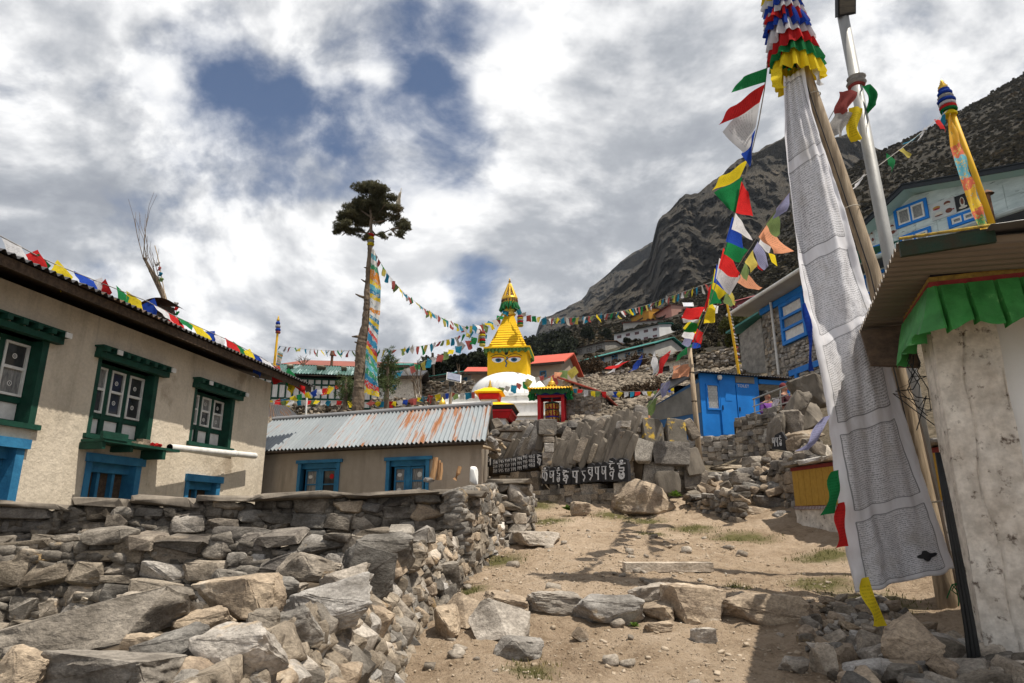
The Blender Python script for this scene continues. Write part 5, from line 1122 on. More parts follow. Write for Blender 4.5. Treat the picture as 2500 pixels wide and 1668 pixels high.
b = MB(); slope(b, fr2.p(-.5, -.4, za), fr2.p(fr2.L+.5, -.4, za), fr2.p(fr2.L+.1, 3, zb2), fr2.p(.8, 3, zb2), .1); slope(b, fr2.p(-.5, 6.4, za), fr2.p(fr2.L+.5, 6.4, za), fr2.p(fr2.L+.1, 3, zb2), fr2.p(.8, 3, zb2), .1); b.build('roof', mat('faded_red_roof', (.30, .09, .06), (.20, .07, .05), 1, .6, .1), rh2)
c = at(810, 884, 43); b = MB(); b.tube([c-Vector((0, 0, .6)), c+Vector((0, 0, .45))], .09, 8); b.tube([c+Vector((0, 0, .45)), c+Vector((0, 0, .75))], [.18, .13], 8); b.build('chimney', RUST, rh2)
house_px('stone_house', 'tan stone house with a dark sloping roof right of the tall tree', (952, 985), (1012, 985), (33, 33), 925, (LIMEW, DARK_R), ((958, 940, 968, 952, 1, 1),), 3.2, rise=.7, over=.5)
house_px('green_hut', 'small bright green hut standing above the tan stone house', (946, 918), (985, 918), (40, 40), 896, (mat('hut_green', (.03, .24, .09), (.02, .15, .06), 2, .6, .1), TEAL_R), (), 3, rise=.5, over=.3)
house_px('teal_roofed_house', 'grey house with a bright teal roof and blue windows left of the stupa', (1052, 950), (1160, 942), (42, 40), 927, (PALEW, mat('bright_teal_roof', (.02, .30, .24), (.02, .22, .18), 1, .5, .1)), ((1075, 928, 1097, 941, 3, 1), (1121, 921, 1141, 937, 3, 2)), 6, rise=1.0, over=.6)
house_px('red_roofed_house', 'small house with an orange red roof left of the stupa dome', (1150, 950), (1215, 945), (37, 37), 914, (TANW, RED_R), (), 5, rise=.9, over=.5)
house_px('red_roofed_house', 'plastered house with a bright orange red roof right of the stupa eyes', (1262, 940), (1372, 935), (39, 38), 898, (TANW, RED_R), ((1318, 905, 1334, 922, 1, 1),), 3.6, rise=1.0, over=.45, end_over=.3)
t_, fr_, c0_, c1_ = house_px('gabled_shed', 'pale grey gabled shed behind the bright orange red roof', (1372, 940), (1408, 945), (41, 43), 895, (PALEW, DARK_R), (), 3, rise=.8, over=.2)
# dry stone house with red edged lean roof
fq = fr_px((1392, 1035), 26.5, (1470, 1035), 25.5)
dsh = thing('stone_barn', 'dry stone barn with a sloping roof edged in rusty red behind the prayer wheel pavilion', 'barn', fq.p(1, 1, fq.hit(1430, 1040)[1]))
zb_ = fq.hit(1430, 1045)[1]; zr0, zr1 = fq.hit(1380, 925)[1], fq.hit(1478, 962)[1]
lay(dsh, lambda s, t: fq.p(s-.35, 0, zb_+t), fq.L+.35, 2.1, .34, .15, .3, BLOCKS, [STONE_W, STONE_W, STONE_M], 71, jit=4, top=lambda s: lerp(zr0, zr1, s/(fq.L+.35))-zb_-.08)
fq2 = Frame(fq.p(fq.L+.02, 0, 0), fq.p(fq.L+.02, 0, 0) + Vector((1.1, 1.8, 0)))
lay(dsh, lambda s, t: fq2.p(s, 0, zb_+t), 1.9, 1.5, .32, .15, .3, BLOCKS, [STONE_M, STONE_M, STONE_D], 72, jit=4, top=lambda s: zr1-zb_-.1-.25*s)
b = MB(); p0, p1 = fq.p(-.5, -.12, zr0+.05), fq.p(fq.L+.12, -.12, zr1+.02); dp = Vector((1.3, 2.2, -.55)); slope(b, p0, p1, p1+dp, p0+Vector((1.0, 2.2, .1)), .06); b.build('roof', DARK_R, dsh)
b = MB(); b.tube([p0+Vector((0, -.04, .03)), p1+Vector((0, -.04, .03)), p1+dp+Vector((0, -.04, .03))], .05, 6); b.build('roof_edge', mat('rust_red_edge', (.28, .05, .03), (.16, .04, .03), 5, .7, .2), dsh)
house_px('stone_hut', 'tiny stone hut among the rubble terraces above the blue shed', (1602, 920), (1662, 912), (38, 37), 886, (LIMEW, DARK_R), ((1618, 893, 1634, 908, 1, 1),), 2.5, rise=.3, over=.25, fm_=WOOD_D, pane=BLACKP)
# houses up the hill
def hill_house(name, label, l, r_, ytop, mats_, wins, depth, **k):
    A = on_hill(*l); Ya = A.y; yr_ = k.pop('ytr', None); Yb = Ya*dq(l[0], ytop)[1]/dq(r_[0], yr_)[1] if yr_ else Ya*.95; return house_px(name, label, l, r_, (Ya, Yb), ytop, mats_, wins, depth, **k)
hill_house('teal_roofed_house', 'long low house with a sloping teal green roof and blue windows on the terraces', (1418, 897), (1600, 862), 886, (PALEW, TEAL_R, WOOD_D), ((1460, 873, 1475, 890, 2, 2), (1494, 865, 1508, 885, 2, 2), (1526, 860, 1538, 872, 2, 2), (1557, 851, 1570, 866, 2, 2)), 7, rise=1.5, over=.6, ytr=842)
hill_house('grey_stone_house', 'grey stone house with three dark framed windows below the monastery', (1403, 868), (1478, 858), 852, (GREYST, DARK_R), ((1410, 853, 1421, 864, 2, 2), (1433, 848, 1445, 860, 2, 2), (1456, 842, 1469, 855, 2, 2)), 8, rise=1.0, over=.6, fm_=WOOD_B, pane=CURT, ytr=835)
hill_house('white_lodge', 'two-storey white lodge with a grey green roof and rows of small windows on the hillside', (1500, 842), (1611, 832), 816, (mat('whitewashed_wall', (.60, .60, .60), (.48, .48, .47), .5, .9, .1, coord='World'), TEAL_R), tuple((x, y, x+10, y+9, 3, 1) for x, y in ((1507, 818), (1528, 813), (1550, 809), (1572, 804), (1594, 800))) + tuple((x, y, x+10, y+7, 3, 1) for x, y in ((1572, 822), (1594, 817), (1510, 836))), 12, rise=1.6, over=.9, ytr=792, fm_=mat('pink_frame', (.32, .14, .14), (.22, .09, .09), 1, .7, 0))
hill_house('monastery', 'grey monastery with mustard yellow upper walls and flat red roofs high on the hillside', (1522, 810), (1672, 804), 789, (PALEW, RED_R), ((1625, 792, 1636, 804, 2, 2), (1643, 788, 1658, 803, 2, 2)), 14, rise=.8, over=1.0, roof='shed', fm_=WOOD_D, ytr=777)
hill_house('monastery_tower', 'mustard yellow top storey of the monastery under a wide flat roof', (1542, 789), (1585, 784), 776, (mat('mustard_wall', (.50, .26, .03), (.36, .18, .03), .5, .9, 0, coord='World'), mat('red_brown_roof', (.16, .06, .035), (.10, .04, .03), 1, .7, 0)), ((1552, 777, 1570, 786, 3, 1),), 9, rise=.4, over=1.4, roof='shed', fm_=WOOD_D)
hill_house('monastery_tower', 'pinkish second upper storey of the monastery right of the mustard yellow one', (1602, 780), (1640, 774), 768, (mat('pink_wall', (.42, .24, .19), (.34, .18, .14), .5, .9, 0, coord='World'), mat('red_brown_roof', (.16, .06, .035)), ), ((1608, 771, 1626, 779, 3, 1),), 9, rise=.4, over=1.2, roof='shed', fm_=WOOD_D)
hill_house('red_house', 'long red tin house with white framed windows, highest in the village', (1762, 772), (1858, 736), 746, (mat('red_tin_wall', (.26, .045, .05), (.19, .035, .04), .6, .6, .1, coord='World'), mat('red_tin_roof', (.30, .06, .06), (.22, .05, .05), .6, .6, .1)), ((1776, 752, 1788, 764, 2, 1), (1802, 742, 1815, 756, 2, 1), (1838, 730, 1848, 741, 2, 1)), 7, rise=1.6, over=.5, fm_=WHITEP)
for px, py, lab in ((1680, 744, 'white framed solar panel on a stand above the monastery roof'),):
    c = at(px, py, 100); t_ = thing('solar_array', lab, 'solar panel', c-Vector((0, 0, 2))); b = MB(); b.box(c, (1.55, .08, .9), rot=Euler((R(-30), 0, 0))); b.build('panel', mat('solar_cells', (.16, .18, .24), (.10, .11, .16), 6, .3, 0), t_); b = MB(); b.tube([c-Vector((0, -.1, 3)), c+Vector((0, .1, 0))], .06, 6); b.build('stand', STEEL, t_)
    b = MB()
    for q in (-.79, .79): b.box(c+Vector((q, -.04, 0)), (.08, .1, .98), rot=Euler((R(-30), 0, 0)))
    b.build('panel_frame', WHITEP, t_)

# ---------------------------------------------------------------- rubble slopes, scrub and woods
def px_rubble(name, n, quad, Yr, smin, smax, m, seed, hillside=False):
    r = random.Random(seed); it = []
    (xa, ya), (xb, yb), (xc, yc), (xd, yd) = quad
    for _ in range(n):
        u, v = r.random(), r.random(); px = lerp(lerp(xa, xb, u), lerp(xd, xc, u), v); Y = lerp(Yr[0], Yr[1], v); q, _z = dq(px, 900); x = q*Y; s = r.uniform(smin, smax)*r.uniform(.6, 1)
        it.append((r.randrange(14), (x, Y, gz(x, Y)+s*.2), (s*1.3, s, s*.8), rot3(r.uniform(-.5, .5), r.uniform(-.5, .5), r.uniform(0, 6.3))))
    return scatter(name, RAWS, it, m)
px_rubble('rubble_slope', 8500, ((1390, 0), (1760, 0), (1960, 0), (1400, 0)), (24, 50), .10, .36, RUBBLE, 81)
px_rubble('rubble_slope', 1600, ((1640, 0), (1960, 0), (1990, 0), (1560, 0)), (38, 58), .25, .6, RUBBLE, 82)
px_rubble('rubble_slope', 1500, ((640, 0), (1160, 0), (1160, 0), (640, 0)), (22, 34), .12, .35, RUBBLE, 83)
def terrace(label, l, r_, Y, h, n, seed, wm=.4, hm=.22):
    f = fr_px(l, Y[0], r_, Y[1]); t_ = thing('terrace_wall', label, 'stone wall', f.p(f.L/2, 0, f.hit(*l)[1])); zl, zr_ = f.hit(*l)[1], f.hit(*r_)[1]
    lay(t_, lambda s, t: f.p(s, .2*t, lerp(zl, zr_, s/f.L)+t), f.L, h, wm, hm, .5, ROCKS, [RUBBLE, RUBBLE, STONE_W, STONE_D], seed, jit=14, out=.12); return t_
terrace('rubble terrace wall running from the blue shed roof to the stone house on the right', (1700, 905), (1885, 868), (36, 33), .9, 0, 84)
terrace('tall rubble terrace wall below the long teal roofed house', (1430, 950), (1600, 925), (44, 41), 1.0, 0, 85, .6, .3)
terrace('dark stone wall below the teal roofed house left of the stupa', (1010, 968), (1150, 962), (36, 34), .75, 0, 86, .4, .2)
terrace('heaped stone wall in front of the long green-roofed lodge', (678, 1013), (838, 1016), (28, 27), .5, 0, 87, .3, .2)
terrace('low rubble wall behind the tall pruned tree', (905, 1003), (1060, 1003), (27, 26.5), .55, 0, 88, .3, .18)
# leaf clumps
def sprig_raw(seed, n=7, L=1., wd=.12):
    r = random.Random(seed); V = []; T = []
    for k in range(n):
        d = Vector((r.gauss(0, 1), r.gauss(0, 1), r.gauss(0, .8))).normalized(); s_ = d.orthogonal().normalized()*wd*r.uniform(.6, 1.2); l = L*r.uniform(.5, 1)*.5; i = len(V)
        V += [d*-.05-s_*.4, d*l*.6-s_, d*l, d*l*.6+s_]; T += [(i, i+1, i+2), (i, i+2, i+3)]
    return np.array([tuple(v) for v in V], 'f'), np.array(T, 'i')
SPR = [sprig_raw(i, 9, 1., .10) for i in range(6)]; BUSHR = [sprig_raw(20+i, 14, 1., .20) for i in range(6)]; NEED = [sprig_raw(40+i, 16, 1.1, .03) for i in range(5)]
def foliage(name, blobs, n, size, m, parent=None, seed=1, raws=None, kind=None, gap=-.18):
    "sprigs through ellipsoids (centre, radii), denser near their skins, with gaps"
    r = random.Random(seed); it = []; w_ = [b_[1][0]*b_[1][1]+b_[1][0]*b_[1][2] for b_ in blobs]; raws = raws or SPR
    while len(it) < n:
        c_, rd = r.choices(blobs, w_)[0]; d = Vector((r.gauss(0, 1), r.gauss(0, 1), r.gauss(0, 1))).normalized()*r.random()**.45; p = Vector((c_[0]+d.x*rd[0], c_[1]+d.y*rd[1], c_[2]+d.z*rd[2]))
        if mnoise.noise(p*(1.6/max(.4, size*3))) < gap: continue
        s = size*r.uniform(.6, 1.3); it.append((r.randrange(len(raws)), p, (s, s, s), rot3(r.uniform(0, 6), r.uniform(0, 6), r.uniform(0, 6))))
    o = scatter(name, raws, it, m, parent)
    if kind is None:
        del o['kind']
    return o
SCR1 = mat('scrub_leaf', (.066, .056, .034), (.032, .028, .018), .08, 1, 0, coord='World', c3=(.12, .085, .045), t3=.56, s3=.05, trans=.15)
FOR1 = mat('forest_leaf', (.035, .042, .022), (.016, .02, .012), .3, 1, 0, coord='World', trans=.1)
FIR = mat('fir_leaf', (.13, .12, .065), (.055, .058, .034), 1.5, .9, 0, coord='World', c3=(.17, .13, .075), t3=.6, trans=.3)
GRB = mat('olive_bush', (.085, .085, .02), (.04, .045, .014), 1.5, .95, 0, coord='World', trans=.2)
r = random.Random(91); it = []
while len(it) < 20000:
    t = r.random()**.7; y = YH0+8+(YH1-YH0)*t*.98; q = r.uniform(-.05, 1.35); x = q*y
    if fbm(x*.03, y*.03, 5) < r.uniform(-.9, .05) or (.03 < q < .40 and y < 185 and r.random() < .88): continue
    s = r.uniform(.8, 2.4)*(.5+.5*min(1, t*3)); it.append((r.randrange(6), (x, y, hill(q, y)+s*.15), (s*1.6, s*1.6, s*.9), rot3(0, 0, r.uniform(0, 6))))
scatter('hillside_scrub', BUSHR, it, SCR1)
def hp(px, py): return on_hill(px, py)
bl = []
r = random.Random(5)
for k in range(60):
    px = r.uniform(1282, 1396); py = r.uniform(lerp(850, 822, (px-1282)/115), lerp(888, 876, (px-1282)/115)); c = hp(px, py); s = c.y*.012; bl.append((c+Vector((0, 0, s*.6)), (s*r.uniform(.7, 1.2), s, s*r.uniform(.8, 1.5))))
foliage('woodland', bl, 5200, 1.5, FOR1, seed=3, raws=BUSHR, kind='stuff')
bl = []
for k in range(44):
    px = r.uniform(990, 1200); c = at(px, lerp(918, 888, max(0, min(1, (px-1010)/120)))+r.uniform(-6, 14), 66); s = r.uniform(.5, 1.2); bl.append((c, (s*.8, s, s*1.3)))
foliage('treeline', bl, 2600, .8, FOR1, seed=4, raws=BUSHR, kind='stuff')
bl = []
for k in range(80):
    px = r.uniform(1700, 1900); py = r.uniform(760, 850) + (20 if px < 1760 else 0); c = hp(px, py); s = c.y*.014*r.uniform(.6, 1.2); bl.append((c+Vector((0, 0, s*.4)), (s*1.2, s, s*.8)))
foliage('scrub_bank', bl, 5000, 1.0, mat('brown_scrub', (.075, .058, .035), (.035, .03, .02), .5, 1, 0, coord='World', trans=.1), seed=6, raws=BUSHR, kind='stuff')
def bush(px, py, Y, rx, rz_, n, m, label, size=.3, name='bush', seed=1):
    c = at(px, py, Y) if Y else hp(px, py); t_ = thing(name, label, 'bush', c); r = random.Random(seed+px)
    foliage('foliage', [(c+Vector((r.uniform(-.6, .6)*rx, r.uniform(-.3, .3)*rx, rz_*r.uniform(.2, .7))), (rx*r.uniform(.4, .6), rx*.5, rz_*r.uniform(.35, .55))) for _ in range(7)], n, size, m, t_, seed)
    b = MB()
    for k in range(6): b.tube([c-Vector((0, 0, .3)), c+Vector((r.uniform(-.6, .6)*rx, r.uniform(-.3, .3)*rx, rz_*.8))], [.05, .015], 5)
    b.build('stems', BARK, t_); return t_
bush(1822, 842, 44, 2.0, 2.0, 1900, GRB, 'broad olive green bush above the terrace wall beside the stone house', .42)
bush(1428, 905, 46, 1.9, .8, 700, mat('dry_bush', (.10, .065, .04), (.05, .035, .02), 2, 1, 0, coord='World'), 'dry brown bush growing out of the rubble below the teal roofed house', .32)
bush(1540, 895, 43, 1.6, .7, 600, mat('dry_bush', (.10, .065, .04)), 'dry brown bush growing on the rubble below the second blue window', .32, seed=3)
bush(1575, 975, 30, 1.4, .9, 700, mat('dry_bush', (.10, .065, .04)), 'straggly brown bush left of the blue shed', .26, seed=5)
def round_tree(px, py, hpx, wpx, label, seed, name='dark_tree'):
    c = hp(px, py); k = c.y/F; H = hpx*k; W_ = wpx*k/2; t_ = thing(name, label, 'tree', c); r = random.Random(seed)
    foliage('crown', [(c+Vector((r.uniform(-.5, .5)*W_, r.uniform(-.4, .4)*W_, H*r.uniform(.5, .85))), (W_*.6, W_*.6, H*.2)) for _ in range(8)], 900, H*.13, FOR1, t_, seed, BUSHR)
    b = MB(); b.tube([c-Vector((0, 0, .5)), c+Vector((0, 0, H*.6))], [H*.03, H*.015], 6); b.build('trunk', BARK, t_)
round_tree(1435, 846, 52, 34, 'dark round-headed tree left of the white lodge, the larger of two', 1)
round_tree(1480, 838, 42, 30, 'dark round-headed tree nearest the white lodge, the smaller of two', 2)
round_tree(1532, 846, 24, 20, 'small dark bushy tree against the white lodge wall', 3)
round_tree(1652, 822, 36, 30, 'dark tree right of the white lodge below the monastery', 4)

# ---------------------------------------------------------------- the tall pruned fir with its banner
YT = 20.0
def tp(px, py, d=0): return at(px, py, YT+d)
tre = thing('pruned_fir', 'tall fir stripped of branches except for a flat dark crown at its top', 'tree', tp(872, 1030))
b = MB(); tr_ = [(868, 1090, 16), (872, 1020, 15), (876, 960, 14.5), (879, 900, 13.5), (882, 850, 13), (886, 825, 12.5), (891, 800, 9.5), (895, 760, 9), (898, 700, 8.5), (902, 640, 7), (904, 600, 6), (906, 570, 4.5), (905, 520, 3), (902, 470, 1.2)]
tq = []
for i in range(131):
    y = lerp(1090, 470, i/130); x = pl_at([(-yy, xx) for xx, yy, _ in tr_], -y); w_ = pl_at([(-yy, ww) for _, yy, ww in tr_], -y); tq.append((tp(x + fbm(y*.05, 3.)*1.2, y), w_*YT/F*(1+.11*fbm(y*.12, 1.)+.06*fbm(y*.5, 7.))))
b.tube([q for q, _ in tq], [w_ for _, w_ in tq], 18)
for i, v in enumerate(b.v): v += Vector((fbm(v.x*9, v.z*5, v.y*9), fbm(v.x*9+5, v.z*5, v.y*9), 0))*.022
b.build('trunk', BARK, tre)
b = MB()
for x, y, x1, y1, w_ in ((884, 822, 860, 822, 5), (888, 842, 866, 835, 4), (893, 728, 868, 718, 4), (896, 690, 882, 682, 3), (886, 862, 868, 858, 4), (899, 655, 889, 653, 3), (893, 883, 903, 880, 4), (898, 755, 924, 757, 3.5), (880, 884, 866, 880, 3)):
    b.tube([tp(x, y), tp(lerp(x, x1, .6), lerp(y, y1, .5), -.1), tp(x1, y1, -.25)], [w_*YT/F, w_*.7*YT/F, w_*.35*YT/F], 6)
b.build('branch_stubs', BARK, tre)
b = MB(); r = random.Random(3)
for x0, y0, x1, y1 in ((906, 575, 955, 560), (955, 560, 1000, 545), (955, 560, 985, 583), (905, 570, 850, 555), (850, 555, 822, 545), (850, 555, 835, 575), (904, 540, 940, 500), (904, 530, 860, 490), (903, 510, 915, 455), (905, 560, 930, 580), (904, 545, 975, 525), (904, 560, 880, 580)):
    b.tube([tp(x0, y0), tp((x0+x1)/2, (y0+y1)/2+4, .1), tp(x1, y1, r.uniform(-.5, .5))], [.035, .025, .012], 5)
b.build('boughs', BARK, tre)
cr = []
for x, y, rx, ry in ((898, 485, 48, 30), (880, 505, 42, 26), (925, 480, 40, 28), (860, 535, 36, 20), (900, 525, 48, 26), (955, 520, 36, 18), (975, 545, 26, 17), (838, 552, 24, 16), (824, 560, 16, 11), (868, 566, 22, 10), (990, 552, 15, 14), (912, 458, 36, 13), (978, 572, 14, 10), (845, 520, 22, 12), (892, 578, 14, 9), (940, 575, 14, 7)):
    cr.append((tp(x, y, rng.uniform(-.25, .25)), (rx*YT/F, min(rx*YT/F, .5), ry*YT/F)))
r = random.Random(31); cr2 = []
for c_, rd in cr:
    for _ in range(9): d = Vector((r.gauss(0, 1), r.gauss(0, 1), r.gauss(0, 1))).normalized()*r.uniform(.4, 1.0); cr2.append((c_+Vector((d.x*rd[0], d.y*rd[1], d.z*rd[2])), (rd[0]*r.uniform(.35, .6), rd[1]*.5, rd[2]*r.uniform(.3, .6))))
foliage('crown', cr2, 9000, .19, FIR, tre, 8, [sprig_raw(60+i, 12, 1., .042) for i in range(6)], None, -.40)
# banner materials with printed bands
def print_mat(name, cols, nb, lines=0, wave=.1):
    m = bpy.data.materials.new(name); m.use_nodes = True; t = NT(m.node_tree); t.n.clear(); uv = t.new('ShaderNodeTexCoord').outputs['UV']; u, v, _z = t.sep(uv)
    vv = t.m('MULTIPLY', t.m('ADD', v, t.m('MULTIPLY', t.m('SUBTRACT', t.noise(t.comb(t.m('MULTIPLY', u, 2), t.m('MULTIPLY', v, 9), 0), 2, 3), .5), wave)), nb)
    rr = t.m('FRACT', t.m('MULTIPLY', t.m('SINE', t.m('MULTIPLY', t.m('FLOOR', vv), 12.9898)), 43758.5)); rr = t.m('ABSOLUTE', rr)
    n = t.new('ShaderNodeValToRGB'); n.color_ramp.interpolation = 'CONSTANT'; e = n.color_ramp.elements
    while len(e) < len(cols): e.new(.5)
    for i, (q, c_) in enumerate(zip(e, cols)): q.position = i/len(cols); q.color = (*c_, 1)
    t.l.new(rr, n.inputs[0]); col = n.outputs[0]
    k1 = t.noise(t.comb(t.m('MULTIPLY', u, 6), t.m('MULTIPLY', v, 40), 3.), 1.2, 4, .6)
    n2 = t.new('ShaderNodeValToRGB'); n2.color_ramp.interpolation = 'CONSTANT'; e = n2.color_ramp.elements
    while len(e) < len(cols): e.new(.5)
    for i, (q, c_) in enumerate(zip(e, cols[::-1])): q.position = i/len(cols); q.color = (*c_, 1)
    t.l.new(t.m('FRACT', t.m('MULTIPLY', k1, 5)), n2.inputs[0]); col = t.mix(t.map(k1, .56, .58), col, n2.outputs[0])
    p = t.new('ShaderNodeBsdfPrincipled'); t.l.new(col, p.inputs[0]); p.inputs['Roughness'].default_value = .85; tr = t.new('ShaderNodeBsdfTranslucent'); t.l.new(col, tr.inputs[0])
    ms = t.new('ShaderNodeMixShader'); ms.inputs[0].default_value = .3; t.l.new(p.outputs[0], ms.inputs[1]); t.l.new(tr.outputs[0], ms.inputs[2]); o = t.new('ShaderNodeOutputMaterial'); t.l.new(ms.outputs[0], o.inputs[0]); return m
FEST = print_mat('printed_banner', wave=.03, nb=30, cols=[(.75, .72, .66), (.03, .22, .38), (.70, .25, .03), (.78, .55, .03), (.05, .28, .12), (.62, .06, .05), (.72, .70, .66), (.10, .40, .48)])
def strip(name, label, cat, L_, Rr, m, dep=.05, nu=6, nv=60, wob=.04, seed=0, parent=None):
    "hanging cloth between two edge polylines [(px,py,Y)...]"
    def pp(pl_, v):
        k = v*(len(pl_)-1); i = min(int(k), len(pl_)-2); a, c_ = at(*pl_[i]), at(*pl_[i+1]); return a.lerp(c_, k-i)
    b = MB(); b.grid(lambda u, v: pp(L_, v).lerp(pp(Rr, v), u) + Vector((0, wob*math.sin(u*7+v*11+seed) * math.sin(math.pi*min(1, u*1.0+.0)) + wob*.6*math.sin(v*31+u*3+seed)*u, 0)), nu, nv)
    o = b.build(name, m, parent, True)
    if parent is None: tag(o, label, cat)
    return o
strip('prayer_banner', 'tall narrow multicoloured prayer banner tied along the pruned fir trunk', 'banner', [(908, 605, 19.6), (903, 680, 19.6), (903, 750, 19.55), (900, 800, 19.5), (893, 860, 19.5), (889, 960, 19.5)], [(915, 612, 19.6), (930, 700, 19.55), (928, 760, 19.5), (922, 830, 19.5), (920, 900, 19.5), (926, 970, 19.4)], FEST)
b = MB()
for k, (y, m_) in enumerate(((575, 0), (583, 1), (590, 2), (597, 1))): b.lathe((tp(905, y).x, YT, tp(905, y).z-.05), [(.10, 0), (.125, .05), (.10, .1)], 10, m_)
b.build('cloth_wrap', [FLAGC['red'], FLAGC['yellow'], FLAGC['grey']], tre)
o = strip('small_banner', 'small pale banner on a stick in the crown of the pruned fir', 'banner', [(974, 470, 19.8), (970, 485, 19.8), (966, 498, 19.8)], [(980, 468, 19.8), (978, 485, 19.8), (978, 500, 19.8)], cloth('cream_cloth', (.66, .58, .44)), nv=8)
b = MB(); b.tube([tp(965, 520), tp(980, 460)], .02, 5); b.build('stick', WHITEP, o)
# bare trees and saplings
def bare(name, label, cat, base, tips, Y, w0, seed, gen=3, spread=.5):
    t_ = thing(name, label, cat, at(*base, Y)); b = MB(); tw = MB(); r = random.Random(seed)
    def grow(p, d, L, w_, g_):
        q = p + d*L; m1 = p + d*L*.5 + Vector((r.uniform(-1, 1), 0, r.uniform(-1, 1)))*L*.06; (b if g_ == gen else tw).tube([p, m1, q], [w_, w_*.8, w_*.6], 5, 0, False)
        if g_ > 0:
            for _ in range(3 if g_ < gen else 4): grow(p.lerp(q, r.uniform(.35, 1)), (d + Vector((r.gauss(0, spread), r.gauss(0, spread), r.gauss(.1, spread*.7)))).normalized(), L*r.uniform(.4, .75), w_*.5, g_-1)
    for tx, ty in tips:
        p0, p1 = at(*base, Y), at(tx, ty, Y); grow(p0, (p1-p0).normalized(), (p1-p0).length*.62, w0, gen)
    b.build('trunk', BARK, t_); tw.build('twigs', BARK, t_); return t_
bare('bare_tree', 'bare leafless tree leaning left behind the mud house roof with rags tied in it', 'tree', (412, 770), ((312, 548), (366, 618)), 16, .022, 5, 2, .24)
b = MB(); b.tube([at(412, 775, 16), at(398, 720, 16), at(372, 668, 16), at(352, 630, 16)], [.085, .07, .055, .03], 8); b.build('trunk', BARK, bpy.data.objects['bare_tree'])
b = MB(); b.tube([at(412, 770, 15.9), at(385, 625, 15.9), at(378, 600, 15.9)], .012, 4); b.build('pole', WOOD, bpy.data.objects['bare_tree'])
for i, (x, y) in enumerate(((382, 640), (384, 652), (386, 665), (388, 678), (425, 738), (427, 748), (429, 760))):
    b = MB(); c = at(x, y, 15.85); b.grid(lambda u, v: c + Vector((u*.10+.02*math.sin(v*5), .03*math.sin(u*5+i), -v*.11)), 3, 3); b.build('rag', FLAGC[['grey', 'rust', 'teal', 'olive', 'grey', 'red', 'green'][i]], bpy.data.objects['bare_tree'])
bare('bare_shrub', 'small round bare shrub poking above the green-roofed lodge', 'shrub', (740, 894), ((735, 868), (748, 866), (725, 875), (755, 876)), 34, .03, 6, 3, .6)
bare('bare_sapling', 'tall thin bare saplings in front of the tan stone house', 'sapling', (1020, 990), ((1000, 890), (1018, 870), (1030, 885)), 26, .03, 7, 2, .25)
bare('bare_sapling', 'pale pinkish bare sapling beside the solar street lamp', 'sapling', (1122, 960), ((1108, 905), (1120, 890), (1128, 925)), 28, .04, 8, 2, .25)
bare('bare_sapling', 'dry brown saplings against the rubble wall left of the shrine', 'sapling', (1045, 1000), ((1030, 960), (1050, 950), (1060, 970)), 24, .02, 9, 3, .5)
def pine(px0, py0, px1, py1, Y, tufts, label, seed):
    t_ = thing('young_pine', label, 'pine', at(px0, py0, Y)); b = MB(); b.tube([at(px0, py0, Y), at(lerp(px0, px1, .5), lerp(py0, py1, .5), Y), at(px1, py1, Y)], [.10, .07, .03], 7); b.build('trunk', BARK, t_); it = []; r = random.Random(seed); bb = MB()
    for x, y, s in tufts:
        c = at(x, y, Y+r.uniform(-.4, .4)); bb.tube([at(px0+(px1-px0)*.6, max(y+8, py1), Y), c], .02, 4)
        for _ in range(26): it.append((r.randrange(5), c+Vector((r.gauss(0, .5), r.gauss(0, .5), r.gauss(0, .6)))*s, (s*1.3,)*3, rot3(r.uniform(0, 6), r.uniform(0, 6), r.uniform(0, 6))))
    bb.build('branches', BARK, t_); o = scatter('needles', NEED, it, mat('pine_needles', (.10, .13, .05), (.05, .07, .025), 4, .9, 0, coord='World', trans=.2), t_); del o['kind']
pine(943, 1010, 948, 868, 22, ((948, 872, .26), (930, 895, .22), (950, 905, .36), (962, 885, .22), (935, 925, .3), (955, 925, .34), (942, 940, .28)), 'young long-needled pine just right of the pruned fir', 1)
pine(842, 1000, 846, 925, 23, ((846, 935, .3), (838, 950, .28), (855, 955, .3), (848, 965, .26)), 'young long-needled pine tuft just left of the pruned fir trunk', 2)
# ---------------------------------------------------------------- blue shed with its yard wall, railing and people
YB = 20.0
fb1 = fr_px((1718, 1063), YB, (1862, 1050), YB*1.03)
shd = thing('blue_shed', 'bright blue tin shed with a lattice window and a painted toilet door', 'shed', fb1.p(.9, .8, fb1.hit(1718, 1066)[1]))
zb1, zt1 = fb1.hit(1718, 1064)[1], fb1.hit(1712, 911)[1]; aD = [fb1.hit(x, 990)[0] for x in (1726, 1758, 1759, 1798, 1800, 1846, 1862)]
wz0, wz1 = fb1.hit(1740, 998)[1], fb1.hit(1740, 941)[1]
b = MB(); wall_open(b, fb1, 0, fb1.L, zb1, zt1, .06, [(aD[0]+.05, aD[1]-.04, wz0, wz1)]); b.build('front_wall', BLUES, shd)
sideL = Vector((-1.05, 2.2, 0)); A0 = fb1.p(0, 0, 0)
fsd = Frame(A0+sideL, A0); Ls = fsd.L
b = MB(); zl = zt1-.52
b.hexa([fsd.p(0, 0, zb1-.1), fsd.p(Ls-.01, 0, zb1-.1), fsd.p(Ls-.01, .05, zb1-.1), fsd.p(0, .05, zb1-.1), fsd.p(0, 0, zl-.2), fsd.p(Ls-.01, 0, zt1-.16), fsd.p(Ls-.01, .05, zt1-.16), fsd.p(0, .05, zl-.2)]); b.build('side_wall', mat('shed_blue_weathered', (.04, .13, .28), (.03, .09, .20), 2, .7, .2), shd)  # darker copy of the shed blue: the side wall's shade is put into its colour
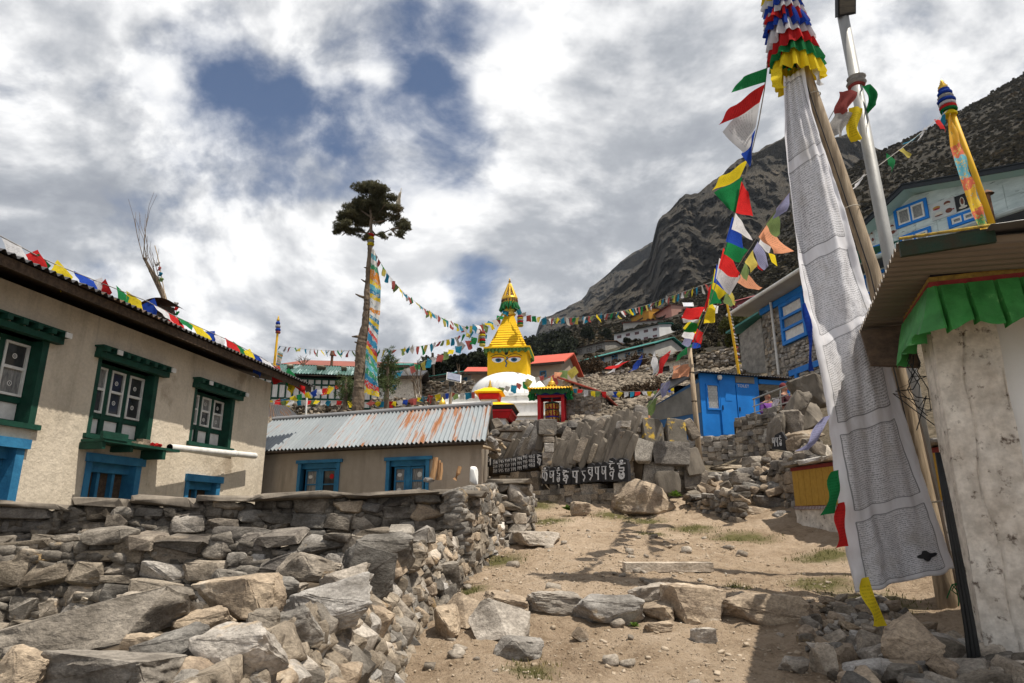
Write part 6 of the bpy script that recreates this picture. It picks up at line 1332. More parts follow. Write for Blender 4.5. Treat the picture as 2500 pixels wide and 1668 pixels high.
b = MB(); b.hexa([fsd.p(0, -.015, zb1+.75), fsd.p(Ls-.03, -.015, zb1+.72), fsd.p(Ls-.03, -.003, zb1+.72), fsd.p(0, -.003, zb1+.75), fsd.p(0, -.015, zl-.22), fsd.p(Ls-.03, -.015, zt1-.30), fsd.p(Ls-.03, -.003, zt1-.30), fsd.p(0, -.003, zl-.22)]); b.build('side_panel', mat('grey_board', (.22, .21, .19), (.15, .145, .13), 3, .9, .2), shd)
b = MB(); b.fbox(fb1, 0, fb1.L+1.4, 1.5, 1.56, zb1, zt1-.1); b.fbox(fb1, fb1.L-.05, fb1.L, .07, 1.5, zb1, zt1-.05); b.build('back_wall', BLACKP, shd)
window(shd, fb1, aD[0], aD[1], wz0-.04, wz1+.04, 1, 1, BLUES, WHITEP, .05, -.035, .07)
b = MB()
for k in range(-12, 14):                                # white lattice in the window
    x0 = aD[0]+.05+k*.05
    for sg in (1, -1):
        p0 = (x0, wz0) if sg > 0 else (x0, wz1); n_ = 8
        pts = [(x0+.0+j*.028, lerp(wz0, wz1, j/n_) if sg > 0 else lerp(wz1, wz0, j/n_)) for j in range(n_+1)]; pts = [q for q in pts if aD[0]+.05 < q[0] < aD[1]-.05]
        if len(pts) > 1: b.tube([fb1.p(x, .0, z) for x, z in pts], .005, 4)
b.build('lattice', mat('lattice_grey', (.40, .40, .39), None, 8, .7, 0), shd)
for i, (a0, a1, y0, y1) in enumerate(((aD[2], aD[3], 930, 1062), (aD[4], aD[5], 938, 1058))):
    b = MB(); z0, z1 = fb1.hit(1780, y1)[1], fb1.hit(1780, y0)[1]; b.fbox(fb1, a0+.012, a1-.012, -.035, -.004, z0, z1); d_ = b.build('door', BLUES, shd)
    b = MB(); b.fbox(fb1, a0+.04, a0+.07, -.055, -.036, lerp(z0, z1, .45), lerp(z0, z1, .53)); b.build('latch', BLACKM, d_)
    b = MB(); b.fbox(fb1, a0-.012, a0+.008, -.045, -.002, z0, z1); b.build('door_strip', BLUES, shd)
    if i == 0:
        b = MB(); b.fbox(fb1, lerp(a0, a1, .3), lerp(a0, a1, .7), -.043, -.036, lerp(z0, z1, .62), lerp(z0, z1, .8)); b.build('door_plate', BLUES, d_)
b = MB(); b.fbox(fb1, aD[4], aD[5], -.03, -.003, fb1.hit(1820, 936)[1], zt1-.03); b.build('upper_panel', mat('grey_board', (.2, .2, .2)), shd)
def text(s_, fr, a, c, size, m_, parent, dy=-.045, name='lettering', sx=1.):
    cu = bpy.data.curves.new('lettering', 'FONT'); cu.body = s_; cu.size = size; cu.extrude = .002; tmp = bpy.data.objects.new('t', cu); COL.objects.link(tmp)
    dg = bpy.context.evaluated_depsgraph_get(); me_ = bpy.data.meshes.new_from_object(tmp.evaluated_get(dg)); bpy.data.objects.remove(tmp)
    org = ORG[parent.name]
    for v in me_.vertices: q = fr.p(a+v.co.x*sx, dy-v.co.z, c+v.co.y); v.co = q - org
    me_.materials.clear(); me_.materials.append(m_); o_ = bpy.data.objects.new(name, me_); link(o_); o_.parent = parent; ORG[o_.name] = org; return o_
text('TOILET', fb1, aD[4]+.04, fb1.hit(1820, 947)[1], .13, WHITE_G, shd)
b = MB(); c = fb1.p(aD[1], -.10, zt1-.12); b.lathe((c.x, c.y, c.z), [(.03, .07), (.07, .05), (.075, -.03), (.05, -.08)], 12); b.build('wall_lamp', WHITEP, shd, True)
aP = fb1.hit(1932, 1000)[0]
b = MB(); b.fbox(fb1, fb1.L+.02, aP, -.02, .06, zt1-.22, zt1-.08); b.build('porch_beam', BLUES, shd)
b = MB(); b.fbox(fb1, aP-.09, aP, -.02, .07, zb1+.5, zt1-.22); b.build('porch_post', BLUES, shd)
q0, q1 = fb1.p(-.12, -.22, zt1+.0), fb1.p(aP+.12, -.22, zt1-.02)
corr_roof(shd, q0, q1, fb1.p(-.2, 1.75, zt1+.16), fb1.p(aP+.12, 1.75, zt1+.14), .10, .018, DARK_R, 12, seed=31)
b = MB(); sl = Vector((0, 0, .02)); b.hexa([q0-sl*2, fb1.p(-.05, 1.7, zt1+.1), A0+sideL*1.08+Vector((0, 0, zl-.02)), A0+sideL*1.08+Vector((-.15, -.3, zl-.1)), q0+sl, fb1.p(-.05, 1.7, zt1+.14), A0+sideL*1.08+Vector((0, 0, zl+.03)), A0+sideL*1.08+Vector((-.15, -.3, zl-.05))]); b.build('side_roof', DARK_R, shd)
# retaining walls
fr1 = fr_px((1700, 1160), 19.6, (1815, 1160), 19.0); t_ = thing('retaining_wall', 'pale stone retaining wall directly under the blue shed', 'stone wall', fr1.p(.7, 0, fr1.hit(1750, 1160)[1]))
z_ = fr1.hit(1750, 1165)[1]; lay(t_, lambda s, t: fr1.p(s-.15, 0, z_+t), fr1.L+.3, fr1.hit(1750, 1064)[1]-z_, .36, .24, .35, BLOCKS + ROCKS[:4], [STONE_W, STONE_W, STONE_M], 91, jit=4)
fr2_ = fr_px((1803, 1160), 18.2, (1905, 1150), 17.0); t_ = thing('retaining_wall', 'dark squared stone terrace wall below the steel railing', 'stone wall', fr2_.p(.7, 0, fr2_.hit(1850, 1160)[1]))
z_ = fr2_.hit(1850, 1175)[1]; zA, zB = fr2_.hit(1806, 1024)[1], fr2_.hit(1900, 990)[1]
lay(t_, lambda s, t: fr2_.p(s, .04*t, z_+t), fr2_.L, max(zA, zB)-z_, .30, .2, .35, BLOCKS + ROCKS[:4], [STONE_M, STONE_M, STONE_D], 92, jit=4, top=lambda s: lerp(zA, zB, s/fr2_.L)-z_)
b = MB(); b.hexa([fr2_.p(-.1, .1, z_), fr2_.p(fr2_.L+.4, .1, z_), fr2_.p(fr2_.L+.4, 3.2, z_), fr2_.p(-.1, 3.2, z_), fr2_.p(-.1, .1, zA-.08), fr2_.p(fr2_.L+.4, .1, zB-.08), fr2_.p(fr2_.L+.4, 3.2, zB-.08), fr2_.p(-.1, 3.2, zA-.08)]); b.build('terrace_floor', EARTH, t_)
rl = thing('steel_railing', 'steel tube railing along the terrace beside the blue shed', 'railing', at(1842, 1020, 18.1)); b = MB()
Yr_ = lambda px: lerp(18.15, 16.6, (px-1842)/118)
for y0, y1 in ((975, 927), (993, 950), (1009, 971)): b.tube([at(1838, y0, 18.15), at(1962, y1, 16.55)], .024 if y0 == 975 else .016, 8)
b.build('rail', STEEL, rl)
for px, y0, y1 in ((1841, 974, 1020), (1904, 950, 997), (1960, 928, 975)): b = MB(); b.tube([at(px, y0, Yr_(px)), at(px+3, y1+6, Yr_(px))], .022, 8); b.build('post', STEEL, rl)
# people
SKIN = mat('skin', (.36, .19, .12), (.30, .15, .095), 30, .6, .1); HAIR = mat('dark_hair', (.015, .012, .01), None, 20, .6, .1)
def skin_mesh(name, vs, es, radii, m_, parent=None, root=0):
    me_ = bpy.data.meshes.new(name); org = ORG[parent.name] if parent is not None else Vector(vs[root]); me_.from_pydata([Vector(v)-org for v in vs], es, []); me_.materials.append(m_)
    o_ = link(bpy.data.objects.new(name, me_)); ORG[o_.name] = org
    if parent is None: o_.location = org
    else: o_.parent = parent
    md = o_.modifiers.new('skin', 'SKIN'); lay_ = me_.skin_vertices[0] if me_.skin_vertices else None
    for i, rr_ in enumerate(radii): me_.skin_vertices[0].data[i].radius = (rr_, rr_)
    me_.skin_vertices[0].data[root].use_root = True; sb = o_.modifiers.new('smooth', 'SUBSURF'); sb.levels = 1; sb.render_levels = 2; return o_
def person(px, py, Y, label, top, trous, hat=None, face=0., lean=0., sc=1.):
    c = at(px, py, Y)                                   # centre of the head
    def L_(x, y, z): v = Matrix.Rotation(face, 3, 'Z') @ Vector((x, y, z)); return c + v*sc
    vs = [(0, 0, -.68), (0, -.01, -.45), (0, 0, -.24), (0, 0, -.12), (0, -.015, -.02), (0, -.01, .06), (.18, 0, -.25), (.25, -.02, -.48), (.12, -.24, -.42), (.06, -.29, -.36), (-.18, 0, -.25), (-.25, -.03, -.50), (-.08, -.26, -.46), (-.02, -.31, -.40), (.10, 0, -.80), (.11, -.03, -1.15), (.11, .02, -1.52), (.11, -.12, -1.56), (-.10, 0, -.80), (-.11, -.03, -1.15), (-.11, .02, -1.52), (-.11, -.12, -1.56)]
    es = [(0, 1), (1, 2), (2, 3), (3, 4), (4, 5), (2, 6), (6, 7), (7, 8), (8, 9), (2, 10), (10, 11), (11, 12), (12, 13), (0, 14), (14, 15), (15, 16), (16, 17), (0, 18), (18, 19), (19, 20), (20, 21)]
    rd = [.14, .13, .12, .05, .095, .075, .065, .05, .036, .03, .065, .05, .036, .03, .09, .065, .045, .04, .09, .065, .045, .04]
    p_ = skin_mesh('person', [L_(*v) for v in vs], es, [q*sc for q in rd], SKIN); tag(p_, label, 'person', None)
    k = [0, 1, 2, 6, 7, 8, 10, 11, 12]; mp = {q: i for i, q in enumerate(k)}
    skin_mesh('jacket', [L_(*vs[q]) for q in k], [(mp[a], mp[b_]) for a, b_ in es if a in mp and b_ in mp], [(rd[q]+.022)*sc for q in k], top, p_)
    k = [0, 14, 15, 16, 18, 19, 20]; mp = {q: i for i, q in enumerate(k)}
    skin_mesh('trousers', [L_(*vs[q]) for q in k], [(mp[a], mp[b_]) for a, b_ in es if a in mp and b_ in mp], [(rd[q]+.02)*sc for q in k], trous, p_)
    b = MB(); b.grid(lambda u, v: L_(.112*math.cos(u*6.283)*math.sin(v*1.75), .015+.125*math.sin(u*6.283)*math.sin(v*1.75)*(1 if math.sin(u*6.283) > 0 else .80), .035+.13*math.cos(v*1.75)), 14, 6); b.build('hair' if hat is None else 'hat', HAIR if hat is None else hat, p_, True)
    b = MB()
    for sx in (-.034, .034): b.box(L_(sx, -.102, .005), (.022, .012, .010))
    b.build('eyes', BLACKP, p_); b = MB(); b.box(L_(0, -.112, -.025), (.022, .03, .04), taper=.5); b.build('nose', SKIN, p_); b = MB(); b.box(L_(0, -.098, -.062), (.045, .012, .010)); b.build('mouth', REDP, p_)
    for hx, hy, hz in ((.06, -.29, -.36), (-.02, -.31, -.40)):
        b = MB()
        for f_ in range(4): q = L_(hx-.02+f_*.013, hy-.02, hz); b.tube([q, q+Vector((0, -.035, .01)), q+Vector((0, -.055, -.02))], [.008, .0075, .006], 5)
        q = L_(hx+.03, hy, hz); b.tube([q, q+Vector((.012, -.03, .02))], .008, 5); b.build('fingers', SKIN, p_)
    return p_
person(1873, 967, 18.3, 'woman in a purple sweater standing behind the steel railing holding white cloth', mat('purple_wool', (.20, .07, .30), (.14, .05, .22), 12, .95, .4), mat('dark_cloth', (.03, .03, .05), None, 8, .9, .2), face=R(12))
person(1914, 948, 18.6, 'person in dark clothes and a dull red cap in the shade of the porch', mat('maroon_wool', (.06, .02, .025), None, 12, .95, .4), mat('dark_cloth', (.03, .03, .05)), mat('red_cap', (.16, .03, .03), None, 12, .9, .2), face=R(35))
c = at(1894, 987, 17.9); b = MB(); b.grid(lambda u, v: c + Vector(((u-.5)*.17+.03*math.sin(v*8), .03*math.sin(u*12+v*3), (.5-v)*.34)), 6, 8); tag(b.build('white_cloth', FLAGC['white'], None, True), 'white cloth held in the hands of the woman in purple', 'cloth')

# ---------------------------------------------------------------- stone house with blue windows on the right
fk = fr_px((1878, 930), 26, (2060, 930), 21.5)
shs = thing('stone_house', 'stone block house with bright blue windows and a white gutter behind the white banner', 'house', fk.p(2, 2, fk.hit(1900, 950)[1]))
ze_ = fk.hit(1880, 742)[1]; zg = fk.hit(1880, 960)[1]-.5; wv = [fk.hit(1916, 845)[0], fk.hit(1978, 840)[0], fk.hit(1916, 845)[1], fk.hit(1912, 742)[1]]
b = MB(); wall_open(b, fk, 0, fk.L, zg, ze_, .4, [(wv[0], wv[1], wv[2], wv[3])], b0=.06); b.fbox(fk, 0, .35, .46, 5, zg, ze_); b.build('wall', GREYST, shs)
lay(shs, lambda s, t: fk.p(s, .0, zg+t), wv[0]-.08, ze_-zg-.3, .40, .25, .14, BLOCKS, [STONE_M, GREYST, STONE_W, STONE_M], 95, jit=2, core=False, gap=1.04, name='block')
lay(shs, lambda s, t: fk.p(wv[0]-.05+s, .0, zg+t), fk.L-wv[0], wv[2]-zg-.1, .42, .26, .14, BLOCKS, [STONE_W, STONE_M, STONE_W], 96, jit=2, core=False, gap=.92, name='block')
window(shs, fk, wv[0], wv[1], wv[2], wv[3], 1, 3, BLUES, [WHITEP, CURT, WHITEP], .14, -.10, .16)
b = MB(); b.fbox(fk, .0, fk.L, -.12, .05, ze_-.30, ze_-.06); b.build('blue_band', BLUES, shs)
a_, c_ = fk.hit(1932, 920); b = MB(); b.fbox(fk, a_, fk.L, -.1, .04, c_, c_+.22); b.fbox(fk, a_+.35, a_+.50, -.1, .04, c_-1.2, c_-.002); b.build('door_frame', BLUES, shs)
g0, g1 = fk.p(-1.1, -1.0, ze_+.05), fk.p(fk.L, -1.0, ze_+.05)
corr_roof(shs, g0, g1, fk.p(-1.1, 3, ze_+1.3), fk.p(fk.L, 3, ze_+1.3), .13, .025, TEAL_R, 12, seed=33)
b = MB(); slope(b, g0-Vector((0, 0, .06)), g1-Vector((0, 0, .06)), fk.p(fk.L, 0, ze_-.02), fk.p(-1.1, 0, ze_-.02), .02); b.build('soffit', PALEW, shs)
b = MB(); b.tube([g0+Vector((0, -.06, -.06)), g1+Vector((0, -.06, -.06))], .07, 8); b.build('gutter', WHITEP, shs)
p_ = at(1881, 738, 25); b = MB(); b.tube([p_, Vector((p_.x+.02, p_.y, at(1888, 915, 25).z))], .05, 8); b.build('downpipe', WHITEP, shs)
house_px('stone_outhouse', 'narrow stone outhouse with a teal roof edge left of the stone block house', (1868, 880), (1890, 880), (29, 29), 776, (GREYST, TEAL_R), (), 3, rise=.3, over=.8, roof='shed')

# ---------------------------------------------------------------- teal lodge high on the right
A_ = at(2110, 640, 30); fz = Frame((A_.x, A_.y), (A_.x+.6*8.2, A_.y-8.2))
tl = thing('teal_lodge', 'big pale teal lodge with blue windows and food pictures on its gable', 'house', fz.p(4, 2, 8))
TEALW = mat('pale_teal_boards', (.62, .68, .65), (.44, .50, .48), 1.5, .8, .3, 3, c3=(.12, .14, .13), t3=.60, s3=2.2, coord='World', stretch=(1, 1, 3))
def fzr(x0, y0, x1, y1): a0, c0 = fz.hit(x0, y1); a1, c1 = fz.hit(x1, y0); return a0, a1, min(c0, c1), max(c0, c1)
zg_ = fz.hit(2135, 640)[1]; P = [fz.hit(*q) for q in ((2115, 640), (2112, 540), (2200, 468), (2330, 440), (2500, 424), (2620, 440))]
b = MB(); zt_ = P[2][1]; ap = P[4][0]; pk = fz.hit(2440, 424)
b.poly([fz.p(-.2, 0, zg_-5), fz.p(13, 0, zg_-5), fz.p(13, 0, P[1][1]+.4), fz.p(pk[0], 0, pk[1]), fz.p(P[2][0], 0, P[2][1]-.35), fz.p(-.2, 0, P[1][1]-.2)], .4, fz.n); b.build('wall', TEALW, tl)
for i in range(13):
    for j in range(5):
        a0 = -.1+i*.9; z0 = zg_+.25+j*.62; top = lerp(P[1][1]-.3, pk[1]-.3, min(1, max(0, a0/pk[0]))) if a0 < pk[0] else pk[1]-.3
        if z0+.6 < top: b = MB(); b.fbox(fz, a0+.012, a0+.888, -.02, -.002, z0+.01, z0+.605); b.build('wall_panel', TEALW, tl)
rk0, rk1, rk2 = fz.hit(2095, 560, -.9), fz.hit(2205, 456, -.9), fz.hit(2455, 412, -.9)
ML = mat('dark_fascia', (.03, .035, .04), None, 3, .6, .1); PT = mat('pale_teal_soffit', (.50, .62, .58), (.42, .54, .50), 1, .8, .1)
for (p, q) in ((rk0, rk1), (rk1, rk2), (rk2, (13, rk2[1]-1.5))):
    b = MB(); b.poly([fz.p(p[0], -.95, p[1]-.14), fz.p(q[0], -.95, q[1]-.14), fz.p(q[0], -.95, q[1]+.06), fz.p(p[0], -.95, p[1]+.06)], .08, fz.n); b.build('barge_board', ML, tl)
    b = MB(); slope(b, fz.p(p[0], -.86, p[1]-.10), fz.p(q[0], -.86, q[1]-.10), fz.p(q[0], .3, q[1]-.10), fz.p(p[0], .3, p[1]-.10), .05); b.build('soffit', PT, tl)
    b = MB(); slope(b, fz.p(p[0], -1, p[1]+.07), fz.p(q[0], -1, q[1]+.07), fz.p(q[0], 6, q[1]+.07), fz.p(p[0], 6, p[1]+.07), .05); b.build('roof', ML, tl)
def fz3(tl_, bl_, rx_): a0, c1 = fz.hit(*tl_); _a, c0 = fz.hit(*bl_); a1, _c = fz.hit(*rx_); return a0, a1, c0, c1
for tl_, bl_, rx_, n_ in (((2182, 514), (2191, 561), (2266, 505), 2), ((2195, 580), (2203, 616), (2276, 570), 2), ((2314, 532), (2319, 560), (2388, 512), 2), ((2126, 605), (2134, 636), (2150, 602), 1)):
    a0, a1, c0, c1 = fz3(tl_, bl_, rx_); t__ = window(tl, fz, a0, a1, c0, c1, n_, 1, BLUES, CURT, .13, -.09, .08)
    for i in range(n_):
        x0 = a0+.13+(a1-a0-.26)*i/n_; x1 = a0+.13+(a1-a0-.26)*(i+1)/n_; window(t__, fz, x0+.03, x1-.03, c0+.13, c1-.13, 1, 1, WHITEP, CURT, .08, -.085, .05, name='sash')
# food pictures
def picture(q, bgc, label):
    a0, a1, c0, c1 = fz3(*q); t__ = MB(); t__.fbox(fz, a0, a1, -.05, -.021, c0, c1); o_ = t__.build('food_picture', bgc, tl, label=label); return a0, a1, c0, c1, o_
FOODS = {'cake': (.18, .06, .04), 'bun': (.45, .25, .06), 'cream': (.65, .6, .5), 'berry': (.35, .03, .06)}
FOODM = {k_: mat('print_'+k_, v_, None, 9, .6, 0) for k_, v_ in FOODS.items()}
for q, dark in ((((2271, 502), (2277, 542), (2330, 482)), 0), (((2331, 482), (2337, 518), (2364, 473)), 1), (((2115, 568), (2122, 600), (2134, 562)), 0), (((2150, 556), (2157, 586), (2190, 546)), 0)):
    a0, a1, c0, c1, o_ = picture(q, BLACKP if dark else mat('print_white', (.55, .56, .54), None, 2, .6, 0), 'printed picture of sandwiches and cakes' if not dark else 'dark printed picture of a tall drink')
    for k, (u, v, rx, ry, f_) in enumerate(((.25, .7, .18, .10, 'bun'), (.7, .75, .16, .13, 'cake'), (.3, .3, .2, .12, 'cream'), (.72, .3, .16, .14, 'cake'), (.25, .62, .17, .05, 'berry'), (.3, .22, .2, .04, 'cake'), (.7, .68, .14, .05, 'cream'), (.9, .3, .05, .04, 'berry')) if not dark else ((.5, .5, .2, .34, 'cream'), (.5, .55, .14, .22, 'cake'), (.5, .16, .36, .09, 'cream'))):
        b = MB(); b.poly([fz.p(lerp(a0, a1, u+rx*math.cos(t_)*.9), -.054-.001*k, lerp(c0, c1, v+ry*math.sin(t_))) for t_ in np.linspace(0, 6.283, 11)[:-1]], .001, fz.n); b.build('print', FOODM[f_], o_)
gu0, gu1 = fz.hit(2133, 634, -1.2), fz.hit(2498, 494, -1.2); zg2 = (gu0[1]+gu1[1])/2
corr_roof(tl, fz.p(-1, -1.25, zg2), fz.p(13, -1.25, zg2), fz.p(-1, .02, zg2+.42), fz.p(13, .02, zg2+.42), .2, .04, TEAL_R, 14, seed=40)
b = MB(); b.tube([fz.p(-1, -1.3, zg2-.1), fz.p(13, -1.3, zg2-.1)], .12, 8); b.build('gutter', mat('pale_gutter', (.42, .47, .45), None, 2, .7, .1), tl)
b = MB(); b.fbox(fz, -1, 13, -1.2, 0, zg2-.20, zg2-.16); b.build('balcony_soffit', mat('grey_soffit', (.12, .13, .13), None, 2, .8, .1), tl)
for i in range(8):
    a0 = -.2+i*1.55; window(tl, fz, a0, a0+1.5, zg2-2.2, zg2-.32, 2, 2, BLUES, [CURT, WHITEP, WHITEP, CURT], .16, -.10, .12)
c = at(2412, 480, 24); b = MB(); b.tube([c-Vector((0, 0, 1.1)), c+Vector((0, 0, .15))], .085, 8); b.lathe((c.x, c.y, c.z+.1), [(.24, 0), (.2, .05), (.02, .2)], 10); b.build('chimney', RUST, tl)

# ---------------------------------------------------------------- wooden flag pole with the long white banner
pole = thing('flag_pole', 'tall split timber flag pole wrapped in bright pleated cloth at the top', 'flag pole', at(2330, 1580, 5.35))
pp_ = [(2332, 1590, 5.35, 24), (2300, 1400, 5.4, 22), (2210, 985, 5.46, 21), (2130, 660, 5.5, 19), (2050, 420, 5.55, 18), (1962, 165, 5.6, 16.5), (1915, 20, 5.65, 15), (1870, -120, 5.7, 13)]
b = MB(); P_ = [at(x, y, Y) for x, y, Y, _ in pp_]; b.tube(P_, [w_*5.4/F*.97 for *_, w_ in pp_], 16); b.build('timber', WOOD, pole, True)
b = MB()
for i in range(1, 6):
    pass
b.tube([at(x-7, y, Y-.075) for x, y, Y, _ in pp_[1:7]], .006, 4); b.build('split', BLACKP, pole)
b = MB(); q_ = [(2345, 1600, 5.5, 20), (2290, 1300, 5.5, 18), (2235, 1050, 5.55, 16), (2180, 850, 5.6, 15)]; b.tube([at(x, y, Y) for x, y, Y, _ in q_], [w_*5.5/F for *_, w_ in q_], 12); b.build('prop', WOOD_D, pole, True)
for (x, y, Y) in ((2080, 510, 5.46), (1985, 235, 5.58), (2170, 790, 5.34), (2290, 1225, 5.24)):
    b = MB(); c = at(x-1, y, Y); ax = (P_[0]-P_[5]).normalized(); a1_ = ax.orthogonal().normalized(); a2_ = ax.cross(a1_); b.tube([c + (a1_*math.cos(t_)+a2_*math.sin(t_))*.072 for t_ in np.linspace(0, 6.283, 13)], .005, 4, 0, False); b.build('wire_tie', mat('tie_wire', (.45, .40, .32), None, 9, .6, 0), pole)
# pleated skirts round the pole top
def skirt(px, py, Y, r0, r1, h, colr, seed, tilt=0.):
    c = at(px, py, Y); b = MB(); n = 54; r = random.Random(seed); ph = r.uniform(0, 6)
    for i in range(n+1):
        t_ = 2*math.pi*i/n; pl_ = .030*(1 if i % 4 in (0, 1) else -1)+.016*math.sin(i*1.3+ph); rb_ = r1+pl_+.02*math.sin(t_*3+ph); ra_ = r0+pl_*.5
        for v in (0, .5, 1): rr_ = lerp(ra_, rb_, v**.8); b.v.append(c+Vector((rr_*math.cos(t_), rr_*math.sin(t_), -h*v - .03*math.sin(t_*2+ph)*v - .016*r.random()*v)))
    for i in range(n):
        for j in range(2): q = i*3+j; b.f.append([q, q+3, q+4, q+1]); b.mi.append(0)
    return b.build('pleated_skirt', FLAGC[colr], pole)
for i, (px, py, r0, r1, h, cl_) in enumerate(((1900, -55, .07, .16, .20, 'red'), (1903, -38, .08, .16, .18, 'yellow'), (1905, -22, .09, .16, .20, 'white'), (1908, -8, .10, .165, .18, 'blue'), (1911, 8, .10, .175, .18, 'white'), (1914, 28, .11, .185, .17, 'red'), (1918, 44, .12, .205, .18, 'blue'), (1923, 66, .13, .205, .19, 'white'), (1930, 92, .14, .215, .19, 'red'), (1936, 120, .15, .23, .17, 'green'), (1940, 142, .15, .225, .22, 'yellow'))):
    skirt(px, py, 5.63, max(.06, r1-.055), r1, h*1.12, cl_, i)
# printed banner cloth
m = bpy.data.materials.new('printed_white_cloth'); m.use_nodes = True; t = NT(m.node_tree); t.n.clear(); uv = t.new('ShaderNodeTexCoord').outputs['UV']; u, v, _z = t.sep(uv)
nb_ = 6.0; bv = t.m('FRACT', t.m('MULTIPLY', v, nb_)); inb = t.m('MULTIPLY', t.m('MULTIPLY', t.m('GREATER_THAN', bv, .07), t.m('LESS_THAN', bv, .93)), t.m('MULTIPLY', t.m('GREATER_THAN', u, .10), t.m('LESS_THAN', u, .88)))
ln = t.m('FRACT', t.m('MULTIPLY', v, nb_*40)); row = t.m('FLOOR', t.m('MULTIPLY', v, nb_*40))
glyph = t.noise(t.comb(t.m('MULTIPLY', u, 95), t.m('MULTIPLY', row, 7.31), t.m('MULTIPLY', ln, 1.2)), 1.0, 3, .7)
ink = t.m('MULTIPLY', t.m('MULTIPLY', t.m('GREATER_THAN', ln, .22), t.m('LESS_THAN', ln, .80)), t.map(t.m('ADD', glyph, t.m('MULTIPLY', t.m('LESS_THAN', t.m('ABSOLUTE', t.m('SUBTRACT', ln, .30)), .08), .14)), .49, .54))
dens_ = t.map(t.noise(uv, 3.0, 3), .3, .7, .55, .95); ink = t.m('MULTIPLY', t.m('MULTIPLY', ink, inb), dens_)
eu = t.m('MINIMUM', t.m('ABSOLUTE', t.m('SUBTRACT', u, .10)), t.m('ABSOLUTE', t.m('SUBTRACT', u, .88))); ev = t.m('MINIMUM', t.m('ABSOLUTE', t.m('SUBTRACT', bv, .07)), t.m('ABSOLUTE', t.m('SUBTRACT', bv, .93)))
bor = t.m('MAXIMUM', t.m('MULTIPLY', t.m('LESS_THAN', eu, .006), t.m('LESS_THAN', t.m('ABSOLUTE', t.m('SUBTRACT', bv, .5)), .43)), t.m('MULTIPLY', t.m('LESS_THAN', ev, .006), t.m('LESS_THAN', t.m('ABSOLUTE', t.m('SUBTRACT', u, .49)), .39)))
cloth_c = t.mix(t.map(t.noise(uv, 7, 5), .45, .7), (.78, .77, .79), (.64, .62, .63)); col = t.mix(t.m('MAXIMUM', t.m('MULTIPLY', ink, .78), t.m('MULTIPLY', bor, .7)), cloth_c, (.08, .08, .085))
stn = t.map(t.noise(t.comb(t.m('MULTIPLY', u, 2), t.m('MULTIPLY', v, 7), 4.), 1.6, 6, .65), .56, .74, 0, .45); col = t.mix(stn, col, (.40, .36, .31))
p = t.new('ShaderNodeBsdfPrincipled'); t.l.new(col, p.inputs[0]); p.inputs['Roughness'].default_value = .9; p.inputs['Specular IOR Level'].default_value = .1; tr = t.new('ShaderNodeBsdfTranslucent'); t.l.new(col, tr.inputs[0])
ms = t.new('ShaderNodeMixShader'); ms.inputs[0].default_value = .30; t.l.new(p.outputs[0], ms.inputs[1]); t.l.new(tr.outputs[0], ms.inputs[2]); o = t.new('ShaderNodeOutputMaterial'); t.l.new(ms.outputs[0], o.inputs[0]); PRINT = m
LE_ = [(1913, 185, 5.53), (1915, 330, 5.51), (1925, 480, 5.46), (1937, 640, 5.41), (1960, 780, 5.31), (1990, 920, 5.21), (2013, 1060, 5.14), (2036, 1200, 5.08), (2062, 1340, 5.02), (2088, 1448, 4.98)]
RE_ = [(1960, 168, 5.53), (1992, 300, 5.49), (2035, 430, 5.45), (2082, 590, 5.42), (2124, 730, 5.36), (2152, 800, 5.30), (2205, 1000, 5.22), (2252, 1150, 5.18), (2290, 1270, 5.14), (2330, 1388, 5.11)]
def ppoly(pl_, v):
    k = v*(len(pl_)-1); i = min(int(k), len(pl_)-2); a, c_ = at(*pl_[i]), at(*pl_[i+1]); f_ = k-i; return a.lerp(c_, f_)
def ban(u, v):
    w_ = lerp(.04, .12, v); fold = math.sin(u*9.5 - v*3.2)*.075*(1-u)*(.4+math.sin(math.pi*v)) + math.sin(u*4+v*6.5)*.07*math.sin(math.pi*u) + .012*math.sin(u*31+v*17) + .03*fbm(u*2.5, v*9, 2.)
    return ppoly(LE_, v).lerp(ppoly(RE_, v), u) + Vector((0, fold - .09*math.sin(math.pi*u)*v, .006*math.sin(u*22)))
b = MB(); b.grid(ban, 46, 180); bn = b.build('prayer_banner', PRINT, None, True); tag(bn, 'long white prayer banner printed with lines of black script along the timber pole', 'banner')
so_ = bn.modifiers.new('thickness', 'SOLIDIFY'); so_.thickness = .003
b = MB(); em = [ban(.74+.08*x, .955+.010*y) + Vector((0, -.008, 0)) for x, y in [(math.cos(t_)*(1+.25*math.cos(4*t_)), math.sin(t_)*(1+.25*math.cos(4*t_))) for t_ in np.linspace(0, 6.283, 25)[:-1]]]; b.poly(em, .002, (0, 1, 0)); b.build('emblem', BLACKP, bn)
def ribbon(pl_, wd, colr, label, cat='ribbon', parent=None, nv=10, tw=.3):
    b = MB(); b.grid(lambda u, v: ppoly(pl_, v) + Vector(((u-.5)*wd*(.55+.6*v)+.012*math.sin(v*7+wd*90), .03*math.sin(v*6+u*3)+tw*wd*(u-.5)*math.sin(v*3), (u-.5)*wd*.15)), 4, nv); o_ = b.build('ribbon', FLAGC[colr], parent, True)
    if parent is None: tag(o_, label, cat)
    return o_
ribbon([(2040, 1150, 4.9), (2034, 1200, 4.9), (2025, 1256, 4.9)], .11, 'green', 'dark green cloth tab hanging from the left edge of the white banner')
ribbon([(2050, 1228, 4.88), (2054, 1280, 4.88), (2054, 1336, 4.88)], .09, 'red', 'red cloth tab hanging from the left edge of the white banner')
ribbon([(2110, 1412, 4.8), (2126, 1470, 4.78), (2150, 1532, 4.75)], .10, 'yellow', 'yellow cloth tab fluttering below the bottom corner of the white banner')
